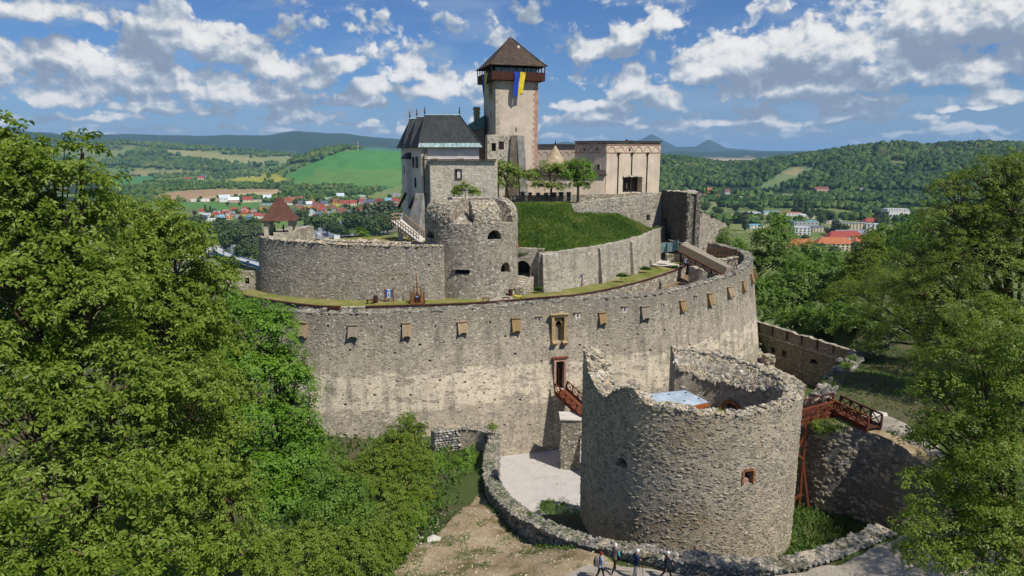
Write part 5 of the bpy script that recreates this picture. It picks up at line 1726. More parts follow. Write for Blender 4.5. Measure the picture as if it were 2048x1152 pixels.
# sloping buttress and battered foot left of the range
b = MB()
b.add([(-18.2, 112.5, 20), (-15.6, 110.6, 20), (-14.2, 113.5, 20), (-17.3, 116, 20), (-15.9, 113.4, 29.0), (-14.6, 112.9, 29.0), (-14.0, 113.6, 29.0), (-16.3, 116, 29.0)], [(0, 1, 5, 4), (1, 2, 6, 5), (2, 3, 7, 6), (3, 0, 4, 7), (4, 5, 6, 7)])
b.build('sloping_buttress', M_GREYR, t)
b = MB()
b.add([(-18.1, 115, 21.0), (-17.7, 111.6, 21.0), (-16.5, 112, 21.0), (-16.9, 116, 21.0), (-16.3, 116, 28.2), (-15.7, 113.7, 28.2), (-15.3, 114, 28.2), (-15.5, 116, 28.2)], [(0, 1, 5, 4), (1, 2, 6, 5), (2, 3, 7, 6), (3, 0, 4, 7), (4, 5, 6, 7)])
b.build('mossy_buttress', rubble('mossy_wall', [(.20, .17, .09), (.26, .22, .12)], (.24, .2, .11), 2.2, dark=((.08, .08, .035), .7)), t)

# timber walkway below the left palace
t = thing('timber_walkway', 'weathered timber walkway with railings sloping down below the slate palace', 'walkway', (-17, 106, 22))
b = MB()
dk = [at(782, 441, Y=107.5), at(806, 439, Y=110), at(852, 478, Y=103), at(838, 484, Y=99.5)]
b.add([tuple(p) for p in dk] + [tuple(p + Vector((0, 0, -.2))) for p in dk], [(0, 3, 2, 1), (4, 5, 6, 7), (0, 1, 5, 4), (1, 2, 6, 5), (2, 3, 7, 6), (3, 0, 4, 7)])
b.build('deck', M_CONC, t)
for (A_, B_) in ((dk[0], dk[3]), (dk[1], dk[2])):
    for k in range(12):
        p = A_.lerp(B_, k / 11)
        b = MB(); b.bar(p + Vector((0, 0, -.2)), p + Vector((0, 0, 1.0)), .10)
        if A_ is dk[0]: b.bar(p + Vector((0, 0, -.15)), p + Vector((-.1, -.5, -.45)), .12); b.bar(p + Vector((-.1, -.5, -.45)), p + Vector((.2, .2, -.9)), .10)
        b.build('railing_post', M_OLDWOOD, t)
    for h in (.5, 1.0):
        MB().bar(A_ + Vector((0, 0, h)), B_ + Vector((0, 0, h)), .10, .12).build('rail', M_OLDWOOD, t)
for h in (.45, 1.0): MB().bar(dk[0] + Vector((0, 0, h)), dk[1] + Vector((0, 0, h)), .12, .14).build('rail', M_OLDWOOD, t)
for f in (.15, .55):
    p = dk[0].lerp(dk[3], f) + Vector((.7, .7, 0)); MB().box((p.x, p.y, (p.z + 19.5) / 2), (.7, .7, p.z - 19.6)).build('support', M_WHITE, t)

# the big pale palace on the right
PC, PA, PB = Vector((17.7, 130, 0)), Vector((12.1, 133.9, 0)), Vector((28.8, 135, 0))
t = thing('arcaded_palace', 'large pale flat-topped palace with a pink painted arch frieze', 'building', (20, 134, 27))
PCV = poly_curve([PA, PC, PB, PB + Vector((-4, 9, 0))])
po = [span(PCV, 1246, 1283, 354, 384, 27, 37, 0, 37.6) + (1.5,)]
wall('wall', t, PCV, 26.5, 37.6, M_PALACE, .6, 0, po, 1.5, 2.4, back=False)
MB().prism([(p.x, p.y) for p in (PA, PC, PB, PB + Vector((-4, 9, 0)), PA + Vector((3, 9, 0)))], 37.1, 37.4).build('flat_roof', M_GREYR, t)
MB().bar(PA + Vector((-.1, 0, 37.66)), PC + Vector((.0, -.05, 37.66)), .7, .14).build('cornice', M_PIPE, t)
MB().bar(PC + Vector((-.05, -.05, 37.66)), PB + Vector((.1, 0, 37.66)), .7, .14).build('cornice', M_PIPE, t)
for q0, q1, na_ in ((0.05, PCV.S[1] - .05, 5), (PCV.S[1] + .05, PCV.S[2] - .05, 6)):
    L = (q1 - q0) / na_
    for zz in (36.95, 35.55):
        MB().bar(wpt(PCV, q0, zz, -.03), wpt(PCV, q1 - .001, zz, -.03), .10, .14).build('string_course', M_PINK, t)
    for k in range(na_):
        o, tt, nn, G = frame_at(PCV, q0 + L * (k + .5), 35.65)
        b = MB(); r1, r0 = L * .44, L * .37; m = 12
        vs, fs = [], []
        for j in range(m + 1):
            a = PI * j / m
            for r in (r0, r1):
                for d in (.0, .06): vs.append(G(r * math.cos(a), d, 1.02 * r / r1 * math.sin(a) * 1.05))
        for j in range(m):
            i = j * 4
            fs += [(i + 1, i + 3, i + 7, i + 5), (i, i + 1, i + 5, i + 4), (i + 2, i + 6, i + 7, i + 3)]
        b.add(vs, fs).build('painted_arch', M_PINK, t)
        if k in ((1, 3) if na_ == 5 else (2,)):
            MB().box(G(0, .03, .45), (.35, .06, .5), math.atan2(tt.y, tt.x)).build('loop_window', M_GLASS, t)
for px in (1237, 1264, 1295):
    q_, z_ = PCV.find(px, 306, 27, 37.5)
    o, tt, nn, G = frame_at(PCV, q_, 0)
    b = MB(); b.tube([G(0, .1, 27.0), G(0, .1, 35.3)], .10, 6); b.lathe(G(0, .14, 35.1), [(.10, 0), (.30, .25), (.30, .5)], 6)
    b.build('downpipe', M_PIPE, t)
for px in (1180, 1197):
    window_on(t, PCV, px - 2.5, px + 2.5, 329, 341, 27, 37, M_CREAMSTONE)
o, tt, nn, G = frame_at(PCV, (po[0][0] + po[0][1]) / 2, po[0][2]); rz = math.atan2(tt.y, tt.x)
w, h = po[0][1] - po[0][0], po[0][3] - po[0][2]
for x in (-.35, .65):
    MB().box(G(x, -1.42, h * .42), (.16, .12, 1.1), rz).build('light_slit', M_WHITE, t)
b = MB()
for k in range(8): b.box(G(-w / 2 + (k + .5) * w / 8, .05, h + .12 + .06 * ((k * 7) % 3)), (w / 8, .5, .3), rz)
for k in range(6): b.box(G(w / 2 + .12 + .05 * (k % 2), .03, (k + .5) * h / 6), (.35 + .12 * (k % 2), .3, h / 6 - .03), rz)
b.build('broken_surround', M_ROUGH, t)
MB().box((22.5, 137, 37.75), (.5, .5, .6)).build('roof_vent', M_IRON, t)
MB().box((23.4, 137, 37.7), (.7, .5, .4)).build('roof_vent', M_IRON, t)

# wing behind with the same frieze
t = thing('rear_wing', 'shaded low wing with arch frieze between keep and big palace', 'building', (9, 143, 27))
RWG = poly_curve([(4.5, 142), (14.5, 142.6), (15.5, 148)])
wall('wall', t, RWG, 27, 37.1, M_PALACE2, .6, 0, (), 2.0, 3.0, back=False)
MB().bar((4.4, 141.8, 37.2), (14.6, 142.4, 37.2), .7, .14).build('cornice', M_PIPE, t)
for k in range(6):
    o, tt, nn, G = frame_at(RWG, .8 + k * 1.45, 35.0)
    vs, fs = [], []; m = 10
    for j in range(m + 1):
        a = PI * j / m
        for r in (.52, .62):
            for d in (0, .06): vs.append(G(r * math.cos(a), d, r * math.sin(a) * 1.3))
    for j in range(m):
        i = j * 4; fs += [(i + 1, i + 3, i + 7, i + 5), (i, i + 1, i + 5, i + 4), (i + 2, i + 6, i + 7, i + 3)]
    MB().add(vs, fs).build('painted_arch', M_PINK, t)
t = thing('round_stair_turret', 'small round turret with a pale conical shingle roof behind the court trees', 'tower', (8.6, 137, 27))
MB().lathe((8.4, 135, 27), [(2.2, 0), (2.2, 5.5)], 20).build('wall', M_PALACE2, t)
rf = MB().lathe((8.4, 135, 32.4), [(2.9, 0), (1.9, 1.4), (.9, 3.1), (.08, 4.5)], 20).build('cone_roof', M_CONE, t)
MB().lathe((8.4, 135, 36.8), [(.06, 0), (.05, .4), (.13, .5), (.02, 1.2)], 6).build('finial', M_IRON, rf)

# long pale range behind the court trees
t = thing('court_range', 'long low cream range with a dark eave line behind the court trees', 'building', (9, 127, 27))
CR = poly_curve([(1.6, 126.5), (17.2, 127.5), (17.4, 131)])
wall('wall', t, CR, 27, 31.6, M_PALACE, .6, 0, (), 2, 2.5, back=False)
MB().add([(1.4, 126.0, 31.6), (17.4, 127.0, 31.6), (17.4, 130, 32.4), (1.4, 129, 32.4), (1.4, 126.0, 31.4), (17.4, 127.0, 31.4)], [(0, 1, 2, 3), (4, 5, 1, 0)]).build('eave_roof', M_PIPE, t)
LWL = Curve([(-1.5, 119.5), (2, 119.5), (6, 119.8), (10.5, 120.5), (17, 122.5), (26, 126.5)])
t = thing('court_parapet', 'low speckled stone parapet behind the dark posts of the upper court', 'wall', (8, 120.5, 27))
wall('masonry', t, LWL, 26.8, 28.3, M_TERR, .6, 0, (), .8, .8, rough_top=.05)
n = 500
q = rng.uniform(0, LWL.L, n); z = rng.uniform(27.1, 28.2, n)
P = LWL.surf(q, z, np.full(n, .02)); N = np.concatenate([LWL.nrm(q), np.zeros((n, 1))], 1)
stones_mesh('stonework', P, N, np.stack([rng.uniform(.1, .25, n), rng.uniform(.03, .07, n), rng.uniform(.07, .15, n)], 1), M_PSTONES, rng, t)

# dark posts standing in a row at the edge of the mound
for i, px in enumerate((1045, 1060, 1076, 1092, 1106, 1122, 1137)):
    p = at(px, 407.5, Y=115.5)
    w = (.62, .5, .55, .58, .95, .72, .62)[i]; h = (2.05, 1.95, 1.9, 1.9, 1.95, 2.0, 2.0)[i]
    lab = ['leftmost of the dark posts on the mound edge', 'slim dark post second from the left on the mound edge', 'dark post third from the left on the mound edge', 'dark post just left of the broad middle one',
           'broadest dark post, under the middle court tree', 'dark wide-capped post second from the right on the mound edge', 'rightmost of the dark posts, beside a tree trunk'][i]
    t = thing('dark_post', lab, 'post', (p.x, p.y, 27.0), 'dark posts along the mound edge')
    MB().box((p.x, p.y, 27.0 + h * .45), (w, w, h * .9)).build('shaft', M_BLACKW, t)
    b = MB(); b.box((p.x, p.y, 27.0 + h * .93), (w * 1.45, w * 1.45, h * .08)); b.box((p.x, p.y, 27.0 + h * .99), (w * 1.0, w * 1.0, h * .08))
    b.build('cap', M_BLACKW, t)

# guard turret on the ward wall
tc = at(563, 474, Y=93.6)
t = thing('guard_turret', 'open stone guard turret with a bell-shaped brown tiled roof', 'turret', (tc.x, tc.y, 23.6))
hw = 1.85
trz = .12
TG = lambda x, y, z: Vector((tc.x, tc.y, z)) + Matrix.Rotation(trz, 3, 'Z') @ Vector((x, y, 0))
MB().box(TG(0, 0, 23.9), (2 * hw, 2 * hw, .7), trz).build('floor', M_DRY, t)
zp0, zp1 = 24.2, 26.6
for sx in (-1, 1):
    for sy in (-1, 1):
        MB().box(TG(sx * (hw - .26), sy * (hw - .26), (zp0 + zp1) / 2), (.52, .52, zp1 - zp0), trz).build('pier', M_CREAMSTONE, t)
MB().box(TG(.45, -hw + .16, 24.55), (2.2, .3, .85), trz).build('parapet', M_CREAMSTONE, t)
MB().box(TG(hw - .16, 0, 24.5), (.3, 2.6, .8), trz).build('parapet', M_CREAMSTONE, t)
MB().box(TG(0, hw - .16, 24.5), (2.6, .3, .7), trz).build('parapet', M_CREAMSTONE, t)
prof = [(2.28, 26.55), (1.85, 26.95), (1.45, 27.55), (.75, 28.75), (.1, 29.75)]
b = MB(); vs = []
for r, z in prof: vs += [TG(sx * r, sy * r, z) for sx, sy in ((-1, -1), (1, -1), (1, 1), (-1, 1))]
fs = [(k * 4 + i, k * 4 + (i + 1) % 4, k * 4 + 4 + (i + 1) % 4, k * 4 + 4 + i) for k in range(4) for i in range(4)] + [(3, 2, 1, 0), (16, 17, 18, 19)]
rf = b.add(vs, fs).build('roof', M_TILE, t)
MB().lathe(TG(0, 0, 29.7), [(.10, 0), (.05, .2), (.14, .3), (.14, .42), (.02, .7)], 8).build('finial', M_IRON, rf)

# the round gun tower in the foreground
TC, TR = Vector((13.57, 49.97, 0)), 8.09
PH0, PH1 = -103, 177
RCV = Curve([arcp(TC, TR, math.radians(a)) for a in np.arange(PH0, PH1 + .1, 2)], step=.4)
phi_of = lambda q: PH0 + (PH1 - PH0) * np.asarray(q) / RCV.L
q_of = lambda p: (np.asarray(p) - PH0) / (PH1 - PH0) * RCV.L
RT_P = [-103, -97, -84, -79, -74, -66, -60, -55, -48, -42, -38, -34, -24, -10, 10, 40, 80, 110, 140, 165, 177]
RT_Z = [20.41, 20.79, 20.64, 19.87, 19.25, 18.71, 18.56, 19.1, 19.71, 19.95, 19.48, 19.02, 19.1, 18.87, 18.71, 18.75, 18.48, 18.33, 18.56, 18.71, 18.87]
rtop = lambda q: np.interp(phi_of(q), RT_P, RT_Z) + (fbm(np.asarray(q) / .5, np.asarray(q) * 0 + 2) - .5) * .36
t = thing('gun_tower', 'broken horseshoe-shaped round stone tower in the foreground moat', 'tower', (TC.x, TC.y, -1.4))
gun_tower = t


def rt(px, py): return RCV.find(px, py, 5, 18.5, 0, 18.5)


ro_ = [span(RCV, 1233, 1254, 912, 938, 5, 18.5, 0, 18.5) + (.9, True), span(RCV, 1488, 1505, 943, 966, 5, 18.5, 0, 18.5) + (.85,)]
wall('masonry', t, RCV, -2.2, 18.48, M_RTOW, .92, 0.0, ro_, .3, 1.4, topz=rtop, back=False, mtop=M_DRY)
# the inside: wall walk, rubble slope, inner face
thk = lambda p: np.interp(p, [-103, -70, -30, 0, 60, 90, 110, 150, 170, 177], [1.77, 1.77, 1.15, 1.15, 1.23, 1.54, 2.23, 2.54, 2.62, 2.46])
drop = lambda p: np.interp(p, [-103, -85, -60, -20, 60, 90, 105, 150, 177], [.38, .92, .46, .2, .23, .46, 1.3, 1.77, .92])
NP = 240
V, Fq = [], []
for i in range(NP):
    p = PH0 + (PH1 - PH0) * i / (NP - 1)
    f = math.radians(p); zt = float(rtop(q_of(p))); th = float(thk(p)); dr = float(drop(p))
    jg = lambda s: (float(fbm(np.array(p / 3.0 + s), np.array(s * 3.1))) - .5) * .45
    far = 90 < p
    prof = [(.89, zt + jg(1) * .5), (.99, zt - (.3 if far else .1)), (th * .62 + .23, zt - dr * .45 + jg(2)), (th * .85, zt - dr * .8 + jg(3)), (th, zt - dr + jg(4)), (th + .05, 15.1), (th + .05, 11.6)]
    for d, z in prof:
        x, y = arcp(TC, TR - d, f); V.append((x, y, z))
K = 7
for i in range(NP - 1):
    for k in range(K - 1): Fq.append((i * K + k, (i + 1) * K + k, (i + 1) * K + k + 1, i * K + k + 1))
MB().add(V, Fq).build('inner_face', M_DRY, t)
for i, p in ((0, PH0), (NP - 1, PH1)):       # the two broken ends
    f = math.radians(p); ring = V[i * K:(i + 1) * K]
    o0 = [(*arcp(TC, TR, f), -2.2), (*arcp(TC, TR, f), float(rtop(q_of(p))))]
    poly = [o0[1]] + ring + [(ring[-1][0], ring[-1][1], -2.2), o0[0]]
    MB().add(poly, [tuple(range(len(poly)))]).build('broken_end', M_DRY, t)
sheet('tower_floor', [arcp(TC, TR - 1.0, math.radians(a)) for a in range(0, 360, 12)], M_EARTH, lambda x, y: 12.8 + 0 * x, .8, 0)
# bedded stones on the outer face: the largest ones in view singly, the rest together
n = 6500
q = rng.uniform(q_of(-100), q_of(100), n); z = rng.uniform(6.2, 19.4, n)
z = np.minimum(z, rtop(q) - rng.uniform(.08, .3, n))
ok = free_of(q, z, ro_, .22); q, z = q[ok], z[ok]
P = RCV.surf(q, z, rng.uniform(-.0, .06, len(q)))
N = np.concatenate([RCV.nrm(q), rng.normal(0, .12, (len(q), 1))], 1)
size = np.stack([rng.uniform(.08, .20, len(q)), rng.uniform(.03, .07, len(q)), rng.uniform(.04, .09, len(q))], 1)
upper = np.clip((z - 11) / 6, 0, 1) * rng.random(len(q))
u_, v_ = proj(P)
vis = (np.abs(phi_of(q)) < 62) & (v_ < 1110)
big = np.argsort(-(size[:, 0] * size[:, 2]) * vis)[:300]
stone_parts(P[big], N[big], size[big] * 1.12, M_DSTONES, rng, t, roll=.2)
rest = np.setdiff1d(np.arange(len(q)), big)
dk_ = upper[rest] > .35
stones_mesh('stonework', P[rest][dk_], N[rest][dk_], size[rest][dk_], M_DSTONES, rng, t, roll=.25)
stones_mesh('lower_stonework', P[rest][~dk_], N[rest][~dk_], size[rest][~dk_], M_STONES, rng, t, roll=.25)


def rim_pts(n, p0, p1, d0=0, d1=1):
    p = rng.uniform(p0, p1, n); s = rng.uniform(d0, d1, n)
    P = np.zeros((n, 3)); N = np.zeros((n, 3))
    for i in range(n):
        zt = float(rtop(q_of(p[i]))); th = float(thk(p[i])); dr = float(drop(p[i]))
        d = s[i] * th
        zz = zt - (0 if d < .9 else dr * (d - .9) / max(.1, th - .9)) - (.16 if p[i] > 90 and d > .95 else 0)
        x, y = arcp(TC, TR - d, math.radians(p[i]))
        P[i] = (x, y, zz); N[i] = (-math.sin(math.radians(p[i])) * dr * .4, math.cos(math.radians(p[i])) * dr * .4, 1)
    return P, N + rng.normal(0, .25, N.shape)


P, N = rim_pts(1500, -102, 176)
n = len(P)
stones_mesh('rim_rubble', P, N, np.stack([rng.uniform(.08, .23, n), rng.uniform(.05, .12, n), rng.uniform(.06, .17, n)], 1), M_PSTONES, rng, t, roll=2)
P, N = rim_pts(1100, 96, 172, .42, 1.0)
n = len(P)
stones_mesh('slope_rubble', P, N, np.stack([rng.uniform(.09, .25, n), rng.uniform(.08, .17, n), rng.uniform(.08, .2, n)], 1), M_PSTONES, rng, t, roll=2)
# big loose blocks on the spike and the breach: one can pick these out
P, N = rim_pts(60, -102, -80, 0, 1)
P2, N2 = rim_pts(70, -80, -36, .1, 1)
P3, N3 = rim_pts(60, 92, 176, .5, 1)
P, N = np.concatenate([P, P2, P3]), np.concatenate([N, N2, N3])
P[:, 2] -= .04
n = len(P)
stone_parts(P, N, np.stack([rng.uniform(.17, .35, n), rng.uniform(.11, .21, n), rng.uniform(.14, .28, n)], 1), M_PSTONES, rng, t, 'rim_stone', 2)
# spike: ragged inner break going down to the breach
n = 170
p = rng.uniform(-98, -62, n)
P = np.array([(*arcp(TC, TR - rng.uniform(.25, 1.7), math.radians(a)), float(np.interp(a, RT_P, RT_Z)) - rng.uniform(.1, 1.7)) for a in p])
N = np.array([(math.cos(math.radians(a)) * .8, math.sin(math.radians(a)) * .8, .5) for a in p]) + rng.normal(0, .3, (n, 3))
stones_mesh('breach_rubble', P, N, np.stack([rng.uniform(.12, .31, n), rng.uniform(.08, .2, n), rng.uniform(.11, .23, n)], 1), M_PSTONES, rng, t, roll=2)
# brick surrounds
o, tt, nn, G = frame_at(RCV, (ro_[1][0] + ro_[1][1]) / 2, ro_[1][2]); rz = math.atan2(tt.y, tt.x); w, h = ro_[1][1] - ro_[1][0], ro_[1][3] - ro_[1][2]
for s in (-1, 1):
    for k in range(6): MB().box(G(s * (w / 2 + .05), .0, (k + .5) * h / 6), (.13 + .05 * (k % 2), .11, h / 6 - .015), rz).build('brick', M_BRICK, t)
for k in range(7): MB().box(G(-w / 2 + (k + .5) * w / 7, .0, h + .07), (w / 7 - .015, .11, .16), rz).build('brick', M_BRICK, t)
MB().box(G(-.15, -.35, .14), (w * .7, .5, .28), rz).build('sill_stone', M_PINK, t)
# brick arch in the inner face on the right
AN = math.radians(126); ri = TR - float(thk(126)) - .06
ac = Vector((*arcp(TC, ri, AN), 14.25)); an = Vector((-math.sin(AN), math.cos(AN), 0)); at2 = Vector((-an.y, an.x, 0))
AG = lambda x, d, h: ac + at2 * x * .77 + an * d + Vector((0, 0, h * .77))
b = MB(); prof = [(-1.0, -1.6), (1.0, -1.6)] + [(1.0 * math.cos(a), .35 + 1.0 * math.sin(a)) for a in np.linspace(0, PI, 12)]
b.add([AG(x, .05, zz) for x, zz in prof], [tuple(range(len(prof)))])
b.build('dark_arch_panel', M_DARK, t)  # flat dark panel, the shade of a recess put into its colour
for k in range(17):
    a = PI * (k + .5) / 17
    R_ = Matrix.Rotation(math.atan2(at2.y, at2.x), 3, 'Z') @ Matrix.Rotation(-(a - PI / 2), 3, 'Y')
    MB().box(AG(1.16 * math.cos(a), .1, .35 + 1.16 * math.sin(a)), (.145, .2, .26), rot=R_).build('brick', M_BRICK, t)
# weeds on the rim
# shed roof inside the tower
t = thing('shed_roof', 'blue-grey sheet metal shed roof on orange timber inside the broken tower', 'roof', (13, 48, 12.8))
zR = 17.17
rc = [at(1282, 791, z=zR), at(1372, 782, z=zR + .1), at(1417, 804, z=zR - .1), at(1352, 818, z=zR - .25)]
npan = 11
for k in range(npan):
    f0, f1 = k / npan, (k + 1) / npan - .012
    q4 = [rc[0].lerp(rc[3], f0), rc[1].lerp(rc[2], f0), rc[1].lerp(rc[2], f1), rc[0].lerp(rc[3], f1)]
    b = MB(); dz = Vector((0, 0, .05))
    b.add(q4 + [p - dz for p in q4], [(0, 3, 2, 1), (4, 5, 6, 7), (0, 1, 5, 4), (1, 2, 6, 5), (2, 3, 7, 6), (3, 0, 4, 7)])
    b.bar(q4[0] + Vector((0, 0, .03)), q4[1] + Vector((0, 0, .03)), .05, .07)
    b.build('roof_panel', M_BLUEROOF, t)
for k in (2, 8):
    for f in (.1, .5, .9):
        p = rc[0].lerp(rc[3], k / npan).lerp(rc[1].lerp(rc[2], k / npan), f)
        MB().box(p + Vector((0, 0, .09)), (.16, .06, .05)).build('snow_guard', M_PIPE, t)
for a, c in ((3, 2), (0, 3), (2, 1)):
    MB().bar(rc[a] - Vector((0, 0, .22)), rc[c] - Vector((0, 0, .22)), .08, .3).build('fascia', M_ORANGE, t)
for p in rc:
    q_ = p.lerp((rc[0] + rc[2]) / 2, .1)
    MB().box((q_.x, q_.y, (12.8 + p.z - .2) / 2), (.15, .15, p.z - 13.0)).build('post', M_ORANGE, t)

# low moat wall
t = thing('moat_wall', 'low curving rubble wall with a broad worn top around the tower moat', 'wall', wpt(MW, MW.L * .6, 3))
moat_wall = t
wall('masonry', t, MW, -2, 5.1, M_DRY, 1.15, .02, (), .45, 1.0, topz=lambda q: MW.z(q) + (fbm(np.asarray(q) / .8, np.asarray(q) * 0 + 7) - .5) * .3, mtop=M_RTOW)
n = 2000
q = rng.uniform(0, MW.L, n); d = np.clip(rng.uniform(-.1, 1.3, n), 0, 1.15)
P = MW.surf(q, MW.z(q), d); N = np.tile((0, 0, 1.0), (n, 1)) + rng.normal(0, .25, (n, 3))
stones_mesh('top_rubble', P, N, np.stack([rng.uniform(.08, .22, n), rng.uniform(.03, .09, n), rng.uniform(.07, .18, n)], 1), M_MOSSY, rng, t, roll=2)
# stones of the outer face: those nearest the camera singly
n = 1500
q = rng.uniform(6, MW.L - 3, n); zf = rng.uniform(0, 1, n)
_g = MW.surf(q, 0 * q, np.full(n, -.6)); gz = height(_g[:, 0], _g[:, 1])
z = gz + zf * (MW.z(q) - gz)
P = MW.surf(q, z, np.full(n, .0), .02, 5.1); N = np.concatenate([MW.nrm(q), rng.normal(0, .15, (n, 1))], 1)
size = np.stack([rng.uniform(.10, .24, n), rng.uniform(.07, .13, n), rng.uniform(.07, .15, n)], 1)
big = np.argsort(-size[:, 0] * size[:, 2] / np.maximum(P[:, 1], 1) ** 2)[:280]
stone_parts(P[big], N[big], size[big], M_MOSSY, rng, t)
rest = np.setdiff1d(np.arange(n), big)
stones_mesh('stonework', P[rest], N[rest], size[rest], M_MOSSY, rng, t)
# dry-stone end block: every stone of its face
EB = Curve([MOATC[0], MOATC[1]] + [MOATC[2]], smooth=False)
fp, fs_ = [], []
zz = 0.4
while zz < 5.1:
    hh = rng.uniform(.20, .36); xx = .0
    while xx < EB.S[1] - .1:
        ww = rng.uniform(.28, .62)
        fp.append((xx + ww / 2, zz + hh / 2)); fs_.append((ww / 2 * 1.02, rng.uniform(.12, .24), hh / 2 * 1.06)); xx += ww
    zz += hh
q = np.array([a[0] for a in fp]); z = np.array([a[1] for a in fp])
P = EB.surf(q, z, rng.uniform(-.05, .05, len(q))); N = np.concatenate([EB.nrm(q), np.zeros((len(q), 1))], 1)
M_GREYST = stonemat('grey_field_stone', [(.22, .215, .205), (.32, .31, .29), (.42, .40, .36), (.17, .17, .17), (.38, .33, .25), (.48, .46, .42)])
stone_parts(P, N, np.array(fs_), M_GREYST, rng, t, 'field_stone', .12)
# inner end face, towards the court
ef = [(MOATC[2].x + 1.5, MOATC[2].y - .2), (MOATC[2].x + 1.2, MOATC[2].y - 5.5)]
EC = Curve([(ef[1][0], ef[1][1]), (ef[0][0], ef[0][1])], smooth=False)
n = 110
q = rng.uniform(0, EC.L, n); z = rng.uniform(-1, 5.2, n)
P = EC.surf(q, z, np.full(n, .2)); N = np.concatenate([EC.nrm(q), np.zeros((n, 1))], 1)
stone_parts(P, N, np.stack([rng.uniform(.2, .36, n), rng.uniform(.1, .2, n), rng.uniform(.14, .24, n)], 1), M_GREYST, rng, t, 'field_stone', .2)

# scarp rock wall right of the gun tower
t = thing('scarp_wall', 'dark curved rock-faced moat wall right of the gun tower', 'wall', wpt(SCV, SCV.L / 2, 0))
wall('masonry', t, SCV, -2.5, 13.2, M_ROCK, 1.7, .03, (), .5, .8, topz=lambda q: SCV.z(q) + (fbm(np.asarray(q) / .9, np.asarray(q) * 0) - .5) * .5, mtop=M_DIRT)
n = 1500
q = rng.uniform(0, SCV.L, n); z = rng.uniform(3, 14.5, n)
P = SCV.surf(q, np.minimum(z, SCV.z(q) - .2), np.full(n, .0), .03, 13.2); N = np.concatenate([SCV.nrm(q), rng.normal(0, .2, (n, 1))], 1)
stones_mesh('stonework', P, N, np.stack([rng.uniform(.08, .28, n), rng.uniform(.03, .10, n), rng.uniform(.07, .2, n)], 1), M_DSTONES, rng, t)

n = 14
q = rng.uniform(0, SCV.L, n); z = rng.uniform(5, 14.3, n)
P = SCV.surf(q, np.minimum(z, SCV.z(q) - .3), np.full(n, .05), .03, 13.2); N = np.concatenate([SCV.nrm(q), rng.normal(0, .3, (n, 1))], 1)
stone_parts(P, N, np.stack([rng.uniform(.2, .45, n), rng.uniform(.06, .16, n), rng.uniform(.16, .36, n)], 1), M_DSTONES, rng, t, 'rock', .5)

# ruined parapet along the moat edge, further back
RP = Curve([(56, 99, 7.8), at(1745, 690, z=9.6), at(1700, 712, z=11.1), at(1665, 746, z=13.1), at(1640, 769, z=14.4), at(1612, 797, z=15.2)])
t = thing('ruined_parapet', 'tumbled grey ruined parapet along the shaded lawn right of the curtain wall', 'wall', wpt(RP, RP.L / 2, 5))
wall('masonry', t, RP, -2, 7.0, M_ROCK, 1.3, .02, (), .5, 1.5, topz=lambda q: RP.z(q) + (fbm(np.asarray(q) / 1.4, np.asarray(q) * 0 + 4) - .5) * 1.7, rough_top=.15, mtop=M_GRASS)
n = 1400
q = rng.uniform(0, RP.L, n); d = rng.uniform(-.2, 1.5, n)
P = RP.surf(q, RP.z(q) - np.where(d < 0, rng.uniform(0, 4, n), .1), np.maximum(d, 0)); N = np.concatenate([RP.nrm(q), np.ones((n, 1))], 1) + rng.normal(0, .3, (n, 3))
stones_mesh('rubble', P, N, np.stack([rng.uniform(.14, .42, n), rng.uniform(.08, .22, n), rng.uniform(.12, .3, n)], 1), M_MOSSY, rng, t, roll=2)

n = 85
q = rng.uniform(0, RP.L, n)
P = RP.surf(q, RP.z(q) - rng.uniform(-.5, 1.6, n), rng.uniform(-.3, 1.1, n)); N = np.concatenate([RP.nrm(q), rng.normal(.3, .4, (n, 1))], 1)
stone_parts(P, N, np.stack([rng.uniform(.3, .8, n), rng.uniform(.2, .5, n), rng.uniform(.25, .65, n)], 1), M_MOSSY, rng, t, 'rock', 1)

# outer ward wall with merlons behind it
OW = Curve([(40.4, 119, 6.8), (44, 113, 6.6), (48, 106.5, 6.2), (52, 100, 5.9), (55.5, 95, 5.7), (60, 90, 5.5)])
oq = np.linspace(2, OW.L - 2, 12)
oops = [(a - .16, a + .16, 4.75, 6.0, .5) for a in oq[1:]]
oops += [span(OW, 1542, 1550, 694, 708, -2, 5, 0, 6) + (.8,), span(OW, 1564, 1574, 700, 716, -2, 5, 0, 6) + (.8,), span(OW, 1620, 1634, 716, 730, -2, 5, 0, 6) + (.8, True)]
t = thing('outer_ward_wall', 'shaded outer wall with narrow slits between merlons, under the right-hand trees', 'wall', wpt(OW, OW.L / 2, -1))
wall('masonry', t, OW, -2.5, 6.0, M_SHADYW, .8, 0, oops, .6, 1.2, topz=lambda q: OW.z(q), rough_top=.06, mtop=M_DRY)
b = MB()
for a in np.arange(0, OW.L - .9, 1.0):
    p, r = wpt(OW, a, 0, -.35), wpt(OW, a + 1.0, 0, -.35)
    z0_ = float(OW.z(a)); z1_ = float(OW.z(a + 1))
    bi, br = wpt(OW, a, 0, .05), wpt(OW, a + 1.0, 0, .05)
    b.add([(p.x, p.y, z0_ - 1.75), (r.x, r.y, z1_ - 1.75), (br.x, br.y, z1_ - 1.75), (bi.x, bi.y, z0_ - 1.75), (p.x, p.y, z0_ - 2.0), (r.x, r.y, z1_ - 2.0)], [(0, 1, 2, 3), (4, 5, 1, 0)])
b.build('ledge', M_DRY, t)
n = 1500
q = rng.uniform(0, OW.L, n); z = rng.uniform(-2, 5.4, n); ok = free_of(q, z, oops, .2); q, z = q[ok], z[ok]
P = OW.surf(q, z, np.full(len(q), .03)); N = np.concatenate([OW.nrm(q), np.zeros((len(q), 1))], 1)
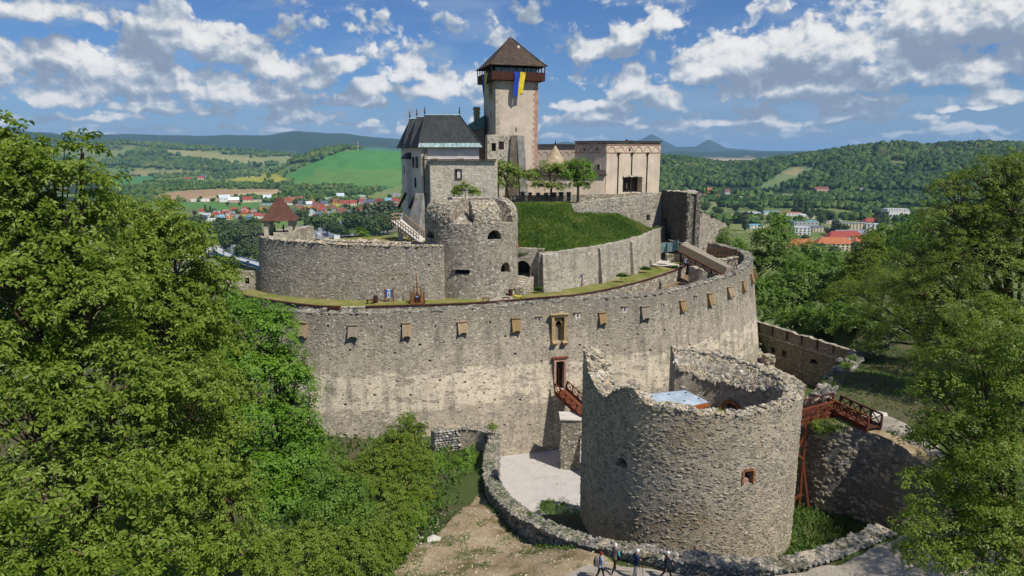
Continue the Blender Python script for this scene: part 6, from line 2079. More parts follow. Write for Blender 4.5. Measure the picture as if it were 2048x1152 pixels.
stones_mesh('stonework', P, N, np.stack([rng.uniform(.12, .3, len(q)), rng.uniform(.04, .1, len(q)), rng.uniform(.08, .18, len(q))], 1), M_DSTONES, rng, t)
p0 = at(1503, 683, Y=117)
MB().box((41.6, 115.5, 3.2), (.25, 5.0, .25), .55).build('drain_ledge', M_PINK, t)
SR = Curve([(38.8, 108.5, 4.6), (39.2, 105.5, 3.9), (39.6, 103, 2.6), (40.4, 100.5, 2.5), (41.6, 97.5, 2.3), (42.4, 95.5, 1.7)])
t = thing('ruined_stub_wall', 'sunlit broken wall stub beside the right end of the curtain wall', 'wall', wpt(SR, SR.L / 2, -1))
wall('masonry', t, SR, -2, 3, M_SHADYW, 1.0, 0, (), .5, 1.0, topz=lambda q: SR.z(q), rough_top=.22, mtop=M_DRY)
n = 450
q = rng.uniform(0, SR.L, n); d = rng.uniform(0, 1.0, n)
P = SR.surf(q, SR.z(q), d); N = np.tile((0, 0, 1.0), (n, 1)) + rng.normal(0, .3, (n, 3))
stones_mesh('rubble', P, N, np.stack([rng.uniform(.12, .34, n), rng.uniform(.08, .2, n), rng.uniform(.1, .26, n)], 1), M_PSTONES, rng, t, roll=2)
t = thing('wall_block', 'pale squarish broken masonry block standing beside the wall stub', 'ruin', (40.6, 103.2, 0))
MB().box((40.4, 103.4, 2.0), (1.3, 1.5, 4.6), .4).build('core', M_DRY, t)
n = 140
P = np.stack([40.4 + rng.uniform(-.7, .7, n), 103.4 + rng.uniform(-.85, -.6, n), rng.uniform(.5, 4.4, n)], 1)
stones_mesh('stonework', P, np.tile((0, -1, .2), (n, 1)), np.stack([rng.uniform(.12, .34, n), rng.uniform(.08, .2, n), rng.uniform(.1, .26, n)], 1), M_PSTONES, rng, t)

# bridges
def railing(parent, A, B, h=1.1, bays=6, mat=None, bx=.09, down=.0):
    mat = mat or M_REDWOOD
    A, B = Vector(A), Vector(B)
    up = Vector((0, 0, 1))
    for k in range(bays + 1):
        p = A.lerp(B, k / bays)
        MB().bar(p - up * (.25 + down), p + up * h, bx * 1.3).build('railing_post', mat, parent)
    for hh in (h, h * .12):
        MB().bar(A + up * hh, B + up * hh, bx * 1.2, bx * 1.2).build('rail', mat, parent)
    for k in range(bays):
        p, q_ = A.lerp(B, k / bays), A.lerp(B, (k + 1) / bays)
        b = MB(); b.bar(p + up * h * .14, q_ + up * h * .96, bx * .7); b.bar(q_ + up * h * .14, p + up * h * .96, bx * .7)
        b.build('cross_brace', mat, parent)


o, tt, nn, G, gw, gh = GATE
B0 = G(0, .35, -.05); B1 = Vector((14.35, 66.8, 2.5))
bd = (B1 - B0); bl = bd.length; bdn = bd.normalized(); bs = Vector((bdn.y, -bdn.x, 0)).normalized()
t = thing('gate_bridge', 'red-brown timber footbridge sloping down from the curtain wall gate', 'bridge', B0)
nb = 44
for k in range(nb):
    p = B0.lerp(B1, (k + .5) / nb)
    MB().box(p, (1.9, bl / nb * .9, .07), rot=Matrix((bs, bdn, bs.cross(bdn))).transposed()).build('deck_plank', M_REDWOOD, t)
for s in (-1, 1):
    MB().bar(B0 + bs * s * .85 - Vector((0, 0, .22)), B1 + bs * s * .85 - Vector((0, 0, .22)), .16, .36).build('beam', M_REDWOOD, t)
    railing(t, B0 + bs * s * .95, B1 + bs * s * .95, 1.1, 14)
for k in range(9):
    p = B0.lerp(B1, .12 + .1 * k)
    MB().bar(p - bs * 1.0 - Vector((0, 0, .35)), p + bs * 1.0 - Vector((0, 0, .35)), .22, .3).build('cross_beam', M_ORANGE, t)
t = thing('bridge_pier', 'square pale masonry pier carrying the red-brown gate bridge', 'pier', (7.1, 76.0, -1.3))
PCV2 = poly_curve([(5.9, 77.3), (5.75, 75.1), (8.0, 74.9), (8.2, 77.2), (5.9, 77.3)])
pt = 4.95
wall('masonry', t, PCV2, -1.6, pt, M_TERR, .5, 0, (), .8, 1.2, back=False)
MB().prism([(5.6, 77.4), (5.6, 74.95), (8.15, 74.75), (8.35, 77.3)], pt, pt + .14).build('cap_slab', M_CONC, t)
n = 260
q = rng.uniform(0, PCV2.S[3], n); z = rng.uniform(-1.3, pt - .1, n)
P = PCV2.surf(q, z, np.full(n, .02)); N = np.concatenate([PCV2.nrm(q), np.zeros((n, 1))], 1)
stones_mesh('stonework', P, N, np.stack([rng.uniform(.12, .26, n), rng.uniform(.03, .06, n), rng.uniform(.08, .14, n)], 1), M_PSTONES, rng, t)

t = thing('scarp_footbridge', 'dark red timber footbridge from the gun tower to the right bank', 'bridge', (24, 51, 14.7))
c0, c1, c2 = Vector((21.3, 50.9, 14.6)), Vector((26.4, 53.05, 14.9)), Vector((27.8, 49.3, 14.8))
for A_, B_, bays in ((c0, c1, 5), (c1, c2, 4)):
    d_ = (B_ - A_).normalized(); s_ = Vector((d_.y, -d_.x, 0)).normalized()
    L_ = (B_ - A_).length; nb = int(L_ / .2)
    for k in range(nb):
        p = A_.lerp(B_, (k + .5) / nb)
        MB().box(p, (1.35, L_ / nb * .9, .06), rot=Matrix((s_, d_, s_.cross(d_))).transposed()).build('deck_plank', M_BROWNWOOD, t)
    for s in (-1, 1):
        MB().bar(A_ + s_ * s * .62 - Vector((0, 0, .2)), B_ + s_ * s * .62 - Vector((0, 0, .2)), .13, .28).build('beam', M_REDWOOD, t)
        ex = .85 if (A_ is c0 and s == -1) else (-.85 if A_ is c0 else 0)
        railing(t, A_ + s_ * s * .68, B_ + s_ * s * .68 + d_ * (0 if A_ is c1 else .62 * -s), 1.0, bays, M_REDWOOD if s == 1 else M_BROWNWOOD, .10)
    if A_ is c0:
        for k in range(5):   # raking struts under the near railing
            p = A_.lerp(B_, k / 5) + s_ * .68
            MB().bar(p + Vector((0, 0, .7)), p + s_ * .27 + d_ * .4 - Vector((0, 0, .4)), .08).build('strut', M_REDWOOD, t)
for p, q_ in (((23.33, 50.97, 14.25), (23.33, 50.97, 7.24)), ((22.33, 50.51, 12.01), (23.33, 50.97, 13.55)), ((23.33, 50.97, 11.40), (22.33, 50.51, 12.40)), ((23.33, 50.97, 11.17), (24.02, 50.82, 7.39)), ((22.48, 50.97, 14.25), (22.48, 51.13, 7.24)), ((22.41, 50.67, 7.86), (23.41, 50.82, 8.47))):
    MB().bar(p, q_, .16).build('support_post', M_REDWOOD, t)

# right court: slab bridge, ruins, railings
zc = 15.0
t = thing('slab_walkway', 'long sloping timber-clad walkway slab on rusty posts in the right court', 'walkway', (24, 98, 15))
s0, s1 = at(1361, 488, Y=110), at(1454, 535, Y=100.5)
sd = (s1 - s0).normalized(); sn = Vector((-sd.y, sd.x, 0)).normalized()
sn = -sn if sn.y > 0 else sn
npl = 44
for k in range(npl):
    a, c = s0.lerp(s1, k / npl), s0.lerp(s1, (k + .93) / npl)
    b = MB(); dn = Vector((0, 0, -1.05)) + sn * .35
    b.add([a, c, c + dn, a + dn, a + Vector((0, .08, 0)), c + Vector((0, .08, 0)), c + dn + Vector((0, .08, 0)), a + dn + Vector((0, .08, 0))], [(0, 3, 2, 1), (4, 5, 6, 7), (0, 1, 5, 4), (3, 7, 6, 2), (0, 4, 7, 3), (1, 2, 6, 5)])
    b.build('cladding_board', M_OLDWOOD, t)
bk = -sn * 1.5
b = MB(); b.add([s0, s1, s1 + bk, s0 + bk, s0 + dn, s1 + dn, s1 + bk + dn, s0 + bk + dn], [(0, 1, 2, 3), (4, 7, 6, 5), (1, 5, 6, 2), (0, 3, 7, 4), (2, 6, 7, 3)])
b.build('deck', M_GREYWOOD, t)
MB().bar(s0 + dn + sn * .05 - Vector((0, 0, .12)), s1 + dn + sn * .05 - Vector((0, 0, .12)), .2, .22).build('edge_beam', M_RUST, t)
for f in (.02, .36, .70, .82, .97):
    p = s0.lerp(s1, f) + dn - sn * .3
    MB().bar((p.x, p.y, zc - 1.4), p, .18).build('post', M_RUST, t)
for f in (.2, .5, .75):
    p = s0.lerp(s1, f) + dn - Vector((0, 0, .2)); MB().bar(p, p + sd * 1.2 - Vector((0, 0, .7)), .1).build('brace', M_RUST, t)
wc = at(1463, 537, Y=101.6)
t = thing('round_rust_grille', 'round rusty steel grille at the lower end of the slab walkway', 'grille', (wc.x, wc.y, wc.z - 1.3))
wx = Vector((.55, -.83, 0))
ring = [wc + wx * 1.0 * math.cos(a) + Vector((0, 0, 1.25 * math.sin(a))) for a in np.linspace(0, 2 * PI, 21)]
MB().tube(ring, .09, 5, cap=False).build('hoop', M_RUST, t)
b = MB()
for a in np.linspace(0, PI, 5)[:-1]: b.bar(wc + wx * math.cos(a) + Vector((0, 0, 1.2 * math.sin(a))), wc - wx * math.cos(a) - Vector((0, 0, 1.2 * math.sin(a))), .06)
b.build('spoke', M_RUST, t)
MB().bar(wc - wx * .9 - Vector((0, 0, 1.1)), wc + wx * 1.1 + Vector((0, -.3, -1.1)), .2).build('foot', M_RUST, t)
# curved ruined walls of the dig
RU = Curve([at(1366, 486, Y=114), at(1385, 496, Y=112.5), at(1405, 508, Y=110.5), at(1425, 518, Y=109), at(1450, 520, Y=108.5), at(1476, 514, Y=109.5)])
t = thing('excavated_wall', 'pale curving excavated rubble wall behind the slab walkway', 'ruin', wpt(RU, RU.L / 2, 15))
wall('masonry', t, RU, 13.0, 17.6, M_DRY, .9, 0, (), .5, 1.0, topz=lambda q: RU.z(q), rough_top=.12)
n = 420
q = rng.uniform(0, RU.L, n); d = rng.uniform(0, .9, n)
P = RU.surf(q, RU.z(q), d); N = np.tile((0, 0, 1.0), (n, 1)) + rng.normal(0, .3, (n, 3))
stones_mesh('rubble', P, N, np.stack([rng.uniform(.12, .34, n), rng.uniform(.06, .16, n), rng.uniform(.1, .26, n)], 1), M_PSTONES, rng, t, roll=2)
sheet('dig_floor', [(21, 97), (26, 97), (33, 102), (37.5, 109), (36, 120), (26, 118), (23, 110), (21, 103)], M_EARTH, lambda x, y: 14.2 + 1.2 * sstep(96, 110, y) + (fbm(x / 2, y / 2) - .5) * .8, .6, 0)
sheet('court_grass', [(31, 110.5), (36.5, 110), (38, 113), (34, 120), (28, 119), (28, 113)], M_GRASS, lambda x, y: 16.4 + (fbm(x / 3, y / 3) - .5) * .4, .7, 0)
t = thing('court_railing', 'rusty brown railing with crossed braces on the grass of the right court', 'railing', at(1405, 510, Y=114))
railing(t, at(1404, 512, Y=114), at(1473, 514, Y=113), 1.25, 4, M_RUST, .10)
sheet('paved_ramp', [tuple(at(*p)[:2]) for p in []] or [(at(px, py, z=17).x, at(px, py, z=17).y) for px, py in [(1303, 531), (1318, 507), (1342, 507), (1340, 524), (1362, 532), (1358, 536)]], M_CONC, lambda x, y: TZ + .06 + 0 * x, .4, .03)
t = thing('low_ruin', 'low ruined brown stone wall beside the pale paved ramp', 'ruin', at(1347, 520, z=17))
RV = Curve([at(1334, 523, z=17), at(1350, 523, z=17), at(1362, 524, z=17)])
wall('masonry', t, RV, 16.5, 18.2, M_DRY, 1.2, 0, (), .4, .8, rough_top=.15)
n = 120
q = rng.uniform(0, RV.L, n); d = rng.uniform(0, 1.2, n)
stones_mesh('rubble', RV.surf(q, 18.15 + 0 * q, d), np.tile((0, 0, 1.0), (n, 1)) + rng.normal(0, .3, (n, 3)), np.stack([rng.uniform(.12, .3, n), rng.uniform(.06, .16, n), rng.uniform(.1, .24, n)], 1), M_PSTONES, rng, t, roll=2)
t = thing('dig_retaining_wall', 'rough brown rubble wall with a low brick arch in the dig', 'ruin', (22, 97, 13))
DW = Curve([at(1378, 533, Y=105), at(1396, 537, Y=103.5), at(1415, 545, Y=103), at(1432, 551, Y=103.2), at(1450, 552, Y=104)])
dwo = [span(DW, 1391, 1411, 561, 571, 10, 16, 0, 15) + (.8, True)]
wall('masonry', t, DW, 10, 14.6, M_DRY, 1.0, 0, dwo, .5, 1.0, topz=lambda q: DW.z(q), rough_top=.1)
wood_plank = thing('long_board', 'long grey board leaning at the end of the grass mound', 'board', at(1345, 483, Y=113))
MB().bar(at(1338, 480, Y=113), at(1362, 486, Y=112), .3, .12).build('plank', M_GREYWOOD, wood_plank)
# site fence of glass-green mesh panels
t = thing('mesh_fence', 'pale bluish site fence panels below the broken corner tower', 'fence', at(1335, 500, Y=110))
fpts = [at(1322, 506, Y=110), at(1333, 505, Y=111), at(1345, 504, Y=108.5), at(1356, 500, Y=107.5)]
M_MESH = plain('fence_mesh', (.22, .33, .34), .2, 2.0, .6)
for a, c in zip(fpts[:-1], fpts[1:]):
    b = MB()
    b.bar(a, a + Vector((0, 0, 1.7)), .06); b.bar(c, c + Vector((0, 0, 1.7)), .06)
    for hh in (0.1, 1.65): b.bar(a + Vector((0, 0, hh)), c + Vector((0, 0, hh)), .05)
    for k in range(1, 12): p = a.lerp(c, k / 12); b.bar(p + Vector((0, 0, .1)), p + Vector((0, 0, 1.65)), .07, .03)
    for k in range(1, 5): b.bar(a + Vector((0, 0, .1 + .32 * k)), c + Vector((0, 0, .1 + .32 * k)), .03)
    b.build('panel', M_MESH, t)

# trees
def leaflet(base, tip, w, droop):
    b, t_ = np.array(base, float), np.array(tip, float)
    d = t_ - b; side = np.cross(d, (0, 0, 1)); side /= np.linalg.norm(side)
    m = b + d * .58 + np.array((0, 0, .04))
    t_ = t_ - np.array((0, 0, droop))
    return [b, m + side * w, t_, m - side * w]


def rosette(n, w, droop, spread=2 * PI, a0=0.0, lens=None):
    L = []
    for k in range(n):
        a = a0 + spread * (k / max(1, n - (spread < 6)) - .5)
        l = lens[k] if lens else 1.0
        L.append(leaflet((.08 * math.cos(a), .08 * math.sin(a), 0), (l * math.cos(a), l * math.sin(a), .05), w, droop))
    return np.array(L)


def pinnate(n=5):
    L = []
    for k in range(n):
        x = .15 + .8 * k / n
        for s in (-1, 1): L.append(leaflet((x, .02 * s, -.25 * x * x), (x + .22, s * .38, -.3 * x * x), .085, .10))
    return np.array(L) - np.array((.45, 0, 0))


TPL = {'palm': rosette(6, .22, .30, 5.0, 0, [.8, .95, 1.05, 1.1, .95, .8]),
       'maple': np.concatenate([rosette(3, .42, .12, 2 * PI)]),
       'pin': pinnate(3),
       'card': np.concatenate([rosette(2, .6, .1, 2 * PI)])}


def leaves_mesh(P, N, r, tpl, rng):
    """(vertices, quads) of leaf clusters at P facing N"""
    R = frames(N, rng, 3.0)                  # columns: along, out, up
    R = np.stack([R[:, :, 0], R[:, :, 2], R[:, :, 1]], 2)
    T = TPL[tpl]
    k = T.shape[0]
    V = np.einsum('nij,qkj->nqki', R, T) * r[:, None, None, None] + P[:, None, None, :]
    V = V + rng.normal(0, .06, (len(P), k, 1, 3)) * r[:, None, None, None]
    return V.reshape(-1, 3), np.arange(len(P) * k * 4).reshape(-1, 4)


def tree(name, label, cat, base, blobs, leaf, tpl, mat, rng, dens=2.0, tr=.25, group=None, bark=None, clump=None, twigs=.5, lean=None, flat=.75, drop=None, trunks=1):
    """base point and crown lobes (x, y, z, rx, ry, rz) in metres"""
    base = Vector(base)
    t = thing(name, label, cat, base, group)
    allP, allN, tipsets = [], [], []
    for (x, y, z, rx, ry, rz) in blobs:
        area = 4 * PI * ((rx * ry) ** 1.6 / 3 + (rx * rz) ** 1.6 / 3 + (ry * rz) ** 1.6 / 3) ** (1 / 1.6)
        n = int(dens * area / (PI * leaf * leaf))
        cr = clump or max(.35, .30 * min(rx, ry, rz))
        nc = max(5, int(area / (PI * cr * cr) * 1.25))
        d = rng.normal(0, 1, (nc, 3)); d /= np.linalg.norm(d, axis=1)[:, None]
        d[:, 2] = np.where(d[:, 2] < -.35, -d[:, 2] * .6, d[:, 2])
        C = np.array((x, y, z)) + d * np.array((rx, ry, rz)) * rng.uniform(.68, 1.06, (nc, 1))
        ci = rng.integers(0, nc, n)
        off = rng.normal(0, .52, (n, 3)) * cr * np.array((1, 1, flat))
        P = C[ci] + off
        Nn = d[ci] * .75 + off / cr * .55 + np.array((0, 0, .75)) + rng.normal(0, .32, (n, 3))
        allP.append(P); allN.append(Nn); tipsets.append(C)
    P, N = np.concatenate(allP), np.concatenate(allN)
    r = leaf * rng.uniform(.65, 1.3, len(P))
    V, Q = leaves_mesh(P, N, r, tpl, rng)
    link('crown', mesh_np('crown', V - np.array(base), Q, mat), t, kind='stuff')
    # trunk with limbs to every lobe and branches to many clumps
    b = MB()
    cx = np.average([q[0] for q in blobs]), np.average([q[1] for q in blobs]), np.average([q[2] for q in blobs])
    top = Vector(cx) if lean is None else Vector(lean)
    top.z = max(top.z, base.z + 1)
    hub = base.lerp(top, .75)
    mid = base.lerp(hub, .5) + Vector((rng.normal(0, .03), rng.normal(0, .03), 0)) * (hub - base).length
    b.tube([base - Vector((0, 0, .3)), mid, hub, top], [tr * 1.25, tr, tr * .75, tr * .45], 8)
    for (q, C) in zip(blobs, tipsets):
        c = Vector(q[:3]); m = hub.lerp(c, .5) + Vector(rng.normal(0, .12, 3).tolist()) * q[3]
        b.tube([base.lerp(hub, float(rng.uniform(.55, 1))), m, c], [tr * .5, tr * .35, tr * .2], 6)
        k = int(len(C) * twigs)
        for j in rng.permutation(len(C))[:k]:
            e = Vector(C[j].tolist()); s0 = m.lerp(c, float(rng.uniform(.3, 1)))
            mm = s0.lerp(e, .55) + Vector(rng.normal(0, .1, 3).tolist()) * q[3]
            b.tube([s0, mm, e], [tr * .17, tr * .12, tr * .06], 4, cap=False)
    b.build('trunk', bark or M_BARK, t)
    return t


def lobe(px, py, Y, rx, ry, depth=None):
    p = at(px, py, Y=Y); m = mpp(p)
    return (p.x, p.y, p.z, rx * m, (depth or min(rx, ry) * 1.0) * m, ry * m)


rng = np.random.default_rng(21)
gnd = lambda x, y: (x, y, hz(x, y))
# ---- left foreground
tree('chestnut_tree', 'tallest tree at the left edge of the photo, its top against the hills', 'tree', gnd(-24.5, 33),
     [lobe(15, 330, 32, 90, 85), lobe(110, 385, 32.5, 110, 85), lobe(-40, 450, 32, 120, 110), lobe(150, 480, 33, 110, 95), lobe(40, 580, 31, 140, 120), lobe(190, 600, 32, 100, 100), lobe(15, 262, 32, 26, 26), lobe(165, 305, 32.5, 30, 28), lobe(60, 680, 32, 140, 90), lobe(170, 700, 34, 110, 80), lobe(-20, 600, 33, 100, 100)],
     .31, 'palm', M_LEAF_A, rng, 2.1, .38, None, M_TWIG, .75, .35, lean=at(150, 560, Y=32))
tree('chestnut_tree', 'broad tree with pale star-shaped leaves left of the ward wall', 'tree', gnd(-17.5, 41),
     [lobe(285, 455, 41, 85, 65), lobe(350, 500, 41, 75, 80), lobe(250, 560, 39, 110, 100), lobe(390, 590, 42, 70, 75), lobe(340, 660, 39, 110, 90), lobe(440, 560, 43, 40, 40), lobe(230, 420, 40, 40, 40), lobe(260, 690, 40, 110, 80), lobe(410, 690, 41, 80, 70)],
     .31, 'palm', M_LEAF_A, rng, 2.1, .34, None, M_TWIG, .75, .35, lean=at(300, 600, Y=40.5))
tree('chestnut_tree', 'low spreading tree filling the lower left corner of the photo', 'tree', gnd(-21.5, 29),
     [lobe(70, 830, 29, 150, 110), lobe(230, 800, 31, 140, 120), lobe(90, 1000, 27, 170, 110), lobe(280, 960, 30, 140, 120), lobe(20, 1120, 26, 150, 90), lobe(220, 1110, 28, 150, 90), lobe(350, 800, 33, 100, 90), lobe(-40, 740, 29, 90, 120)],
     .295, 'palm', M_LEAF_A, rng, 2.0, .40, None, M_TWIG, .75, .4)
tree('chestnut_tree', 'rounded tree standing before the bright maple at the lower left', 'tree', gnd(-14.5, 35),
     [lobe(400, 900, 35, 95, 95), lobe(430, 1010, 34, 90, 90), lobe(370, 1100, 32, 110, 80), lobe(430, 790, 37, 75, 70), lobe(470, 1110, 34, 70, 70)],
     .28, 'palm', M_LEAF_A, rng, 2.1, .28, None, M_TWIG, .7, .4)
tree('maple_tree', 'dense bright green maple against the left part of the curtain wall', 'tree', gnd(-21, 62),
     [lobe(545, 660, 62, 60, 55), lobe(480, 640, 63, 55, 55), lobe(560, 740, 61, 62, 60), lobe(480, 740, 60, 70, 65), lobe(580, 830, 60, 52, 60), lobe(500, 840, 58, 75, 65), lobe(585, 920, 59, 52, 55), lobe(520, 940, 57, 70, 60), lobe(610, 985, 58, 45, 45), lobe(440, 700, 62, 40, 50), lobe(545, 1010, 55, 60, 50), lobe(600, 880, 60, 46, 50), lobe(618, 940, 59, 46, 45), lobe(590, 770, 61, 40, 40), lobe(585, 1030, 56, 50, 45)],
     .27, 'maple', M_LEAF_B, rng, 3.2, .3, None, M_BARK, .8, .25)
tree('maple_tree', 'darker maple behind the bright one, under the terrace end', 'tree', gnd(-30, 72),
     [lobe(430, 600, 74, 45, 40), lobe(470, 610, 73, 35, 30), lobe(410, 660, 72, 50, 50), lobe(385, 580, 74, 40, 40)], .33, 'maple', M_LEAF_E, rng, 1.7, .25, None, M_BARK, .8, .25)
# ---- shrubs below the wall
tree('shrub', 'tall feathery shrub before the curtain wall, left of the dry-stone block', 'shrub', gnd(-11, 57),
     [lobe(800, 890, 58.0, 40, 45), lobe(770, 930, 57.0, 50, 45), lobe(830, 930, 57.0, 45, 40), lobe(745, 975, 55.2, 55, 45), lobe(820, 985, 54.3, 50, 45), lobe(812, 850, 58.0, 14, 26), lobe(838, 862, 58.0, 18, 18), lobe(780, 890, 58.0, 30, 30), lobe(700, 960, 56.1, 50, 40)], .24, 'palm', M_LEAF_C, rng, 2.4, .12, 'shrubs below the curtain wall', M_BARK, .5, .5)
tree('shrub', 'rounded shrub between the maple and the tall feathery shrub', 'shrub', gnd(-12.5, 48.5),
     [lobe(690, 990, 49.0, 50, 45), lobe(650, 1020, 47.3, 45, 40), lobe(720, 1040, 46.4, 55, 45), lobe(640, 950, 49.9, 30, 30), lobe(668, 905, 53.3, 18, 14)], .22, 'maple', M_LEAF_E, rng, 2.4, .12, 'shrubs below the curtain wall', M_BARK, .5, .5)
tree('shrub', 'leafy shrub leaning on the dry-stone block at the moat wall', 'shrub', gnd(-7.5, 60),
     [lobe(870, 960, 64, 45, 36), lobe(915, 945, 65, 36, 32), lobe(850, 1000, 58, 55, 40), lobe(910, 985, 60, 42, 34), lobe(938, 925, 66, 14, 40), lobe(880, 1025, 54, 40, 24), lobe(820, 1040, 50, 50, 40), lobe(895, 1015, 56, 40, 26), lobe(925, 1000, 60, 26, 22), lobe(860, 935, 66, 40, 36), lobe(935, 965, 61, 24, 26), lobe(938, 990, 57, 18, 14)], .21, 'maple', M_LEAF_B, rng, 2.4, .1, 'shrubs below the curtain wall', M_BARK, .45, .5)
tree('shrub', 'low shrub at the edge of the dry earth slope, bottom of the photo', 'shrub', gnd(-8.3, 39),
     [lobe(730, 1090, 38.4, 65, 50), lobe(640, 1100, 36.8, 70, 55), lobe(790, 1090, 40.0, 40, 50), lobe(560, 1120, 34.4, 70, 60), lobe(700, 1140, 36.0, 90, 45), lobe(800, 1030, 42.4, 45, 40)], .22, 'palm', M_LEAF_C, rng, 2.4, .12, 'shrubs below the curtain wall', M_BARK, .5, .5)
tree('shrub', 'dark shrub in the moat shade at the foot of the gun tower', 'shrub', gnd(5.0, 64.0),
     [lobe(1110, 1012, 64.4, 30, 16), lobe(1140, 1030, 63.3, 26, 22), lobe(1090, 1022, 63.8, 20, 12)], .16, 'maple', M_LEAF_E, rng, 1.6, .06, None, M_BARK, .3, .4)
tree('shrub', 'mossy shrub on the rock under the red footbridge', 'shrub', (25.0, 50.5, 14.2),
     [lobe(1648, 858, 50.5, 22, 12), lobe(1632, 848, 50.8, 12, 10), lobe(1668, 862, 50.1, 16, 8)], .13, 'maple', M_LEAF_C, rng, 1.6, .05, None, M_BARK, .25, .4)
# ---- right foreground
tree('ash_tree', 'tall ash tree at the right edge, its yellow-green top against the hill', 'tree', gnd(46, 58),
     [lobe(1985, 365, 60, 75, 60), lobe(1930, 440, 60, 100, 70), lobe(2060, 420, 58, 100, 90), lobe(1865, 530, 61, 90, 70), lobe(1990, 530, 57, 130, 90), lobe(2090, 560, 56, 90, 110), lobe(1905, 600, 57, 110, 75), lobe(1820, 590, 61, 60, 55), lobe(2010, 660, 55, 120, 80), lobe(1850, 660, 58, 80, 50), lobe(1930, 700, 58, 90, 60), lobe(1960, 480, 60, 90, 70), lobe(1900, 380, 61, 40, 36), lobe(2040, 330, 59, 60, 40), (55, 61, 27, 5, 5, 4), (60, 70, 26, 5, 5, 4), (52, 54, 28, 5, 5, 4)],  # closing lobes lie out of view, added to shade the lawn
     .50, 'pin', M_LEAF_D, rng, 6.0, .35, None, M_TWIG, .6, .4, flat=.5)
tree('ash_tree', 'ash tree with drooping twigs filling the lower right corner', 'tree', gnd(22.5, 25.5),
     [lobe(1960, 710, 26, 110, 60), lobe(1885, 770, 26, 75, 45), lobe(2030, 790, 25, 110, 80), lobe(1935, 850, 25, 95, 55), lobe(2010, 930, 24, 120, 80), lobe(1900, 940, 25, 75, 45), lobe(1915, 1030, 24, 95, 60), lobe(2020, 1070, 23, 110, 80), lobe(1880, 1110, 24, 60, 40), lobe(1960, 1140, 22.5, 110, 50), lobe(1850, 860, 26, 40, 26),
      lobe(1960, 790, 27, 80, 60), lobe(1965, 880, 26, 90, 60), lobe(1950, 960, 26, 90, 60), lobe(1975, 1020, 25, 90, 60), lobe(1845, 960, 25, 50, 28), lobe(1835, 1060, 24, 50, 40), lobe(1860, 770, 27, 40, 30), lobe(2040, 700, 25, 70, 70), lobe(1850, 880, 26, 40, 26), lobe(1900, 1100, 24, 90, 50), lobe(1980, 1100, 24, 100, 60), lobe(1890, 860, 25, 50, 40), lobe(1970, 640, 27, 80, 50), (30, 26.5, 26, 4.5, 4.5, 3.5), (34, 31, 25, 4, 4, 3.5), (36.5, 37, 24.5, 4, 4, 3.2), (27.5, 22, 27, 4, 4, 3.5)],  # last branches reach beyond the view, added for shade on the path
     .36, 'pin', M_LEAF_D, rng, 6.8, .16, None, M_TWIG, .6, .42, flat=.45)
tree('ash_tree', 'shady broad tree over the lawn right of the ruined parapet', 'tree', gnd(53, 78),
     [lobe(1800, 600, 80, 70, 65), lobe(1745, 640, 84, 60, 50), lobe(1850, 650, 76, 75, 60), lobe(1780, 680, 80, 60, 35), lobe(1870, 720, 72, 60, 45), lobe(1720, 590, 86, 50, 45), lobe(1790, 560, 84, 60, 45), lobe(1760, 700, 82, 50, 30), lobe(1850, 600, 78, 60, 50)],
     .46, 'pin', M_LEAF_D, rng, 4.5, .35, None, M_BARK, 1.0, .4, flat=.55)
RT = [('slim tree rising behind the right end of the curtain wall, town roofs behind', (45, 138), [(1545, 480, 138, 42, 40), (1530, 530, 137, 45, 35), (1570, 520, 138, 36, 36), (1500, 520, 139, 30, 24), (1555, 445, 138, 22, 16)]),
      ('bushy light green tree between curtain wall and red town roofs', (55, 128), [(1610, 555, 128, 50, 40), (1580, 600, 126, 50, 40), (1640, 600, 126, 45, 40), (1560, 570, 128, 35, 30)]),
      ('yellowish tree right of the bushy one, roofs showing over it', (66, 120), [(1740, 520, 120, 38, 40), (1720, 570, 118, 50, 40), (1760, 570, 118, 40, 35), (1690, 600, 116, 45, 35), (1745, 485, 120, 20, 18)]),
      ('dark tree standing over the far end of the outer ward wall', (58, 108), [(1690, 640, 108, 50, 40), (1650, 650, 112, 40, 35), (1730, 650, 106, 45, 35), (1620, 640, 114, 35, 30)]),
      ('tree at the foot of the curtain wall, its crown touching the wall corner', (46, 124), [(1540, 620, 124, 34, 30), (1520, 590, 126, 28, 36), (1560, 640, 122, 36, 24)])]
for i, (lab, b, bl) in enumerate(RT):
    tree('slope_tree', lab, 'tree', gnd(*b), [lobe(*q) for q in bl], .48, 'maple' if i != 2 else 'palm', (M_LEAF_E, M_LEAF_E, M_LEAF_D, M_LEAF_E, M_LEAF_E)[i], rng, 2.7, .3, 'trees on the slope right of the castle', M_BARK, 1.0, .25)
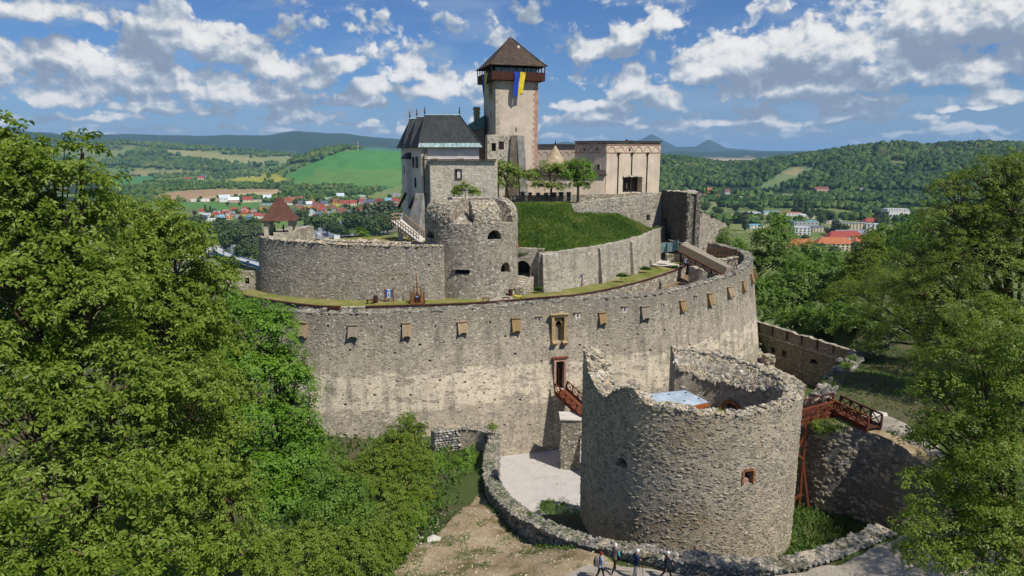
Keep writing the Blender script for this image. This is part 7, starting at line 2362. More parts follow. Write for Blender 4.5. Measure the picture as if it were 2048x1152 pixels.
# darker trees further down the slope
for i, (px, py, Y, r) in enumerate([(1480, 560, 150, 40), (1620, 520, 160, 45), (1680, 545, 150, 50), (1780, 480, 150, 46), (1820, 520, 130, 55), (1590, 640, 118, 30), (1845, 470, 140, 50), (1447, 476, 123, 24), (1476, 490, 121, 16)]):
    lab = ['rounded tree just behind the right shoulder of the curtain wall', 'tree behind the bushy light green tree, nearer the roofs', 'tree behind the dark one, below the orange roofs', 'rounded tree at the right end of the red roofs', 'dense tree left of the tall ash tree',
           'low dark tree above the outer ward wall slits', 'tree between the tall ash and the white factory', 'dark round shrub behind the back parapet of the right court', 'light shrub behind the back parapet, right of the dark one'][i]
    p = at(px, py + r * .8, Y=Y)
    tree('slope_tree' if i < 7 else 'shrub', lab, 'tree' if i < 7 else 'shrub', (p.x, p.y, min(p.z, hz(p.x, p.y) if i < 7 else p.z)), [lobe(px, py, Y, r, r * .85), lobe(px - r * .6, py + r * .4, Y, r * .6, r * .5), lobe(px + r * .6, py + r * .45, Y - 2, r * .6, r * .5)],
         .55 if i < 7 else .3, 'maple', M_LEAF_E, rng, 2.4, .3 if i < 7 else .08, 'trees on the slope right of the castle' if i < 7 else None, M_BARK, 1.2, .2)
# ---- castle court trees
tree('court_tree', 'first leafy tree of the upper court, left of the dark posts', 'tree', (at(1020, 405, Y=116).x, 116, 27.0),
     [lobe(1008, 340, 116, 26, 18), lobe(1030, 350, 116, 20, 20), lobe(992, 355, 116, 20, 16), lobe(1015, 372, 115.5, 30, 12), lobe(1000, 325, 116, 12, 8)], .30, 'maple', M_LEAF_C, rng, 2.2, .2, 'trees of the upper court', M_BARK, .55, .6)
tree('court_tree', 'wide open-crowned tree over the middle of the dark posts', 'tree', (at(1106, 400, Y=116.5).x, 116.5, 27.0),
     [lobe(1065, 352, 116.5, 20, 18), lobe(1095, 336, 116.5, 26, 16), lobe(1118, 345, 116.5, 24, 20), lobe(1080, 372, 116, 26, 12), lobe(1110, 374, 116, 22, 12), lobe(1130, 330, 116.5, 14, 10)], .30, 'maple', M_LEAF_C, rng, 2.0, .2, 'trees of the upper court', M_BARK, .55, .6)
tree('court_tree', 'roundest court tree, right of the dark posts before the big palace', 'tree', (at(1155, 403, Y=116).x, 116, 27.0),
     [lobe(1158, 334, 116, 24, 18), lobe(1142, 352, 116, 22, 18), lobe(1172, 355, 116, 22, 20), lobe(1156, 372, 115.5, 28, 12)], .30, 'maple', M_LEAF_B, rng, 2.3, .2, 'trees of the upper court', M_BARK, .55, .5)
tree('shrub', 'rounded light green shrub growing behind the domed bastion', 'shrub', (at(930, 398, Y=104).x, 104, 27.0),
     [lobe(930, 380, 104, 26, 17), lobe(912, 387, 104, 14, 11), lobe(950, 386, 104, 14, 11)], .24, 'maple', M_LEAF_C, rng, 2.2, .1, None, M_BARK, .45, .6)
tree('shrub', 'dark green shrub in the ward below the timber walkway', 'shrub', (at(712, 478, Y=112).x, 112, 21.5), [lobe(712, 466, 112, 22, 12), lobe(730, 470, 112, 14, 10)], .28, 'maple', M_LEAF_E, rng, 1.6, .08, None, M_BARK, .5, .3)
WEEDS = []
for i, (px, py, Y, r, lab) in enumerate([(1076, 578, 90.2, 5, 'tiny round shrub in the corner of the big buttress'), (1350, 535, 101, 6, 'weedy shrub near the pale paved ramp'), (1245, 552, 98, 10, 'low weeds in the corner of the middle buttress'), (1290, 538, 106, 9, 'low weeds by the last buttress of the retaining wall'),
                                          (1440, 824, 42.4, 6, 'single green weed sprouting on the rim of the gun tower'), (985, 855, 69.5, 10, 'thin sapling on top of the moat wall end'), (1350, 495, 112, 9, 'green shrub behind the site fence')]):
    p = at(px, py, Y=Y)
    if i in (4, 5):
        tree('weed', lab, 'plant', (p.x, p.y, p.z - r * mpp(p) * .8), [lobe(px, py, Y, r, r * 1.4)], .12, 'maple', M_LEAF_C, rng, 1.6, .03, None, M_BARK, .2, .4)
    else: WEEDS.append((lab, p, r))


# ---- grass and weeds on the ground
def scatter_ground(name, label, poly, n, h, w, mat, zfn=None, thr=None, lean=.5):
    xs, ys = [p[0] for p in poly], [p[1] for p in poly]
    x, y = rng.uniform(min(xs), max(xs), n * 3), rng.uniform(min(ys), max(ys), n * 3)
    ok = inpoly(x, y, poly)
    if thr: ok &= fbm(x / thr[0], y / thr[0]) > thr[1]
    x, y = x[ok][:n], y[ok][:n]
    z = height(x, y) if zfn is None else zfn(x, y)
    P = np.stack([x, y, z], 1)
    o = blades(name, P, np.tile((0, 0, 1.0), (len(P), 1)) + rng.normal(0, .2, P.shape), h, w, mat, rng, lean=lean)
    return tag(o, label, 'grass')


moat_in = [tuple(p) for p in (MW.pos(np.linspace(40, MW.L, 30)) - MW.nrm(np.linspace(40, MW.L, 30)) * 1.3).tolist()] + [tuple(p) for p in (SCV.pos(np.linspace(SCV.L, 0, 20)) + SCV.nrm(np.linspace(SCV.L, 0, 20)) * .2).tolist()] + [(22.0, 52.5)]
scatter_ground('moat_weeds', 'dark green weeds carpeting the moat right of the gun tower', moat_in, 9000, .45, .06, M_GRASSB)
scatter_ground('slope_tufts', 'scattered grass tufts on the dry earth slope', [(-6.5, 46), (-4.4, 54), (-1.5, 46), (5, 37), (3, 33), (-4.5, 33), (-9, 35), (-9, 41)], 5200, .16, .03, M_GRASSB, lambda x, y: height(x, y) + .1, (1.6, .56))
scatter_ground('lawn_tufts', 'green grass tufts on the terrace lawn below the retaining wall', tw_line[30:] + lawn_back[:4], 5000, .16, .035, M_GRASSB, lambda x, y: TZ - .03 + 0 * x, (2.2, .54))
scatter_ground('bank_grass', 'shaded long grass on the lawn right of the ruined parapet', [(27.5, 56), (36, 69), (52, 91), (62, 98), (66, 84), (52, 60), (34, 52)], 7000, .30, .05, M_GRASSB)
scatter_ground('tree_undergrowth', 'dark undergrowth below the left-hand trees', [(-30, 25), (-10, 25), (-7, 40), (-4.5, 54), (-4, 69), (-12, 76), (-36, 76), (-40, 50)], 6500, .7, .10, M_GRASSB)
n = 900
q = rng.uniform(10, 40, n); d = rng.uniform(.1, 1.1, n)
P = MW.surf(q, MW.z(q) + .02, d)
tag(blades('wall_grass', P, np.tile((0, 0, 1.0), (n, 1)), .2, .03, M_GRASSB, rng), 'dry grass growing on top of the moat wall', 'grass')
n = 500
P = np.stack([rng.uniform(24.3, 27.3, n), rng.uniform(49.8, 51.5, n), np.full(n, 14.5)], 1)
tag(blades('rock_grass', P, np.tile((0, 0, 1.0), (n, 1)), .3, .04, M_GRASSB, rng), 'mossy grass on the rock beneath the red footbridge', 'grass')

for lab, p, r in WEEDS:
    m = r * mpp(p); n = 260
    d = rng.normal(0, .5, (n, 2)) * m
    P = np.column_stack([p.x + d[:, 0], p.y + d[:, 1] * .5, np.full(n, p.z - .1)])
    o = blades('weed', P, np.tile((0, -.2, 1.0), (n, 1)) + rng.normal(0, .4, (n, 3)), .22 + .5 * m, .06, M_GRASSB, rng, lean=.6)
    o.name = 'weed'; tag(o, lab, 'plant'); del o['kind']

# valley trees (singly) and far woods
def mini_tree(kind, r):
    """small tree mesh pair, height 1"""
    rr = np.random.default_rng(r)
    b = MB(); b.tube([(0, 0, -.03), (0, 0, .35), (.02, 0, .7)], [.04, .03, .012], 5)
    tm = bpy.data.meshes.new('trunk'); tm.from_pydata(b.v, [], b.f); tm.materials.append(M_BARK)
    if kind == 'round': bl = [(0, 0, .58, .34, .34, .38)] + [(rr.normal(0, .17), rr.normal(0, .17), rr.uniform(.4, .8), .22, .22, .2) for _ in range(4)]
    elif kind == 'tall': bl = [(0, 0, .55, .17, .17, .45), (rr.normal(0, .05), 0, .75, .14, .14, .25), (rr.normal(0, .05), .03, .35, .16, .16, .25)]
    else: bl = [(0, 0, .2, .3, .3, .2), (0, 0, .45, .2, .2, .22), (0, 0, .7, .12, .12, .25)]
    Ps, Ns = [], []
    for (x, y, z, a, c, e) in bl:
        n = int(70 * (a * e) / .08) + 14
        d = rr.normal(0, 1, (n, 3)); d /= np.linalg.norm(d, axis=1)[:, None]
        Ps.append(np.array((x, y, z)) + d * np.array((a, c, e)) * rr.uniform(.65, 1.05, (n, 1))); Ns.append(d + (0, 0, .5) + rr.normal(0, .3, (n, 3)))
    P, N = np.concatenate(Ps), np.concatenate(Ns)
    V, Q = leaves_mesh(P, N, rr.uniform(.06, .13, len(P)), 'card', rr)
    return tm, mesh_np('crown', V, Q, M_LEAF_P if kind == 'tall' else M_LEAF_F)


MINI = {k: [mini_tree(k, 40 + i + 10 * j) for i in range(3)] for j, k in enumerate(('round', 'tall', 'cone'))}
mrng = np.random.default_rng(8)


def valley_tree(kind, px, py, h_px, label, group):
    p = at(px, py, z=VAL)
    z = hz(p.x, p.y)
    h = h_px * mpp(p)
    t = thing('valley_tree', label, 'tree', (p.x, p.y, z), group)
    tm, cm = MINI[kind][int(mrng.integers(0, 3))]
    a = link('trunk', tm, t); c = link('crown', cm, t)
    c['kind'] = 'stuff'
    t.scale = (h * float(mrng.uniform(.85, 1.25)),) * 2 + (h,)
    t.rotation_euler = (0, 0, float(mrng.uniform(0, 6.28)))


ONES = ['first', 'second', 'third', 'fourth', 'fifth', 'sixth', 'seventh', 'eighth', 'ninth', 'tenth', 'eleventh', 'twelfth', 'thirteenth', 'fourteenth', 'fifteenth', 'sixteenth', 'seventeenth', 'eighteenth', 'nineteenth']
TENS = {2: 'twent', 3: 'thirt', 4: 'fort'}


def ordinal(k, n):
    if k == 0: return 'leftmost of them'
    if k == n - 1: return 'rightmost of them'
    k += 1
    if k < 20: w = ONES[k - 1]
    else: w = TENS[k // 10] + 'ieth' if k % 10 == 0 else TENS[k // 10] + 'y-' + ONES[k % 10 - 1]
    return w + ' from the left'


VT = [('round', [(385, 470, 40), (405, 490, 46), (440, 478, 44), (450, 505, 50), (475, 500, 52), (500, 488, 50), (512, 470, 36), (488, 525, 44), (520, 530, 40), (470, 545, 30), (455, 540, 30)], 'riverside tree between road bridge and ward wall', 'trees along the near river bank'),
      ('tall', [(492, 512, 60), (505, 508, 56), (520, 500, 50), (475, 490, 46), (485, 470, 40)], 'slim pale poplar on the near bank left of the turret', 'poplars on the near river bank'),
      ('round', [(600, 442, 22), (624, 470, 44), (612, 440, 20), (642, 448, 14), (655, 470, 34), (668, 474, 36), (682, 476, 30), (700, 470, 46), (722, 476, 50), (742, 478, 46), (760, 474, 50), (668, 445, 12), (690, 440, 20), (708, 432, 14), (775, 470, 44), (790, 450, 40), (780, 430, 30)], 'leafy river-bank tree right of the guard turret', 'trees along the river right of the turret'),
      ('tall', [(735, 470, 62), (752, 466, 60), (715, 468, 54), (768, 462, 56), (784, 455, 52)], 'tall poplar on the bank left of the slate palace', 'poplars left of the slate palace'),
      ('cone', [(411, 422, 14), (421, 424, 14), (700, 424, 16), (735, 402, 14)], 'dark conifer among the village gardens', 'conifers in the village'),
      ('round', [(402, 400, 8), (437, 398, 8), (470, 428, 10), (500, 426, 12), (545, 432, 12), (575, 398, 9), (590, 412, 12), (640, 405, 12), (660, 428, 10), (690, 418, 12), (715, 410, 12), (735, 425, 14), (760, 415, 14), (780, 400, 12), (655, 395, 10), (600, 398, 10), (620, 402, 10), (675, 405, 10), (700, 400, 10), (560, 428, 9),
                 (790, 420, 14), (530, 425, 10), (455, 412, 8), (480, 412, 8), (425, 440, 10), (390, 432, 12), (400, 445, 12), (745, 440, 14), (720, 438, 12)], 'garden tree among the village houses', 'garden trees in the village'),
      ('round', [(1420, 460, 46), (1450, 468, 44), (1435, 440, 36), (1480, 448, 34), (1640, 450, 36), (1660, 446, 34), (1610, 486, 26), (1655, 470, 22), (1676, 478, 22), (1688, 470, 30), (1664, 524, 46), (1640, 510, 34), (1710, 510, 40), (1760, 470, 34), (1790, 455, 34), (1725, 470, 16), (1745, 462, 20), (1700, 458, 20),
                 (1780, 500, 50), (1800, 470, 40), (1620, 440, 24), (1350, 412, 26), (1370, 420, 30), (1395, 430, 34), (1410, 425, 30), (1340, 400, 18), (1520, 430, 22), (1545, 438, 22), (1500, 418, 20), (1470, 425, 26), (1440, 415, 22)], 'leafy tree among the town buildings', 'trees in the town on the right'),
      ('tall', [(1668, 470, 34), (1676, 472, 30), (1755, 452, 34), (1765, 456, 32), (1772, 452, 30), (1490, 462, 40), (1590, 428, 30), (1600, 430, 32), (1612, 430, 30)], 'slim tree beside the apartment blocks', 'slim trees by the apartment blocks')]
for kind, lst, lab, grp in VT:
    for k_, (px, py, h) in enumerate(sorted(lst)): valley_tree(kind, px, py, h * (.72 if 'town' in grp else 1), lab + ', ' + ordinal(k_, len(lst)), grp)


def wood(name, label, pts, hts, mat, seed):
    """a far wood that reads as one mass: a crown for every tree"""
    r = np.random.default_rng(seed)
    P = np.asarray(pts, float); n = len(P)
    T = np.stack([np.clip(ICO_V * (1 + r.normal(0, .22, (12, 1))) + r.normal(0, .14, (12, 3)), -1.4, 1.4) for _ in range(12)])[r.integers(0, 12, n)]
    s = np.asarray(hts)[:, None] * np.stack([r.uniform(.42, .62, n), r.uniform(.42, .62, n), r.uniform(.45, .68, n)], 1)
    V = T * s[:, None, :] + P[:, None, :] + np.array((0, 0, 1)) * (np.asarray(hts) * .42)[:, None, None]
    me = mesh_np(name, V.reshape(-1, 3), (ICO_F[None] + (np.arange(n) * 12)[:, None, None]).reshape(-1, 3), mat)
    return tag(link(name, me, kind='stuff'), label, 'wood')


fr = np.random.default_rng(4)


def forest_points(n, y0, y1, x0, x1, sel):
    """random places on the terrain in the photo sector x0..x1 between two distances"""
    p = fr.uniform(x0, x1, n * 3); d = y0 * (y1 / y0) ** fr.random(n * 3)
    X = (p - 1024) * CP / F * d; Y = d
    Z = height(X, Y)
    C, fm = cover(X, Y, Z)
    ok = sel(X, Y, Z, C, fm)
    return np.stack([X, Y, Z], 1)[ok][:n]


def forest_sel(X, Y, Z, C, fm): return fm & (Z > VAL + 12)


P = forest_points(9000, 1500, 3000, 1230, 2150, forest_sel)
wood('right_hill_wood', 'dense green forest covering the hill on the right', P, fr.uniform(11, 19, len(P)), M_FOREST, 1)
P = forest_points(7500, 2300, 4800, -120, 1000, forest_sel)
wood('left_hill_wood', 'dark forest on the rolling hills on the left', P, fr.uniform(14, 24, len(P)), M_FOREST, 2)
# hedges and tree belts of the valley
BELTS = [([(205, 381), (320, 380), (420, 374), (480, 372), (560, 376), (575, 372)], 460, 12), ([(540, 370), (545, 350), (590, 335), (640, 322), (690, 303)], 160, 12), ([(575, 378), (640, 377), (720, 374), (805, 374)], 260, 10),
         ([(560, 372), (585, 388), (600, 395)], 80, 12), ([(480, 350), (560, 330), (640, 312), (700, 300)], 120, 10), ([(205, 400), (260, 404), (330, 404)], 60, 8), ([(640, 388), (700, 386), (760, 380)], 160, 9),
         ([(600, 404), (700, 404), (790, 404)], 110, 7), ([(420, 428), (520, 426), (640, 422), (780, 416)], 110, 6), ([(1325, 350), (1400, 345), (1500, 345), (1560, 348)], 240, 10), ([(1325, 372), (1420, 378), (1520, 370), (1600, 372)], 260, 10),
         ([(1330, 395), (1400, 400), (1500, 404), (1600, 402), (1700, 400), (1790, 405)], 380, 11), ([(1440, 412), (1560, 414), (1660, 414), (1790, 418)], 260, 10), ([(1590, 425), (1640, 430), (1700, 436), (1770, 440)], 50, 8),
         ([(1660, 392), (1740, 390), (1830, 388)], 200, 11), ([(1600, 392), (1680, 396), (1800, 396)], 200, 11), ([(400, 452), (520, 446), (600, 438)], 40, 6), ([(640, 436), (760, 424)], 40, 6), ([(1400, 440), (1490, 436), (1580, 440)], 40, 8), ([(300, 352), (420, 348), (520, 352)], 150, 11), ([(210, 345), (330, 338), (450, 338)], 150, 12)]
pts, hts = [], []
for line, n, h in BELTS:
    L = np.array(line, float)
    s = np.linspace(0, 1, len(L))
    f = fr.random(n)
    px, py = np.interp(f, s, L[:, 0]) + fr.normal(0, 5, n), np.interp(f, s, L[:, 1]) + fr.normal(0, 1.8, n)
    z = np.full(n, VAL)
    dx, dy, dz = ray(px, py)
    for _ in range(5):
        tt_ = (np.minimum(z, CAMZ - 25) - CAMZ) / dz
        z = np.where(dy * tt_ < 9000, height(dx * tt_, dy * tt_), VAL)
    tt_ = (np.minimum(z, CAMZ - 25) - CAMZ) / dz
    pts.append(np.stack([dx * tt_, dy * tt_, z], 1)); hts.append(np.where(dy * tt_ > 900, h, 8) * fr.uniform(.7, 1.3, n))
pts, hts = np.concatenate(pts), np.concatenate(hts)
hh_ = height(pts[:, 0], pts[:, 1]); ok_ = (np.abs(hh_ - pts[:, 2]) < 6) & (pts[:, 1] < 5200)
pts, hts = pts[ok_], hts[ok_]
wood('valley_tree_belts', 'dark tree belts and hedges between the valley fields', pts, hts, M_FOREST, 3)
# scattered bushes in the meadows
P = forest_points(1500, 1400, 4200, 180, 820, lambda X, Y, Z, C, fm: (~fm) & (fbm(X / 120, Y / 120) > .5) & (C[:, 0] < .19) & (C[:, 1] < .165))
wood('meadow_bushes', 'scattered bushes dotting the hillside meadows on the left', P, fr.uniform(6, 13, len(P)), M_FOREST, 5)
P = forest_points(1300, 950, 1700, 1320, 2100, lambda X, Y, Z, C, fm: (fbm(X / 90, Y / 90) > .55) & (C[:, 0] < .16))
wood('valley_woods', 'riverside woods spreading behind the town on the right', P, fr.uniform(8, 15, len(P)), M_FOREST, 6)

# village and town in the valley
WALLM = {n: plain(n + '_house_wall', c, .08, .3, bstr=0) for n, c in dict(white=(.72, .70, .66), cream=(.66, .57, .40), yellow=(.70, .48, .12), orange=(.62, .27, .09), blue=(.16, .26, .42), grey=(.40, .40, .40), pink=(.60, .38, .32), beige=(.56, .48, .36)).items()}
ROOFM = {n: plain(n + '_house_roof', c, .15, .3, bstr=0) for n, c in dict(red=(.30, .06, .045), orange=(.42, .145, .06), brown=(.20, .085, .06), grey=(.20, .21, .23), slate=(.10, .12, .17), pale=(.50, .55, .60), white=(.68, .70, .72), green=(.12, .25, .22), teal=(.16, .33, .42)).items()}
HC = {}


def put(key, mk, name, parent, off=(0, 0, 0), rz=0.0):
    if key not in HC: HC[key] = mk()
    o = bpy.data.objects.new(name, HC[key]); COL.objects.link(o); o.parent = parent
    o.location = off; o.rotation_euler = (0, 0, rz)
    return o


def me_of(b, name, mat):
    me = bpy.data.meshes.new(name); me.from_pydata(b.v, [], b.f)
    for m in (mat if isinstance(mat, (list, tuple)) else [mat]): me.materials.append(m)
    me.polygons.foreach_set('material_index', b.m)
    return me


def roof_mb(w, d, h, rh, kind, ov=.5):
    b = MB()
    x, y = w / 2 + ov, d / 2 + ov
    if kind == 'flat':
        b.box((0, 0, h + .25), (w + .3, d + .3, .5))
    elif kind == 'gable':
        b.add([(-x, -y, h - .25), (x, -y, h - .25), (x, y, h - .25), (-x, y, h - .25), (-x, 0, h + rh), (x, 0, h + rh)], [(0, 1, 5, 4), (2, 3, 4, 5), (1, 2, 5), (3, 0, 4), (3, 2, 1, 0)])
    elif kind == 'cross':
        b.add([(-x, -y, h - .25), (x, -y, h - .25), (x, y, h - .25), (-x, y, h - .25), (0, -y, h + rh), (0, y, h + rh)], [(3, 0, 4, 5), (1, 2, 5, 4), (0, 1, 4), (2, 3, 5), (3, 2, 1, 0)])
    else:
        r = min(w, d) * .42
        b.add([(-x, -y, h - .2), (x, -y, h - .2), (x, y, h - .2), (-x, y, h - .2), (-x + r, 0, h + rh), (x - r, 0, h + rh)], [(0, 1, 5, 4), (2, 3, 4, 5), (1, 2, 5), (3, 0, 4), (3, 2, 1, 0)])
    return b


def house(px, py, wpx, wm, rm, kind, label, group, hpx=None, depth=None, rise=None, rz=None, win=True, cat='house', name='house', rows=1, nwin=None):
    p = at(px, py, z=VAL); z = hz(p.x, p.y)
    m = mpp(p)
    w = max(5, round(wpx * m)); d = depth or max(6, round(min(w * .8, 11)))
    h = max(3, round((hpx or 5) * m)); rh = rise if rise is not None else (0 if kind == 'flat' else round(min(w, d) * .42 + 1))
    t = thing(name, label, cat, (p.x, p.y + d / 2, z), group)
    t.rotation_euler = (0, 0, rz if rz is not None else math.atan2(-p.x, p.y) + float(mrng.uniform(-.25, .25)))
    k = (w, d, h)
    put(('w', k, wm, kind, rh), lambda: me_of(MB().box((0, 0, h / 2 - .5), (w, d, h + 1)), 'wall', WALLM[wm]), 'wall', t)
    if kind == 'cross':
        put(('g', k, wm, rh), lambda: me_of(MB().add([(-w / 2, -d / 2 - .02, h - .3), (w / 2, -d / 2 - .02, h - .3), (0, -d / 2 - .02, h + rh - .4)], [(0, 1, 2)]), 'gable', WALLM[wm]), 'gable', t)
    put(('r', k, rm, kind, rh), lambda: me_of(roof_mb(w, d, h, rh, kind), 'roof', ROOFM[rm]), 'roof', t)
    if win:
        n = nwin or max(2, min(3, int(w / 4)))
        hh = h / rows
        for r in range(rows):
            for i in range(n):
                put('win' if rows < 3 else 'win2', lambda: me_of(MB().box((0, 0, 0), (1.5 if rows < 3 else 1.8, .12, 1.6), 0, 0).box((0, -.03, 0), (1.7 if rows < 3 else 2.0, .06, .14), 0, 0), 'window', M_GLASS), 'window', t, ((i + .5) / n * w - w / 2, -d / 2 - .05, hh * (r + .55)))
    if kind in ('gable', 'hip', 'cross') and w < 20:
        put('chim', lambda: me_of(MB().box((0, 0, 0), (.7, .7, 1.8)), 'chimney', M_BRICK), 'chimney', t, (w * .2, d * .12, h + rh * .75))
    return t


VIL = [  # x, y, width, wall, roof, kind
    ('back row of the village', [(397, 403, 34, 'white', 'white', 'flat', 4), (447, 404, 20, 'white', 'pale', 'gable', 9), (465, 405, 20, 'pink', 'white', 'gable', 5), (493, 405, 18, 'cream', 'red', 'gable', 6), (515, 404, 34, 'beige', 'slate', 'flat', 5), (533, 404, 15, 'beige', 'pale', 'gable', 9),
      (575, 405, 12, 'white', 'red', 'gable', 5), (590, 402, 12, 'cream', 'brown', 'gable', 4), (655, 399, 13, 'white', 'white', 'flat', 3), (680, 396, 14, 'white', 'pale', 'gable', 4), (588, 390, 15, 'white', 'slate', 'gable', 5), (792, 397, 14, 'white', 'grey', 'gable', 5), (722, 394, 12, 'cream', 'white', 'flat', 3)]),
    ('second row of the village', [(530, 411, 24, 'grey', 'teal', 'flat', 3), (577, 410, 13, 'white', 'brown', 'gable', 5), (597, 411, 12, 'grey', 'slate', 'gable', 4), (612, 417, 15, 'yellow', 'grey', 'flat', 6), (617, 412, 12, 'white', 'pale', 'gable', 4), (630, 414, 12, 'pink', 'brown', 'gable', 4), (648, 411, 13, 'white', 'slate', 'gable', 4), (669, 412, 12, 'yellow', 'orange', 'cross', 6),
      (692, 411, 12, 'white', 'red', 'gable', 5), (705, 411, 13, 'cream', 'red', 'gable', 5), (722, 408, 13, 'white', 'red', 'gable', 5), (743, 408, 12, 'beige', 'slate', 'gable', 4), (757, 408, 16, 'orange', 'red', 'cross', 6), (776, 406, 13, 'white', 'teal', 'gable', 5), (790, 406, 12, 'pink', 'red', 'gable', 5)]),
    ('third row of the village', [(411, 435, 15, 'white', 'pale', 'flat', 8), (434, 427, 17, 'white', 'grey', 'flat', 5), (452, 426, 15, 'white', 'white', 'flat', 5), (467, 424, 12, 'white', 'red', 'gable', 5), (488, 425, 19, 'beige', 'red', 'hip', 4), (596, 421, 12, 'orange', 'brown', 'gable', 4), (628, 422, 13, 'white', 'red', 'gable', 5), (646, 424, 13, 'cream', 'red', 'gable', 5),
      (664, 421, 12, 'grey', 'brown', 'gable', 4), (680, 425, 14, 'pink', 'brown', 'gable', 4), (712, 423, 14, 'white', 'red', 'hip', 4), (756, 422, 14, 'cream', 'brown', 'gable', 5), (773, 423, 14, 'beige', 'brown', 'hip', 5), (789, 421, 12, 'white', 'grey', 'gable', 5)]),
    ('front row by the river', [(405, 441, 16, 'white', 'slate', 'gable', 4), (424, 442, 20, 'white', 'white', 'flat', 4), (440, 441, 13, 'white', 'teal', 'gable', 5), (456, 440, 12, 'cream', 'orange', 'hip', 4), (474, 440, 11, 'cream', 'grey', 'hip', 5), (497, 439, 11, 'blue', 'teal', 'cross', 5), (515, 438, 13, 'white', 'red', 'gable', 6), (530, 437, 10, 'white', 'brown', 'gable', 5), (545, 436, 10, 'orange', 'orange', 'gable', 6),
      (603, 432, 13, 'pink', 'brown', 'gable', 4), (622, 432, 14, 'white', 'pale', 'cross', 7), (637, 432, 13, 'white', 'slate', 'gable', 4), (650, 431, 9, 'yellow', 'orange', 'cross', 5), (660, 431, 10, 'white', 'grey', 'gable', 3), (686, 429, 14, 'pink', 'brown', 'gable', 5), (700, 428, 10, 'white', 'slate', 'gable', 4), (714, 428, 12, 'white', 'brown', 'gable', 4), (741, 426, 14, 'white', 'pale', 'gable', 5), (762, 424, 10, 'cream', 'red', 'gable', 4)])]
for row, lst in VIL:
    for k_, (px, py, w, wm, rm, kd, hp) in enumerate(lst):
        form = {'flat': 'flat-roofed', 'gable': 'gabled', 'hip': 'hip-roofed', 'cross': 'gable-fronted'}[kd]
        house(px, py, w, wm, rm, kd, f'{wm} {form} house, {rm} roof, {row}, {ordinal(k_, len(lst)).replace(" of them", "")}', 'houses of the riverside village', hp)
for (px, py, w, wm, rm, kd, hp, lab) in [(400, 359, 12, 'pink', 'red', 'gable', 3, 'red-roofed farmhouse on the far hillside left'), (408, 357, 12, 'white', 'slate', 'gable', 4, 'white farmhouse beside the red-roofed one on the hillside'), (374, 361, 12, 'pink', 'red', 'gable', 3, 'lone pinkish farmhouse at the foot of the wooded hill')]:
    house(px, py, w, wm, rm, kd, lab, None, hp)
vr = np.random.default_rng(31)
xs_ = sorted(list(vr.uniform(575, 800, 30)) + list(vr.uniform(395, 548, 12)))
for k_, px in enumerate(xs_):
    py = (vr.uniform(401, 427) if px > 570 else vr.uniform(421, 436)) - max(0, px - 640) * .02
    wm, rm = ('white', 'cream', 'white', 'beige', 'pink', 'yellow')[int(vr.integers(0, 6))], ('red', 'brown', 'orange', 'slate', 'red', 'grey')[int(vr.integers(0, 6))]
    kd = ('gable', 'gable', 'hip', 'cross')[int(vr.integers(0, 4))]
    house(px, py, vr.uniform(8, 12), wm, rm, kd, f'small {wm} house, {rm} roof, among the village gardens, {ordinal(k_, len(xs_)).replace(" of them", "")}', 'houses among the village gardens', vr.uniform(3.5, 5))
# riverside sheds seen above the ward wall
house(685, 470, 26, 'grey', 'red', 'gable', 'long dark red roofed shed on the river bank above the ward wall', None, 3, rise=3, cat='shed', win=False)
house(642, 473, 22, 'grey', 'pale', 'flat', 'low pale shed left of the dark red one on the river bank', None, 3, cat='shed', win=False)
house(672, 478, 12, 'white', 'pale', 'flat', 'small white kiosk on the bank above the ward wall', None, 6, cat='shed', win=False)

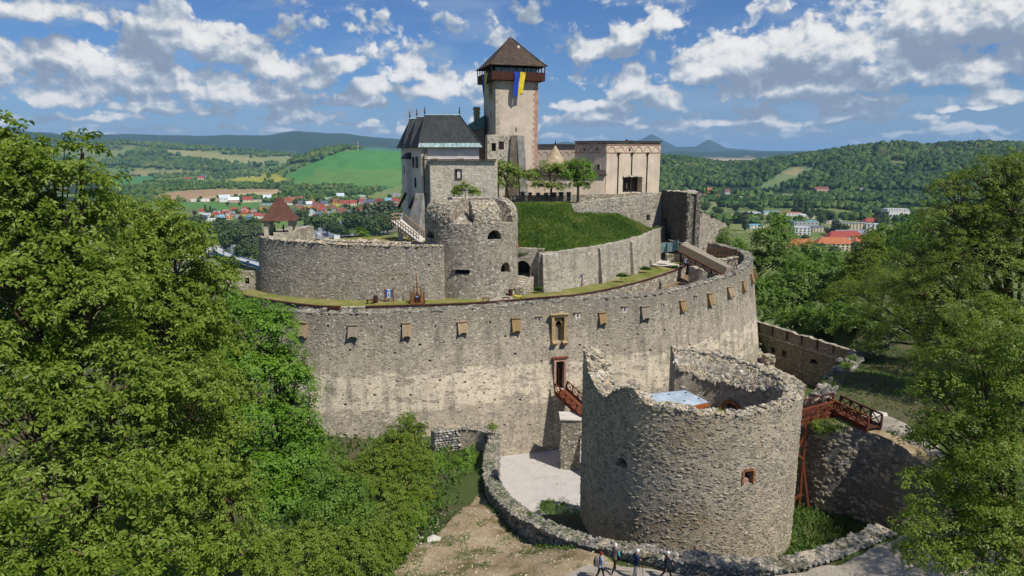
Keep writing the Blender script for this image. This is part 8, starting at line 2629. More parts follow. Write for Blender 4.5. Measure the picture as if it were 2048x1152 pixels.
TOWN = [  # x, y(base), width px, height px, depth m, wall, roof, kind, rise, rz, rows, windows, label
    (1602, 500, 68, 10, 14, 'cream', 'orange', 'hip', 6, .12, 2, 7, 'leftmost long building with orange hipped roof, right of the castle'),
    (1672, 503, 72, 16, 15, 'cream', 'orange', 'hip', 6, -.05, 3, 8, 'big cream building with bright orange roof behind a dark tree'),
    (1727, 500, 50, 14, 14, 'cream', 'orange', 'hip', 6, .35, 3, 5, 'orange-roofed wing joined at an angle on the right'),
    (1692, 480, 72, 6, 14, 'beige', 'red', 'hip', 6, .10, 1, 7, 'dark red roofed building above the orange roofs'),
    (1758, 488, 46, 8, 13, 'pink', 'orange', 'gable', 6, -.15, 2, 4, 'pinkish-red roofed block at the right end of the orange roofs'),
    (1708, 474, 66, 4, 16, 'grey', 'grey', 'gable', 5, .06, 1, 6, 'long grey-roofed halls behind the red roofs'),
    (1706, 462, 62, 15, 12, 'cream', 'grey', 'flat', 0, .05, 4, 9, 'long cream apartment block with rows of windows'),
    (1752, 463, 34, 14, 12, 'white', 'pale', 'flat', 0, -.2, 4, 4, 'white end block right of the cream apartments'),
    (1752, 449, 46, 6, 12, 'beige', 'red', 'hip', 5, .1, 1, 4, 'red hip-roofed building in front of the saw-tooth factory'),
    (1606, 470, 30, 14, 12, 'white', 'pale', 'flat', 0, -.1, 3, 4, 'white angular block left of the grey halls'),
    (1640, 464, 36, 10, 12, 'beige', 'slate', 'flat', 0, .15, 2, 5, 'beige low block behind the white angular one'),
    (1612, 452, 50, 8, 18, 'grey', 'teal', 'flat', 0, .05, 1, 6, 'wide commercial building with bluish flat roof'),
    (1668, 447, 30, 6, 14, 'cream', 'beige' if False else 'pale', 'flat', 0, .0, 1, 4, 'low cream building behind the apartment block'),
    (1506, 433, 32, 8, 16, 'white', 'pale', 'flat', 0, .0, 1, 4, 'pale bluish warehouse at the left of the industrial row'),
    (1545, 430, 34, 6, 16, 'white', 'teal', 'flat', 0, .0, 1, 5, 'industrial hall with blue roof in the middle distance'),
    (1582, 432, 42, 6, 14, 'white', 'orange', 'flat', 0, .0, 1, 6, 'long white hall with flat orange roof'),
    (1616, 437, 26, 6, 14, 'white', 'white', 'flat', 0, .0, 1, 4, 'white hall at the right of the industrial row'),
    (1560, 446, 40, 5, 14, 'grey', 'white', 'flat', 0, .1, 1, 5, 'pale low hall half hidden by the trees below the industrial row'),
    (1353, 382, 56, 6, 30, 'blue', 'white', 'flat', 0, .0, 1, 7, 'blue factory with white roof units beyond the corner tower'),
    (1643, 391, 28, 9, 16, 'pink', 'brown', 'gable', 4, .0, 2, 4, 'isolated brick-red building at the foot of the wooded hill'),
    (1668, 563, 44, 16, 14, 'grey', 'grey', 'hip', 5, .1, 2, 4, 'grey-roofed house between the slope trees, nearest of the town'),
    (1512, 458, 30, 8, 14, 'white', 'teal', 'flat', 0, .2, 2, 4, 'white and blue block just behind the slim tree'),
    (1345, 347, 14, 3, 14, 'white', 'slate', 'flat', 0, 0, 1, 2, 'far white building left on the wooded ridge'),
    (1398, 346, 22, 4, 20, 'white', 'teal', 'flat', 0, 0, 1, 3, 'far bluish-white hall on the wooded ridge'),
    (1428, 345, 12, 3, 12, 'pink', 'orange', 'gable', 3, 0, 1, 2, 'far orange-roofed house on the wooded ridge')]
for (px, py, w, hp, dp, wm, rm, kd, rise, rz, rows, nw, lab) in TOWN:
    house(px, py, w, wm, rm, kd, lab, None, hp, dp, rise, rz, True, 'building', 'town_building', rows, nw)
for i, (px, w, wm, rm, kd) in enumerate([(1412, 16, 'cream', 'orange', 'hip'), (1427, 12, 'white', 'slate', 'flat'), (1438, 13, 'white', 'red', 'gable'), (1449, 11, 'grey', 'slate', 'flat'), (1460, 12, 'white', 'grey', 'flat'), (1471, 12, 'beige', 'slate', 'flat'), (1482, 12, 'white', 'pale', 'flat'), (1493, 13, 'white', 'slate', 'flat'), (1506, 10, 'white', 'brown', 'gable'), (1420, 10, 'orange', 'orange', 'gable'), (1455, 10, 'white', 'brown', 'gable')]):
    k = sorted([1412, 1427, 1438, 1449, 1460, 1471, 1482, 1493, 1506, 1420, 1455]).index(px)
    house(px, 400 - (6 if i > 8 else 0) + (i % 3), w, wm, rm, kd, f'{wm} house with {rm} roof in the new estate, {ordinal(k, 11).replace(" of them", "")}', 'houses of the new estate', 6)
for i, (px, py) in enumerate([(1690, 386), (1725, 390), (1540, 362), (1865, 365), (1850, 370)]):
    house(px, py, 9, ('white', 'white', 'cream', 'pink', 'white')[i], ('brown', 'grey', 'grey', 'red', 'orange')[i], 'gable', ['small white cottage left on the slope under the wooded hill', 'small white cottage with grey roof on the slope', 'cream cottage beside the terraced vineyard field', 'pink cottage at the right foot of the wooded hill', 'white cottage with orange roof at the hill foot right'][i], None, 3)
# white factory with saw-tooth roof
p = at(1795, 446, z=VAL); z = hz(p.x, p.y)
t = thing('sawtooth_factory', 'white factory with a row of upright roof fins, far right', 'building', (p.x, p.y + 9, z))
m = mpp(p); w = 46 * m; h = 22 * m
MB().box((p.x, p.y + 9, z + h / 2), (w, 18, h)).build('wall', WALLM['white'], t)
for k in range(9):
    MB().box((p.x - w / 2 + (k + .5) * w / 9, p.y + 9, z + h + 2.0), (w / 9 * .45, 16, 4.5)).build('roof_fin', WALLM['white'], t)
for k in range(8):
    for r in range(2): MB().box((p.x - w / 2 + (k + .5) * w / 8, p.y - .1, z + h * (.3 + .35 * r)), (w / 8 * .6, .2, h * .2)).build('window', M_GLASS, t)
# white fins on the blue factory
# road, bridge, car
def strip(px_pts, wid, zz):
    P = [at(px, py, z=zz) for px, py in px_pts]
    C = Curve([(q.x, q.y) for q in P])
    q = np.linspace(0, C.L, 60)
    return C, q


C, q = strip([(380, 520), (424, 496), (445, 506), (475, 517), (520, 530), (560, 545)], 8, VAL + 6)
rz_ = VAL + 6.0
t = thing('road_bridge', 'road bridge with bright blue side girders left of the ward wall', 'bridge', tuple(C.pos(np.array(C.L * .5)).tolist()) + (VAL,))
n1 = [C.surf(np.array(a), np.array(rz_), np.array(-4.5)) for a in q]; n2 = [C.surf(np.array(a), np.array(rz_), np.array(4.5)) for a in q]
MB().add([tuple(v) for v in n1] + [tuple(v) for v in n2] + [(v[0], v[1], v[2] - .6) for v in n1] + [(v[0], v[1], v[2] - .6) for v in n2],
         [(i, i + 1, 61 + i, 60 + i) for i in range(59)] + [(120 + i, 180 + i, 181 + i, 121 + i) for i in range(59)] + [(i, 120 + i, 121 + i, i + 1) for i in range(59)] + [(60 + i, 61 + i, 181 + i, 180 + i) for i in range(59)]).build('deck', plain('road_concrete', (.42, .42, .41), .1, .3, bstr=0), t)
M_BLUEG = plain('blue_girder', (.035, .15, .40), .2, .3, .6, bstr=0)
for d in (-4.7, 4.7):
    b = MB()
    for a, c in zip(q[22:52:2], q[24:54:2]): b.bar(wpt(C, a, rz_ - .3, d), wpt(C, c, rz_ - .3, d), .5, 2.4)
    b.build('girder', M_BLUEG, t)
for f in (.35, .55, .72, .88):
    p = wpt(C, C.L * f, 0); MB().box((p.x, p.y, VAL + 2.2), (2, 6, 8.4), .4).build('pier', M_CONC, t)
sheet('river_road', [tuple(at(px, py, z=VAL)[:2]) for px, py in [(424, 494), (460, 487), (520, 480), (520, 484), (470, 490), (440, 499)]], plain('asphalt', (.30, .30, .30), .1, .2, bstr=0), lambda x, y: VAL + .9 + 0 * x, 8, 0)
sheet('park_path', [tuple(at(px, py, z=VAL)[:2]) for px, py in [(455, 460), (480, 455), (492, 448), (510, 445), (511, 447), (496, 451), (485, 457), (458, 462)]], M_CONC, lambda x, y: VAL + .9 + 0 * x, 8, 0)
p = wpt(C, C.find(500, 524, VAL + 5, VAL + 7)[0], rz_ + .02, -1.8)
t = thing('car', 'small dark car crossing the blue-sided road bridge', 'car', p)
dv = C.nrm(np.array(C.L * .6)); crz = math.atan2(dv[0], -dv[1])
cb = MB(); k = Matrix.Rotation(crz, 3, 'Z')
prof = [(-2.1, .35), (-2.1, .85), (-1.2, .95), (-.7, 1.42), (.8, 1.42), (1.35, .95), (2.1, .8), (2.1, .35)]
vs = [p + k @ Vector((x, s * .85, zz)) for s in (-1, 1) for x, zz in prof]
cb.add(vs, [tuple(range(7, -1, -1)), tuple(range(8, 16))] + [(i, (i + 1) % 8, 8 + (i + 1) % 8, 8 + i) for i in range(8)]).build('body', plain('dark_car_paint', (.03, .03, .06), .1, .3, .3, .5, bstr=0), t)
for sx in (-1.3, 1.3):
    for sy in (-.85, .85):
        c = p + k @ Vector((sx, sy, .33)); ax = k @ Vector((0, .12, 0))
        MB().tube([c - ax, c + ax], .33, 8).build('wheel', M_BLACKW, t)
# transmission mast on the crop hill
p = at(716, 300, Y=2850); zg = hz(p.x, p.y)
t = thing('mast', 'red and white striped mast on the green crop hill', 'mast', (p.x, p.y, zg))
hm = 20 * mpp(p)
for k_ in range(6):
    MB().lathe((p.x, p.y, zg + hm * k_ / 6), [(2.4 - .25 * k_, 0), (2.15 - .25 * k_, hm / 6 - .02)], 8).build('band', ROOFM['red'] if k_ % 2 else WALLM['white'], t)

# the air between: blue distance
hb = MB().box((0, 14000, 180), (64000, 66000, 510)).build('haze', material('haze_air', lambda nt, p: None), kind='stuff')
hb['label'] = 'thin blue summer haze over the valley and hills'
hm_ = hb.data.materials[0]; nt = hm_.node_tree; nt.nodes.clear()
nd(nt, 'OutputMaterial', {'Volume': nd(nt, 'VolumePrincipled', {'Color': (.38, .66, 1.0), 'Density': 0.00005, 'Anisotropy': .0}).outputs[0]})

# people
CLOTH = {}


def cloth(n, c): return plain(n, c, .12, 6.0, .85, bstr=.1)


M_SKIN = plain('skin', (.50, .29, .21), .06, 4.0, .6, .3, bstr=0)
M_DENIM, M_NAVY, M_TROUSER = cloth('pale_denim', (.25, .32, .42)), cloth('navy_cloth', (.012, .022, .075)), cloth('black_cloth', (.012, .012, .016))
M_GREYC, M_TURQ, M_BROWNC = cloth('grey_cloth', (.16, .16, .17)), cloth('turquoise_cloth', (.06, .50, .56)), cloth('grey_brown_cloth', (.12, .10, .09))
M_SHIRT, M_WHITEC, M_BLUEC = cloth('light_blue_shirt', (.30, .46, .66)), cloth('white_cloth', (.70, .70, .70)), cloth('blue_cloth_trousers', (.02, .10, .32))
M_VEST, M_REDC, M_SHOE = cloth('neon_vest', (.45, .75, .03)), cloth('red_cloth', (.55, .03, .02)), cloth('shoe_leather', (.03, .025, .02))
M_HAIRW, M_HAIRR, M_HAIRD = cloth('white_hair', (.62, .60, .56)), cloth('dyed_red_hair', (.16, .015, .012)), cloth('dark_hair', (.03, .022, .018))


def person(label, foot, heading, H=1.72, top=None, legs=None, sleeve=None, hair=None, shoe=None, stride=.28, arms=(.15, -.15), bend=(.25, .25), lean=0.0, stoop=0.0, group=None, slim=1.0, turn=0.0, detail=True):
    """a walking or standing figure: one skinned body, clothing by region, hair as a child"""
    s = H / 1.72
    t = thing('person', label, 'person', foot, group)
    V, E, R, B = [], [], [], []

    def v(x, y, z, rx, ry=None):
        V.append((x * s, y * s, z * s)); R.append((rx * s * slim, (ry or rx) * s * slim)); return len(V) - 1

    def e(a, b, lab): E.append((a, b)); B.append(lab)
    fl = lean                                  # forward is -y
    pel = v(0, 0, .96, .125, .105)
    sp = v(0, -.02 - fl * .3, 1.14, .125, .10)
    ch = v(0, -.03 - fl * .7, 1.33, .15, .115)
    nk = v(0, -.03 - fl - stoop * .3, 1.475, .055, .055)
    h0 = v(0, -.045 - fl - stoop, 1.56, .075, .085)
    h1 = v(0, -.05 - fl - stoop, 1.64, .078, .092)
    h2 = v(0, -.04 - fl - stoop, 1.705, .05, .06)
    e(pel, sp, 'top'); e(sp, ch, 'top'); e(ch, nk, 'skin'); e(nk, h0, 'skin'); e(h0, h1, 'skin'); e(h1, h2, 'skin')
    ns = v(0, -.145 - fl - stoop, 1.60, .014, .018); e(h0, ns, 'skin')
    for sd in (-1, 1):
        ear = v(sd * .09, -.03 - fl - stoop, 1.615, .012, .022); e(h1, ear, 'skin')
    for k, sd in enumerate((-1, 1)):
        a = arms[k]; bd = bend[k]
        sh = v(sd * .185, -.02 - fl * .8, 1.40, .07, .065)
        el = v(sd * .235, -.02 - fl * .8 - math.sin(a) * .29, 1.40 - math.cos(a) * .29, .047)
        a2 = a + bd
        wx, wy, wz = sd * .235, -.02 - fl * .8 - math.sin(a) * .29 - math.sin(a2) * .25, 1.40 - math.cos(a) * .29 - math.cos(a2) * .25
        wr = v(wx, wy, wz, .032, .028)
        dx = np.array((0, -math.sin(a2), -math.cos(a2)))
        pm = v(*(np.array((wx, wy, wz)) + dx * .07), .038, .02)
        e(ch, sh, 'top'); e(sh, el, 'sleeve'); e(el, wr, 'sleeve'); e(wr, pm, 'skin')
        if detail:
            fwd = np.array((0, -math.cos(a2), math.sin(a2)))
            base = np.array((wx, wy, wz)) + dx * .085
            for f in range(4):
                o = fwd * (f - 1.5) * .022
                p1 = v(*(base + o + dx * (.035 + .004 * (1.5 - abs(f - 1.2)))), .0095)
                p2 = v(*(base + o + dx * (.062 + .008 * (1.5 - abs(f - 1.2))) - np.array((sd * .018, 0, 0))), .008)
                e(pm, p1, 'skin'); e(p1, p2, 'skin')
            th = v(*(np.array((wx, wy, wz)) + dx * .06 + fwd * .05 - np.array((sd * .01, 0, 0))), .010); e(pm, th, 'skin')
    for k, sd in enumerate((-1, 1)):
        st = stride * sd
        hp = v(sd * .085, .0, .90, .098, .10)
        kn = v(sd * .095, -st * .55 - abs(st) * .18, .50, .065, .068)
        an = v(sd * .095, -st * 1.05 + (.10 if st < 0 else 0) * abs(st) * 3, .085 + (.05 if st < -.05 else 0), .042, .048)
        to = v(sd * .105, -st * 1.05 - .15 + (.10 if st < 0 else 0) * abs(st) * 3, .035, .038, .032)
        he = v(sd * .095, -st * 1.05 + .05 + (.10 if st < 0 else 0) * abs(st) * 3, .045 + (.06 if st < -.05 else 0), .032, .035)
        e(pel, hp, 'legs'); e(hp, kn, 'legs'); e(kn, an, 'legs'); e(an, to, 'shoe'); e(an, he, 'shoe')
    me = bpy.data.meshes.new('body_cage'); me.from_pydata(V, E, [])
    ob = bpy.data.objects.new('body_cage', me); COL.objects.link(ob)
    md = ob.modifiers.new('skin', 'SKIN'); md.branch_smoothing = .3
    sv = me.skin_vertices[0].data
    for i, r in enumerate(R): sv[i].radius = r; sv[i].use_root = (i == 0)
    sub = ob.modifiers.new('sub', 'SUBSURF'); sub.levels = 1; sub.render_levels = 1
    dg = bpy.context.evaluated_depsgraph_get()
    body = bpy.data.meshes.new_from_object(ob.evaluated_get(dg))
    bpy.data.objects.remove(ob); bpy.data.meshes.remove(me)
    body.name = 'body'
    mats = {'top': top, 'sleeve': sleeve or top, 'legs': legs, 'skin': M_SKIN, 'shoe': shoe or M_SHOE}
    keys = list(mats)
    body.materials.clear()
    for k in keys: body.materials.append(mats[k])
    A_ = np.array([V[a] for a, b in E]); B_ = np.array([V[b] for a, b in E])
    rad = np.array([(R[a][0] + R[b][0]) / 2 for a, b in E])
    c = np.array([p.center for p in body.polygons])
    d = B_ - A_
    tt_ = np.clip(((c[:, None] - A_) * d).sum(-1) / np.maximum((d * d).sum(-1), 1e-9), 0, 1)
    dist = np.linalg.norm(c[:, None] - (A_ + tt_[..., None] * d), axis=-1) / rad
    lab = np.array([keys.index(B[i]) for i in np.argmin(dist, 1)])
    zc_ = c[:, 2] / s
    lab = np.where((lab == keys.index('skin')) & (zc_ < 1.475) & (np.abs(c[:, 0]) < .14 * s), keys.index('top'), lab)
    lab = np.where((lab == keys.index('legs')) & (zc_ > .86), keys.index('top'), lab)
    body.polygons.foreach_set('material_index', lab.astype(np.int32))
    body.polygons.foreach_set('use_smooth', [True] * len(body.polygons))
    bo_ = link('body', body, t)
    hy = -.04 - fl - stoop
    b = MB(); m = 8
    prof = [(.092, 1.585), (.098, 1.64), (.085, 1.70), (.045, 1.735), (.006, 1.74)]
    vs, fs = [], []
    for r, z in prof:
        for k in range(m):
            an = 2 * PI * k / m
            front = max(0, -math.sin(an))
            vs.append((r * math.cos(an) * s, (hy + .012 + r * 1.12 * math.sin(an)) * s, (z + front * (.055 if z < 1.65 else 0)) * s))
    for i in range(len(prof) - 1):
        for k in range(m): fs.append((i * m + k, i * m + (k + 1) % m, (i + 1) * m + (k + 1) % m, (i + 1) * m + k))
    fs.append(tuple((len(prof) - 1) * m + k for k in range(m)))
    hm = bpy.data.meshes.new('hair'); hm.from_pydata(vs, [], fs); hm.materials.append(hair or M_HAIRD)
    hm.polygons.foreach_set('use_smooth', [True] * len(fs))
    link('hair', hm, t)
    if detail:
        for sd in (-1, 1):
            em = me_of(MB().box((sd * .032 * s, (hy - .092) * s, 1.625 * s), (.022 * s, .012 * s, .010 * s)), 'eye', M_HAIRD); link('eye', em, t)
        link('mouth', me_of(MB().box((0, (hy - .088) * s, 1.555 * s), (.045 * s, .012 * s, .008 * s)), 'mouth', M_REDC), t)
    t.rotation_euler = (0, 0, math.atan2(heading[0], -heading[1]))
    return t


def gp(px, py, zadd=.17):
    z = 12.6
    for _ in range(6):
        p = at(px, py, z=z); z = hz(p.x, p.y) + zadd
    return at(px, py, z=z)


w1, w2, w3, w4 = gp(1199, 1160), gp(1228, 1145), gp(1269, 1158), gp(1331, 1160)
person('woman with dark red hair in a pale denim jacket, leftmost walker on the path', w1, (1, .1), 1.72, M_DENIM, M_TROUSER, hair=M_HAIRR, stride=.26, arms=(.5, .1), bend=(.9, .3), lean=.03)
person('walker in turquoise sleeves under a grey-brown vest, seen from behind, next to the moat wall', w2, (.75, .75), 1.75, M_BROWNC, M_TROUSER, sleeve=M_TURQ, hair=M_HAIRW, shoe=M_WHITEC, stride=.24, arms=(.1, .35), bend=(.3, .7), lean=.06)
person('stooping old man in a navy jacket and grey trousers leaning on a stick', w3, (.95, .25), 1.78, M_NAVY, M_GREYC, hair=M_HAIRW, shoe=M_WHITEC, stride=.12, arms=(.05, .45), bend=(.2, .35), lean=.05, stoop=.05, slim=1.08)
person('white-haired man in dark jacket over a light blue shirt, rightmost walker', w4, (1, -.15), 1.74, M_TROUSER, M_TROUSER, sleeve=M_NAVY, hair=M_HAIRW, stride=.30, arms=(-.2, .35), bend=(.15, .3), lean=.05)
st_ = Vector((w3.x + .48, w3.y - .18, w3.z))
t = thing('walking_stick', 'thin brown walking stick held by the old man in navy', 'walking stick', st_)
MB().tube([st_, st_ + Vector((-.12, .05, .92)), st_ + Vector((-.16, .05, .96)), st_ + Vector((-.24, .06, .94))], .016, 6).build('shaft', M_BROWNWOOD, t)
bp = Vector((w1.x - .22, w1.y - .05, w1.z + 1.0))
t = thing('shoulder_bag', 'dark brown bag on the back of the woman in denim', 'bag', bp)
MB().box(bp + Vector((0, 0, .16)), (.16, .34, .44), .1).box(bp + Vector((-.09, 0, .10)), (.06, .24, .22), .1).build('pouch', M_BROWNC, t)
MB().tube([bp + Vector((.05, -.1, .36)), bp + Vector((.2, -.16, .52)), bp + Vector((.36, -.1, .3))], .014, 5).build('strap', M_BROWNC, t)
bp = Vector((w2.x + .28, w2.y + .02, w2.z + .82))
t = thing('hand_bag', 'black bag hanging at the hip of the walker in turquoise', 'bag', bp)
MB().box(bp + Vector((0, 0, .12)), (.14, .26, .30), .5).build('pouch', M_TROUSER, t)
MB().tube([bp + Vector((0, .1, .26)), bp + Vector((-.16, -.06, .68)), bp + Vector((0, -.1, .26))], .012, 5).build('strap', M_TROUSER, t)
p = at(515, 577, z=TZ)
person('worker in a neon yellow vest and blue trousers at the left end of the lawn', p, (1, -.2), 1.55, M_VEST, M_BLUEC, hair=M_HAIRD, stride=.12, arms=(.3, .5), bend=(.6, .7), lean=.08, detail=False)
for i, (px, py, lab, tp, sl) in enumerate([(1364, 537, 'visitor in dark clothes with white shoulders by the terrace edge, left of a pair', M_NAVY, M_WHITEC), (1370, 535, 'visitor in white and blue leaning on the terrace edge, right of a pair', M_WHITEC, M_BLUEC)]):
    person(lab, at(px, py, z=TZ + .05), (1, .1 + .3 * i), 1.72, tp, M_NAVY, sleeve=sl, hair=M_HAIRD, stride=.05, arms=(.3, .8), bend=(.4, .8), lean=.05, detail=False)
p = at(1331, 503, Y=113.5)
person('person in bright red jacket behind the bluish site fence', p, (-.6, .4), 1.7, M_REDC, M_TROUSER, hair=M_HAIRD, stride=.05, detail=False)
person('dark-clothed visitor in the guard turret, left by the pier', TG(-.75, -.4, 24.25), (1, .2), 1.65, M_TROUSER, M_TROUSER, hair=M_HAIRD, stride=.02, detail=False)
person('dark-haired visitor in the guard turret behind the parapet', TG(.35, .1, 24.25), (-1, .2), 1.6, M_NAVY, M_TROUSER, sleeve=M_REDC, hair=M_HAIRD, stride=.02, arms=(.6, .5), bend=(.6, .7), detail=False)

# trebuchet on the lawn
p = at(835, 606, z=TZ)
t = thing('trebuchet', 'reconstructed wooden trebuchet with tall upright arm on the lawn terrace', 'trebuchet', p)
TQ = lambda x, y, z: p + Vector((x, y, z))
for s in (-1, 1):
    x = s * .62
    MB().bar(TQ(x * 1.05, -.9, .10), TQ(x * 1.05, .9, .10), .20, .20).build('base_beam', M_TIMBER, t)
    b = MB()
    for dx in (-.22, .22):
        b.bar(TQ(x + dx, -.35, .1), TQ(x + dx * .8, -.35, 1.3), .11)
        b.bar(TQ(x + dx, .35, .1), TQ(x + dx * .8, .35, 1.3), .11)
    b.build('side_frame', M_TIMBER, t)
    for k in range(5):
        MB().box(TQ(x, -.36, .16 + .28 * k), (.62 - .03 * k, .10, .10)).build('rung', M_TIMBER, t)
    MB().bar(TQ(x * .72, 0, .2), TQ(x * .66, 0, 2.25), .14).build('upright', M_TIMBER, t)
    MB().bar(TQ(x * .95, -.6, .15), TQ(x * .72, 0, 1.5), .10).build('brace', M_TIMBER, t)
    w = MB(); c = TQ(s * .95, -.1, .2)
    w.tube([c - Vector((.06, 0, 0)), c + Vector((.06, 0, 0))], .2, 10); w.build('wheel', M_BROWNWOOD, t)
MB().bar(TQ(-.75, -.85, .1), TQ(.75, -.85, .1), .18).build('base_beam', M_TIMBER, t)
MB().bar(TQ(-.75, .85, .1), TQ(.75, .85, .1), .18).build('base_beam', M_TIMBER, t)
MB().tube([TQ(-.5, 0, 2.05), TQ(.5, 0, 2.05)], .05, 6).build('axle', M_IRON, t)
MB().tube([TQ(.03, 0, 1.0), TQ(.0, 0, 2.3), TQ(-.07, 0, 3.6), TQ(-.1, 0, 4.5)], [.09, .085, .06, .02], 7).build('arm', M_TIMBER, t)
b = MB(); vs = []
for w_, z in ((.26, .35), (.30, .75), (.16, 1.12)): vs += [TQ(sx * w_, sy * w_ * .8, z) for sx, sy in ((-1, -1), (1, -1), (1, 1), (-1, 1))]
b.add(vs, [(k * 4 + i, k * 4 + (i + 1) % 4, k * 4 + 4 + (i + 1) % 4, k * 4 + 4 + i) for k in range(2) for i in range(4)] + [(3, 2, 1, 0), (8, 9, 10, 11)])
cwt = b.build('counterweight', M_BROWNWOOD, t)
MB().box(TQ(0, -.26, .86), (.34, .05, .14)).build('plate', M_SHIRT, cwt)
b = MB(); b.bar(TQ(-.16, 0, 1.1), TQ(0, 0, 1.6), .05); b.bar(TQ(.16, 0, 1.1), TQ(0, 0, 1.6), .05); b.build('hanger', M_IRON, cwt)


def info_board(px0, px1, py0, py1, label, blue_top):
    a, c = at(px0, py1, z=TZ), at(px1, py1, z=TZ)
    m = mpp(a); h = (py1 - py0) * m
    t = thing('info_board', label, 'sign', (a + c) / 2)
    w = (c - a).length; o = (a + c) / 2
    for s in (-1, 1): MB().box((o.x + s * w / 2, o.y, TZ + h / 2), (.14, .14, h), .05).build('post', M_REDWOOD, t)
    z0, z1 = TZ + h * .32, TZ + h * .97
    pn = MB().box((o.x, o.y - .02, (z0 + z1) / 2), (w - .16, .06, z1 - z0), .0).build('panel', M_WHITEC, t)
    if blue_top:
        MB().box((o.x, o.y - .06, z1 - .18), (w - .18, .03, .30)).build('header', M_BLUEC, pn)
        MB().box((o.x, o.y - .06, z0 + .3), (w * .45, .03, .5)).build('picture', M_SHIRT, pn)
    else:
        for s in (-1, 1): MB().box((o.x + s * (w / 2 - .2), o.y - .06, (z0 + z1) / 2), (.2, .03, z1 - z0 - .04)).build('side_stripe', M_BLUEC, pn)
        b = MB(); b.box((o.x, o.y - .06, z0 + .28), (.12, .03, .34)); b.lathe((o.x, o.y - .06, z0 + .47), [(.06, 0), (.07, .06), (.03, .12)], 6); b.build('figure', M_BLUEC, pn)
        MB().box((o.x, o.y - .06, z1 - .2), (w * .35, .03, .2)).build('picture', M_SHIRT, pn)


info_board(770.5, 786.5, 577, 603, 'information board with blue stripes on two wooden posts left of the trebuchet', False)
info_board(1152.5, 1163.5, 548, 572, 'information board with a blue heading by the middle of the retaining wall', True)
for px, py, lab in ((751.5, 605, 'dark litter bin left of the striped information board'), (1021, 592, 'dark litter bin at the foot of the stone steps')):
    q_ = at(px, py, z=TZ)
    t = thing('litter_bin', lab, 'bin', q_, 'litter bins on the terrace')
    MB().lathe(q_, [(.24, 0), (.26, .06), (.27, .78), (.25, .8)], 12).build('drum', M_BROWNWOOD, t)
    MB().lathe(q_ + Vector((0, 0, .8)), [(.28, 0), (.29, .06), (.2, .12), (.02, .15)], 12).build('lid', M_IRON, t)
    b = MB()
    for k in range(10):
        a = 2 * PI * k / 10; b.box(q_ + Vector((.275 * math.cos(a), .275 * math.sin(a), .42)), (.02, .09, .66), a)
    b.build('slats', M_BROWNWOOD, t)
for px, py, lab in ((972, 603, 'small dark bench beside the pale terrace path, on its left'), (1012, 602, 'small green-legged bench beside the pale terrace path, on its right'), (741, 607, 'low brown bench at the lawn edge left of the litter bin')):
    q_ = at(px, py, z=TZ)
    t = thing('bench', lab, 'bench', q_, 'small benches on the terrace')
    for k in range(3): MB().box(q_ + Vector((0, -.14 + .14 * k, .44)), (1.0, .11, .05)).build('slat', M_BROWNWOOD, t)
    for s in (-1, 1):
        b = MB(); b.box(q_ + Vector((s * .38, -.13, .21)), (.08, .08, .42)); b.box(q_ + Vector((s * .38, .13, .21)), (.08, .08, .42)); b.box(q_ + Vector((s * .38, 0, .38)), (.07, .34, .06)); b.build('leg_frame', M_IRON, t)
q_ = at(1036, 594, z=TZ)
t = thing('hose_coil', 'yellow coil lying in the grass by the stair wall', 'hose', q_)
MB().tube([q_ + Vector((.45 * math.cos(a), .28 * math.sin(a), .05 + .01 * a)) for a in np.linspace(0, 11, 30)], .045, 5).build('tube', M_FLAGY, t)
q_ = at(1034, 495, z=22.7)
t = thing('crate', 'small red crate on the ledge beside the bastion', 'crate', q_)
b = MB(); b.box(q_ + Vector((0, 0, .03)), (.5, .4, .05))
for s in (-1, 1): b.box(q_ + Vector((s * .25, 0, .2)), (.04, .4, .36)); b.box(q_ + Vector((0, s * .2, .2)), (.5, .04, .36))
b.build('box', M_REDC, t)
# boulders
for px, py, r, lab in ((1757, 835, .5, 'pale grey boulder on the shaded lawn beyond the footbridge'), (868, 1082, .4, 'whitish stone on the dry earth slope near the shrubs')):
    q_ = gp(px, py, 0)
    me = mesh_np('boulder', STONE_V[3] * np.array((r * 1.4, r * .8, r * .6)), ICO_F, M_CONC)
    tag(link('boulder', me, loc=q_ + Vector((0, 0, r * .3))), lab, 'boulder')
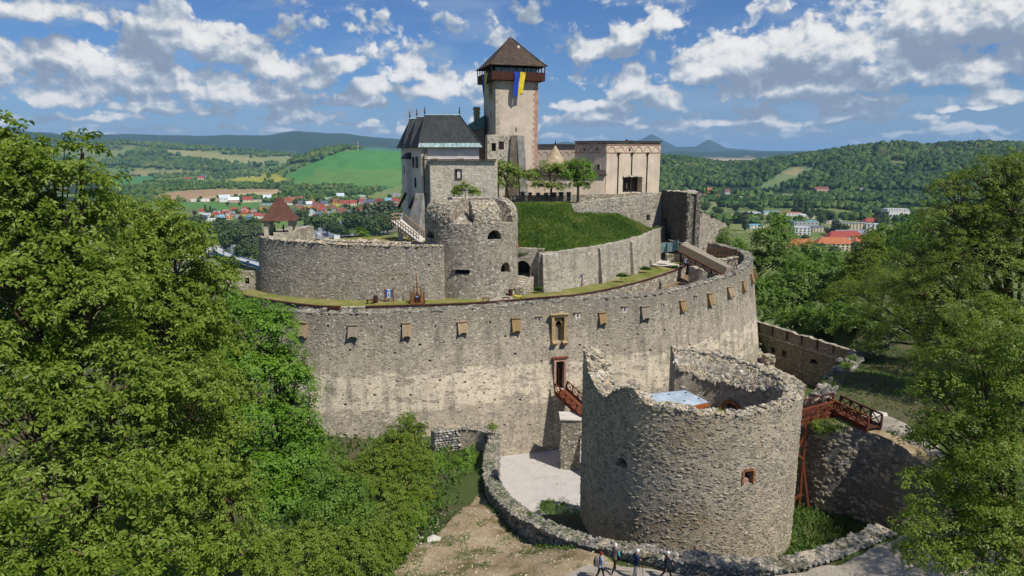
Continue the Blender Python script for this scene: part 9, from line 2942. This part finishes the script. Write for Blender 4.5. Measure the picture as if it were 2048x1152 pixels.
# pebbles
n = 900
r9 = np.random.default_rng(77)
x, y = r9.uniform(-8, 7, n), r9.uniform(32.5, 50, n)
ok_ = ~inpoly(x, y, moat_poly); x, y = x[ok_], y[ok_]; n = len(x)
P = np.stack([x, y, height(x, y) + .13], 1)
sp_ = stones_mesh('pebbles', P, np.tile((0, 0, 1.0), (n, 1)), np.stack([r9.uniform(.03, .11, n), r9.uniform(.02, .05, n), r9.uniform(.03, .09, n)], 1), M_PSTONES, r9, roll=3)
tag(sp_, 'loose pebbles strewn over the dry earth slope', 'pebbles')
x, y = r9.uniform(-1.5, 10, 700), r9.uniform(57, 80, 700)
sp_ = stones_mesh('gravel', np.stack([x, y, np.full(700, -1.32)], 1), np.tile((0, 0, 1.0), (700, 1)), np.stack([r9.uniform(.02, .07, 700), r9.uniform(.02, .04, 700), r9.uniform(.02, .06, 700)], 1), M_PSTONES, r9, roll=3)
tag(sp_, 'coarse gravel lying on the pale moat court', 'gravel')
scatter_ground('court_weeds', 'small weeds sprouting from the gravel court near the pier', [(0, 70), (6, 70), (8, 77), (2, 79), (-1, 76)], 500, .14, .04, M_GRASSB, lambda x, y: -1.33 + 0 * x, (1.0, .58))

x, y = r9.uniform(3, 29, 2600), r9.uniform(31, 51, 2600)
ok_ = inpoly(x, y, [(2.7, 34.4), (7.7, 34.8), (13, 33.3), (18.5, 34.1), (23, 36.7), (27.5, 38.9), (30, 42.3), (31.2, 47), (30, 52), (28.1, 48.1), (29.4, 45.4), (25.4, 38.5), (23, 29.3), (6.2, 31.2), (2.3, 32.4)])
x, y = x[ok_], y[ok_]; n = len(x)
sp_ = stones_mesh('path_gravel', np.stack([x, y, height(x, y) + .17], 1), np.tile((0, 0, 1.0), (n, 1)), np.stack([r9.uniform(.02, .06, n), r9.uniform(.015, .035, n), r9.uniform(.02, .05, n)], 1), M_PSTONES, r9, roll=3)
tag(sp_, 'loose stones scattered on the grey path below the moat wall', 'gravel')
_e = np.linspace(16, 41, 900)
_p = MW.pos(_e) + MW.nrm(_e) * r9.uniform(.1, .55, 900)[:, None]
_k = fbm(_e / 1.1, _e * 0) > .5
_p = _p[_k]
tag(blades('wall_foot_grass', np.column_stack([_p, height(_p[:, 0], _p[:, 1]) + .1]), np.tile((0, 0, 1.0), (len(_p), 1)), .22, .035, M_GRASSB, rng), 'tufts of grass along the outer foot of the moat wall', 'grass')
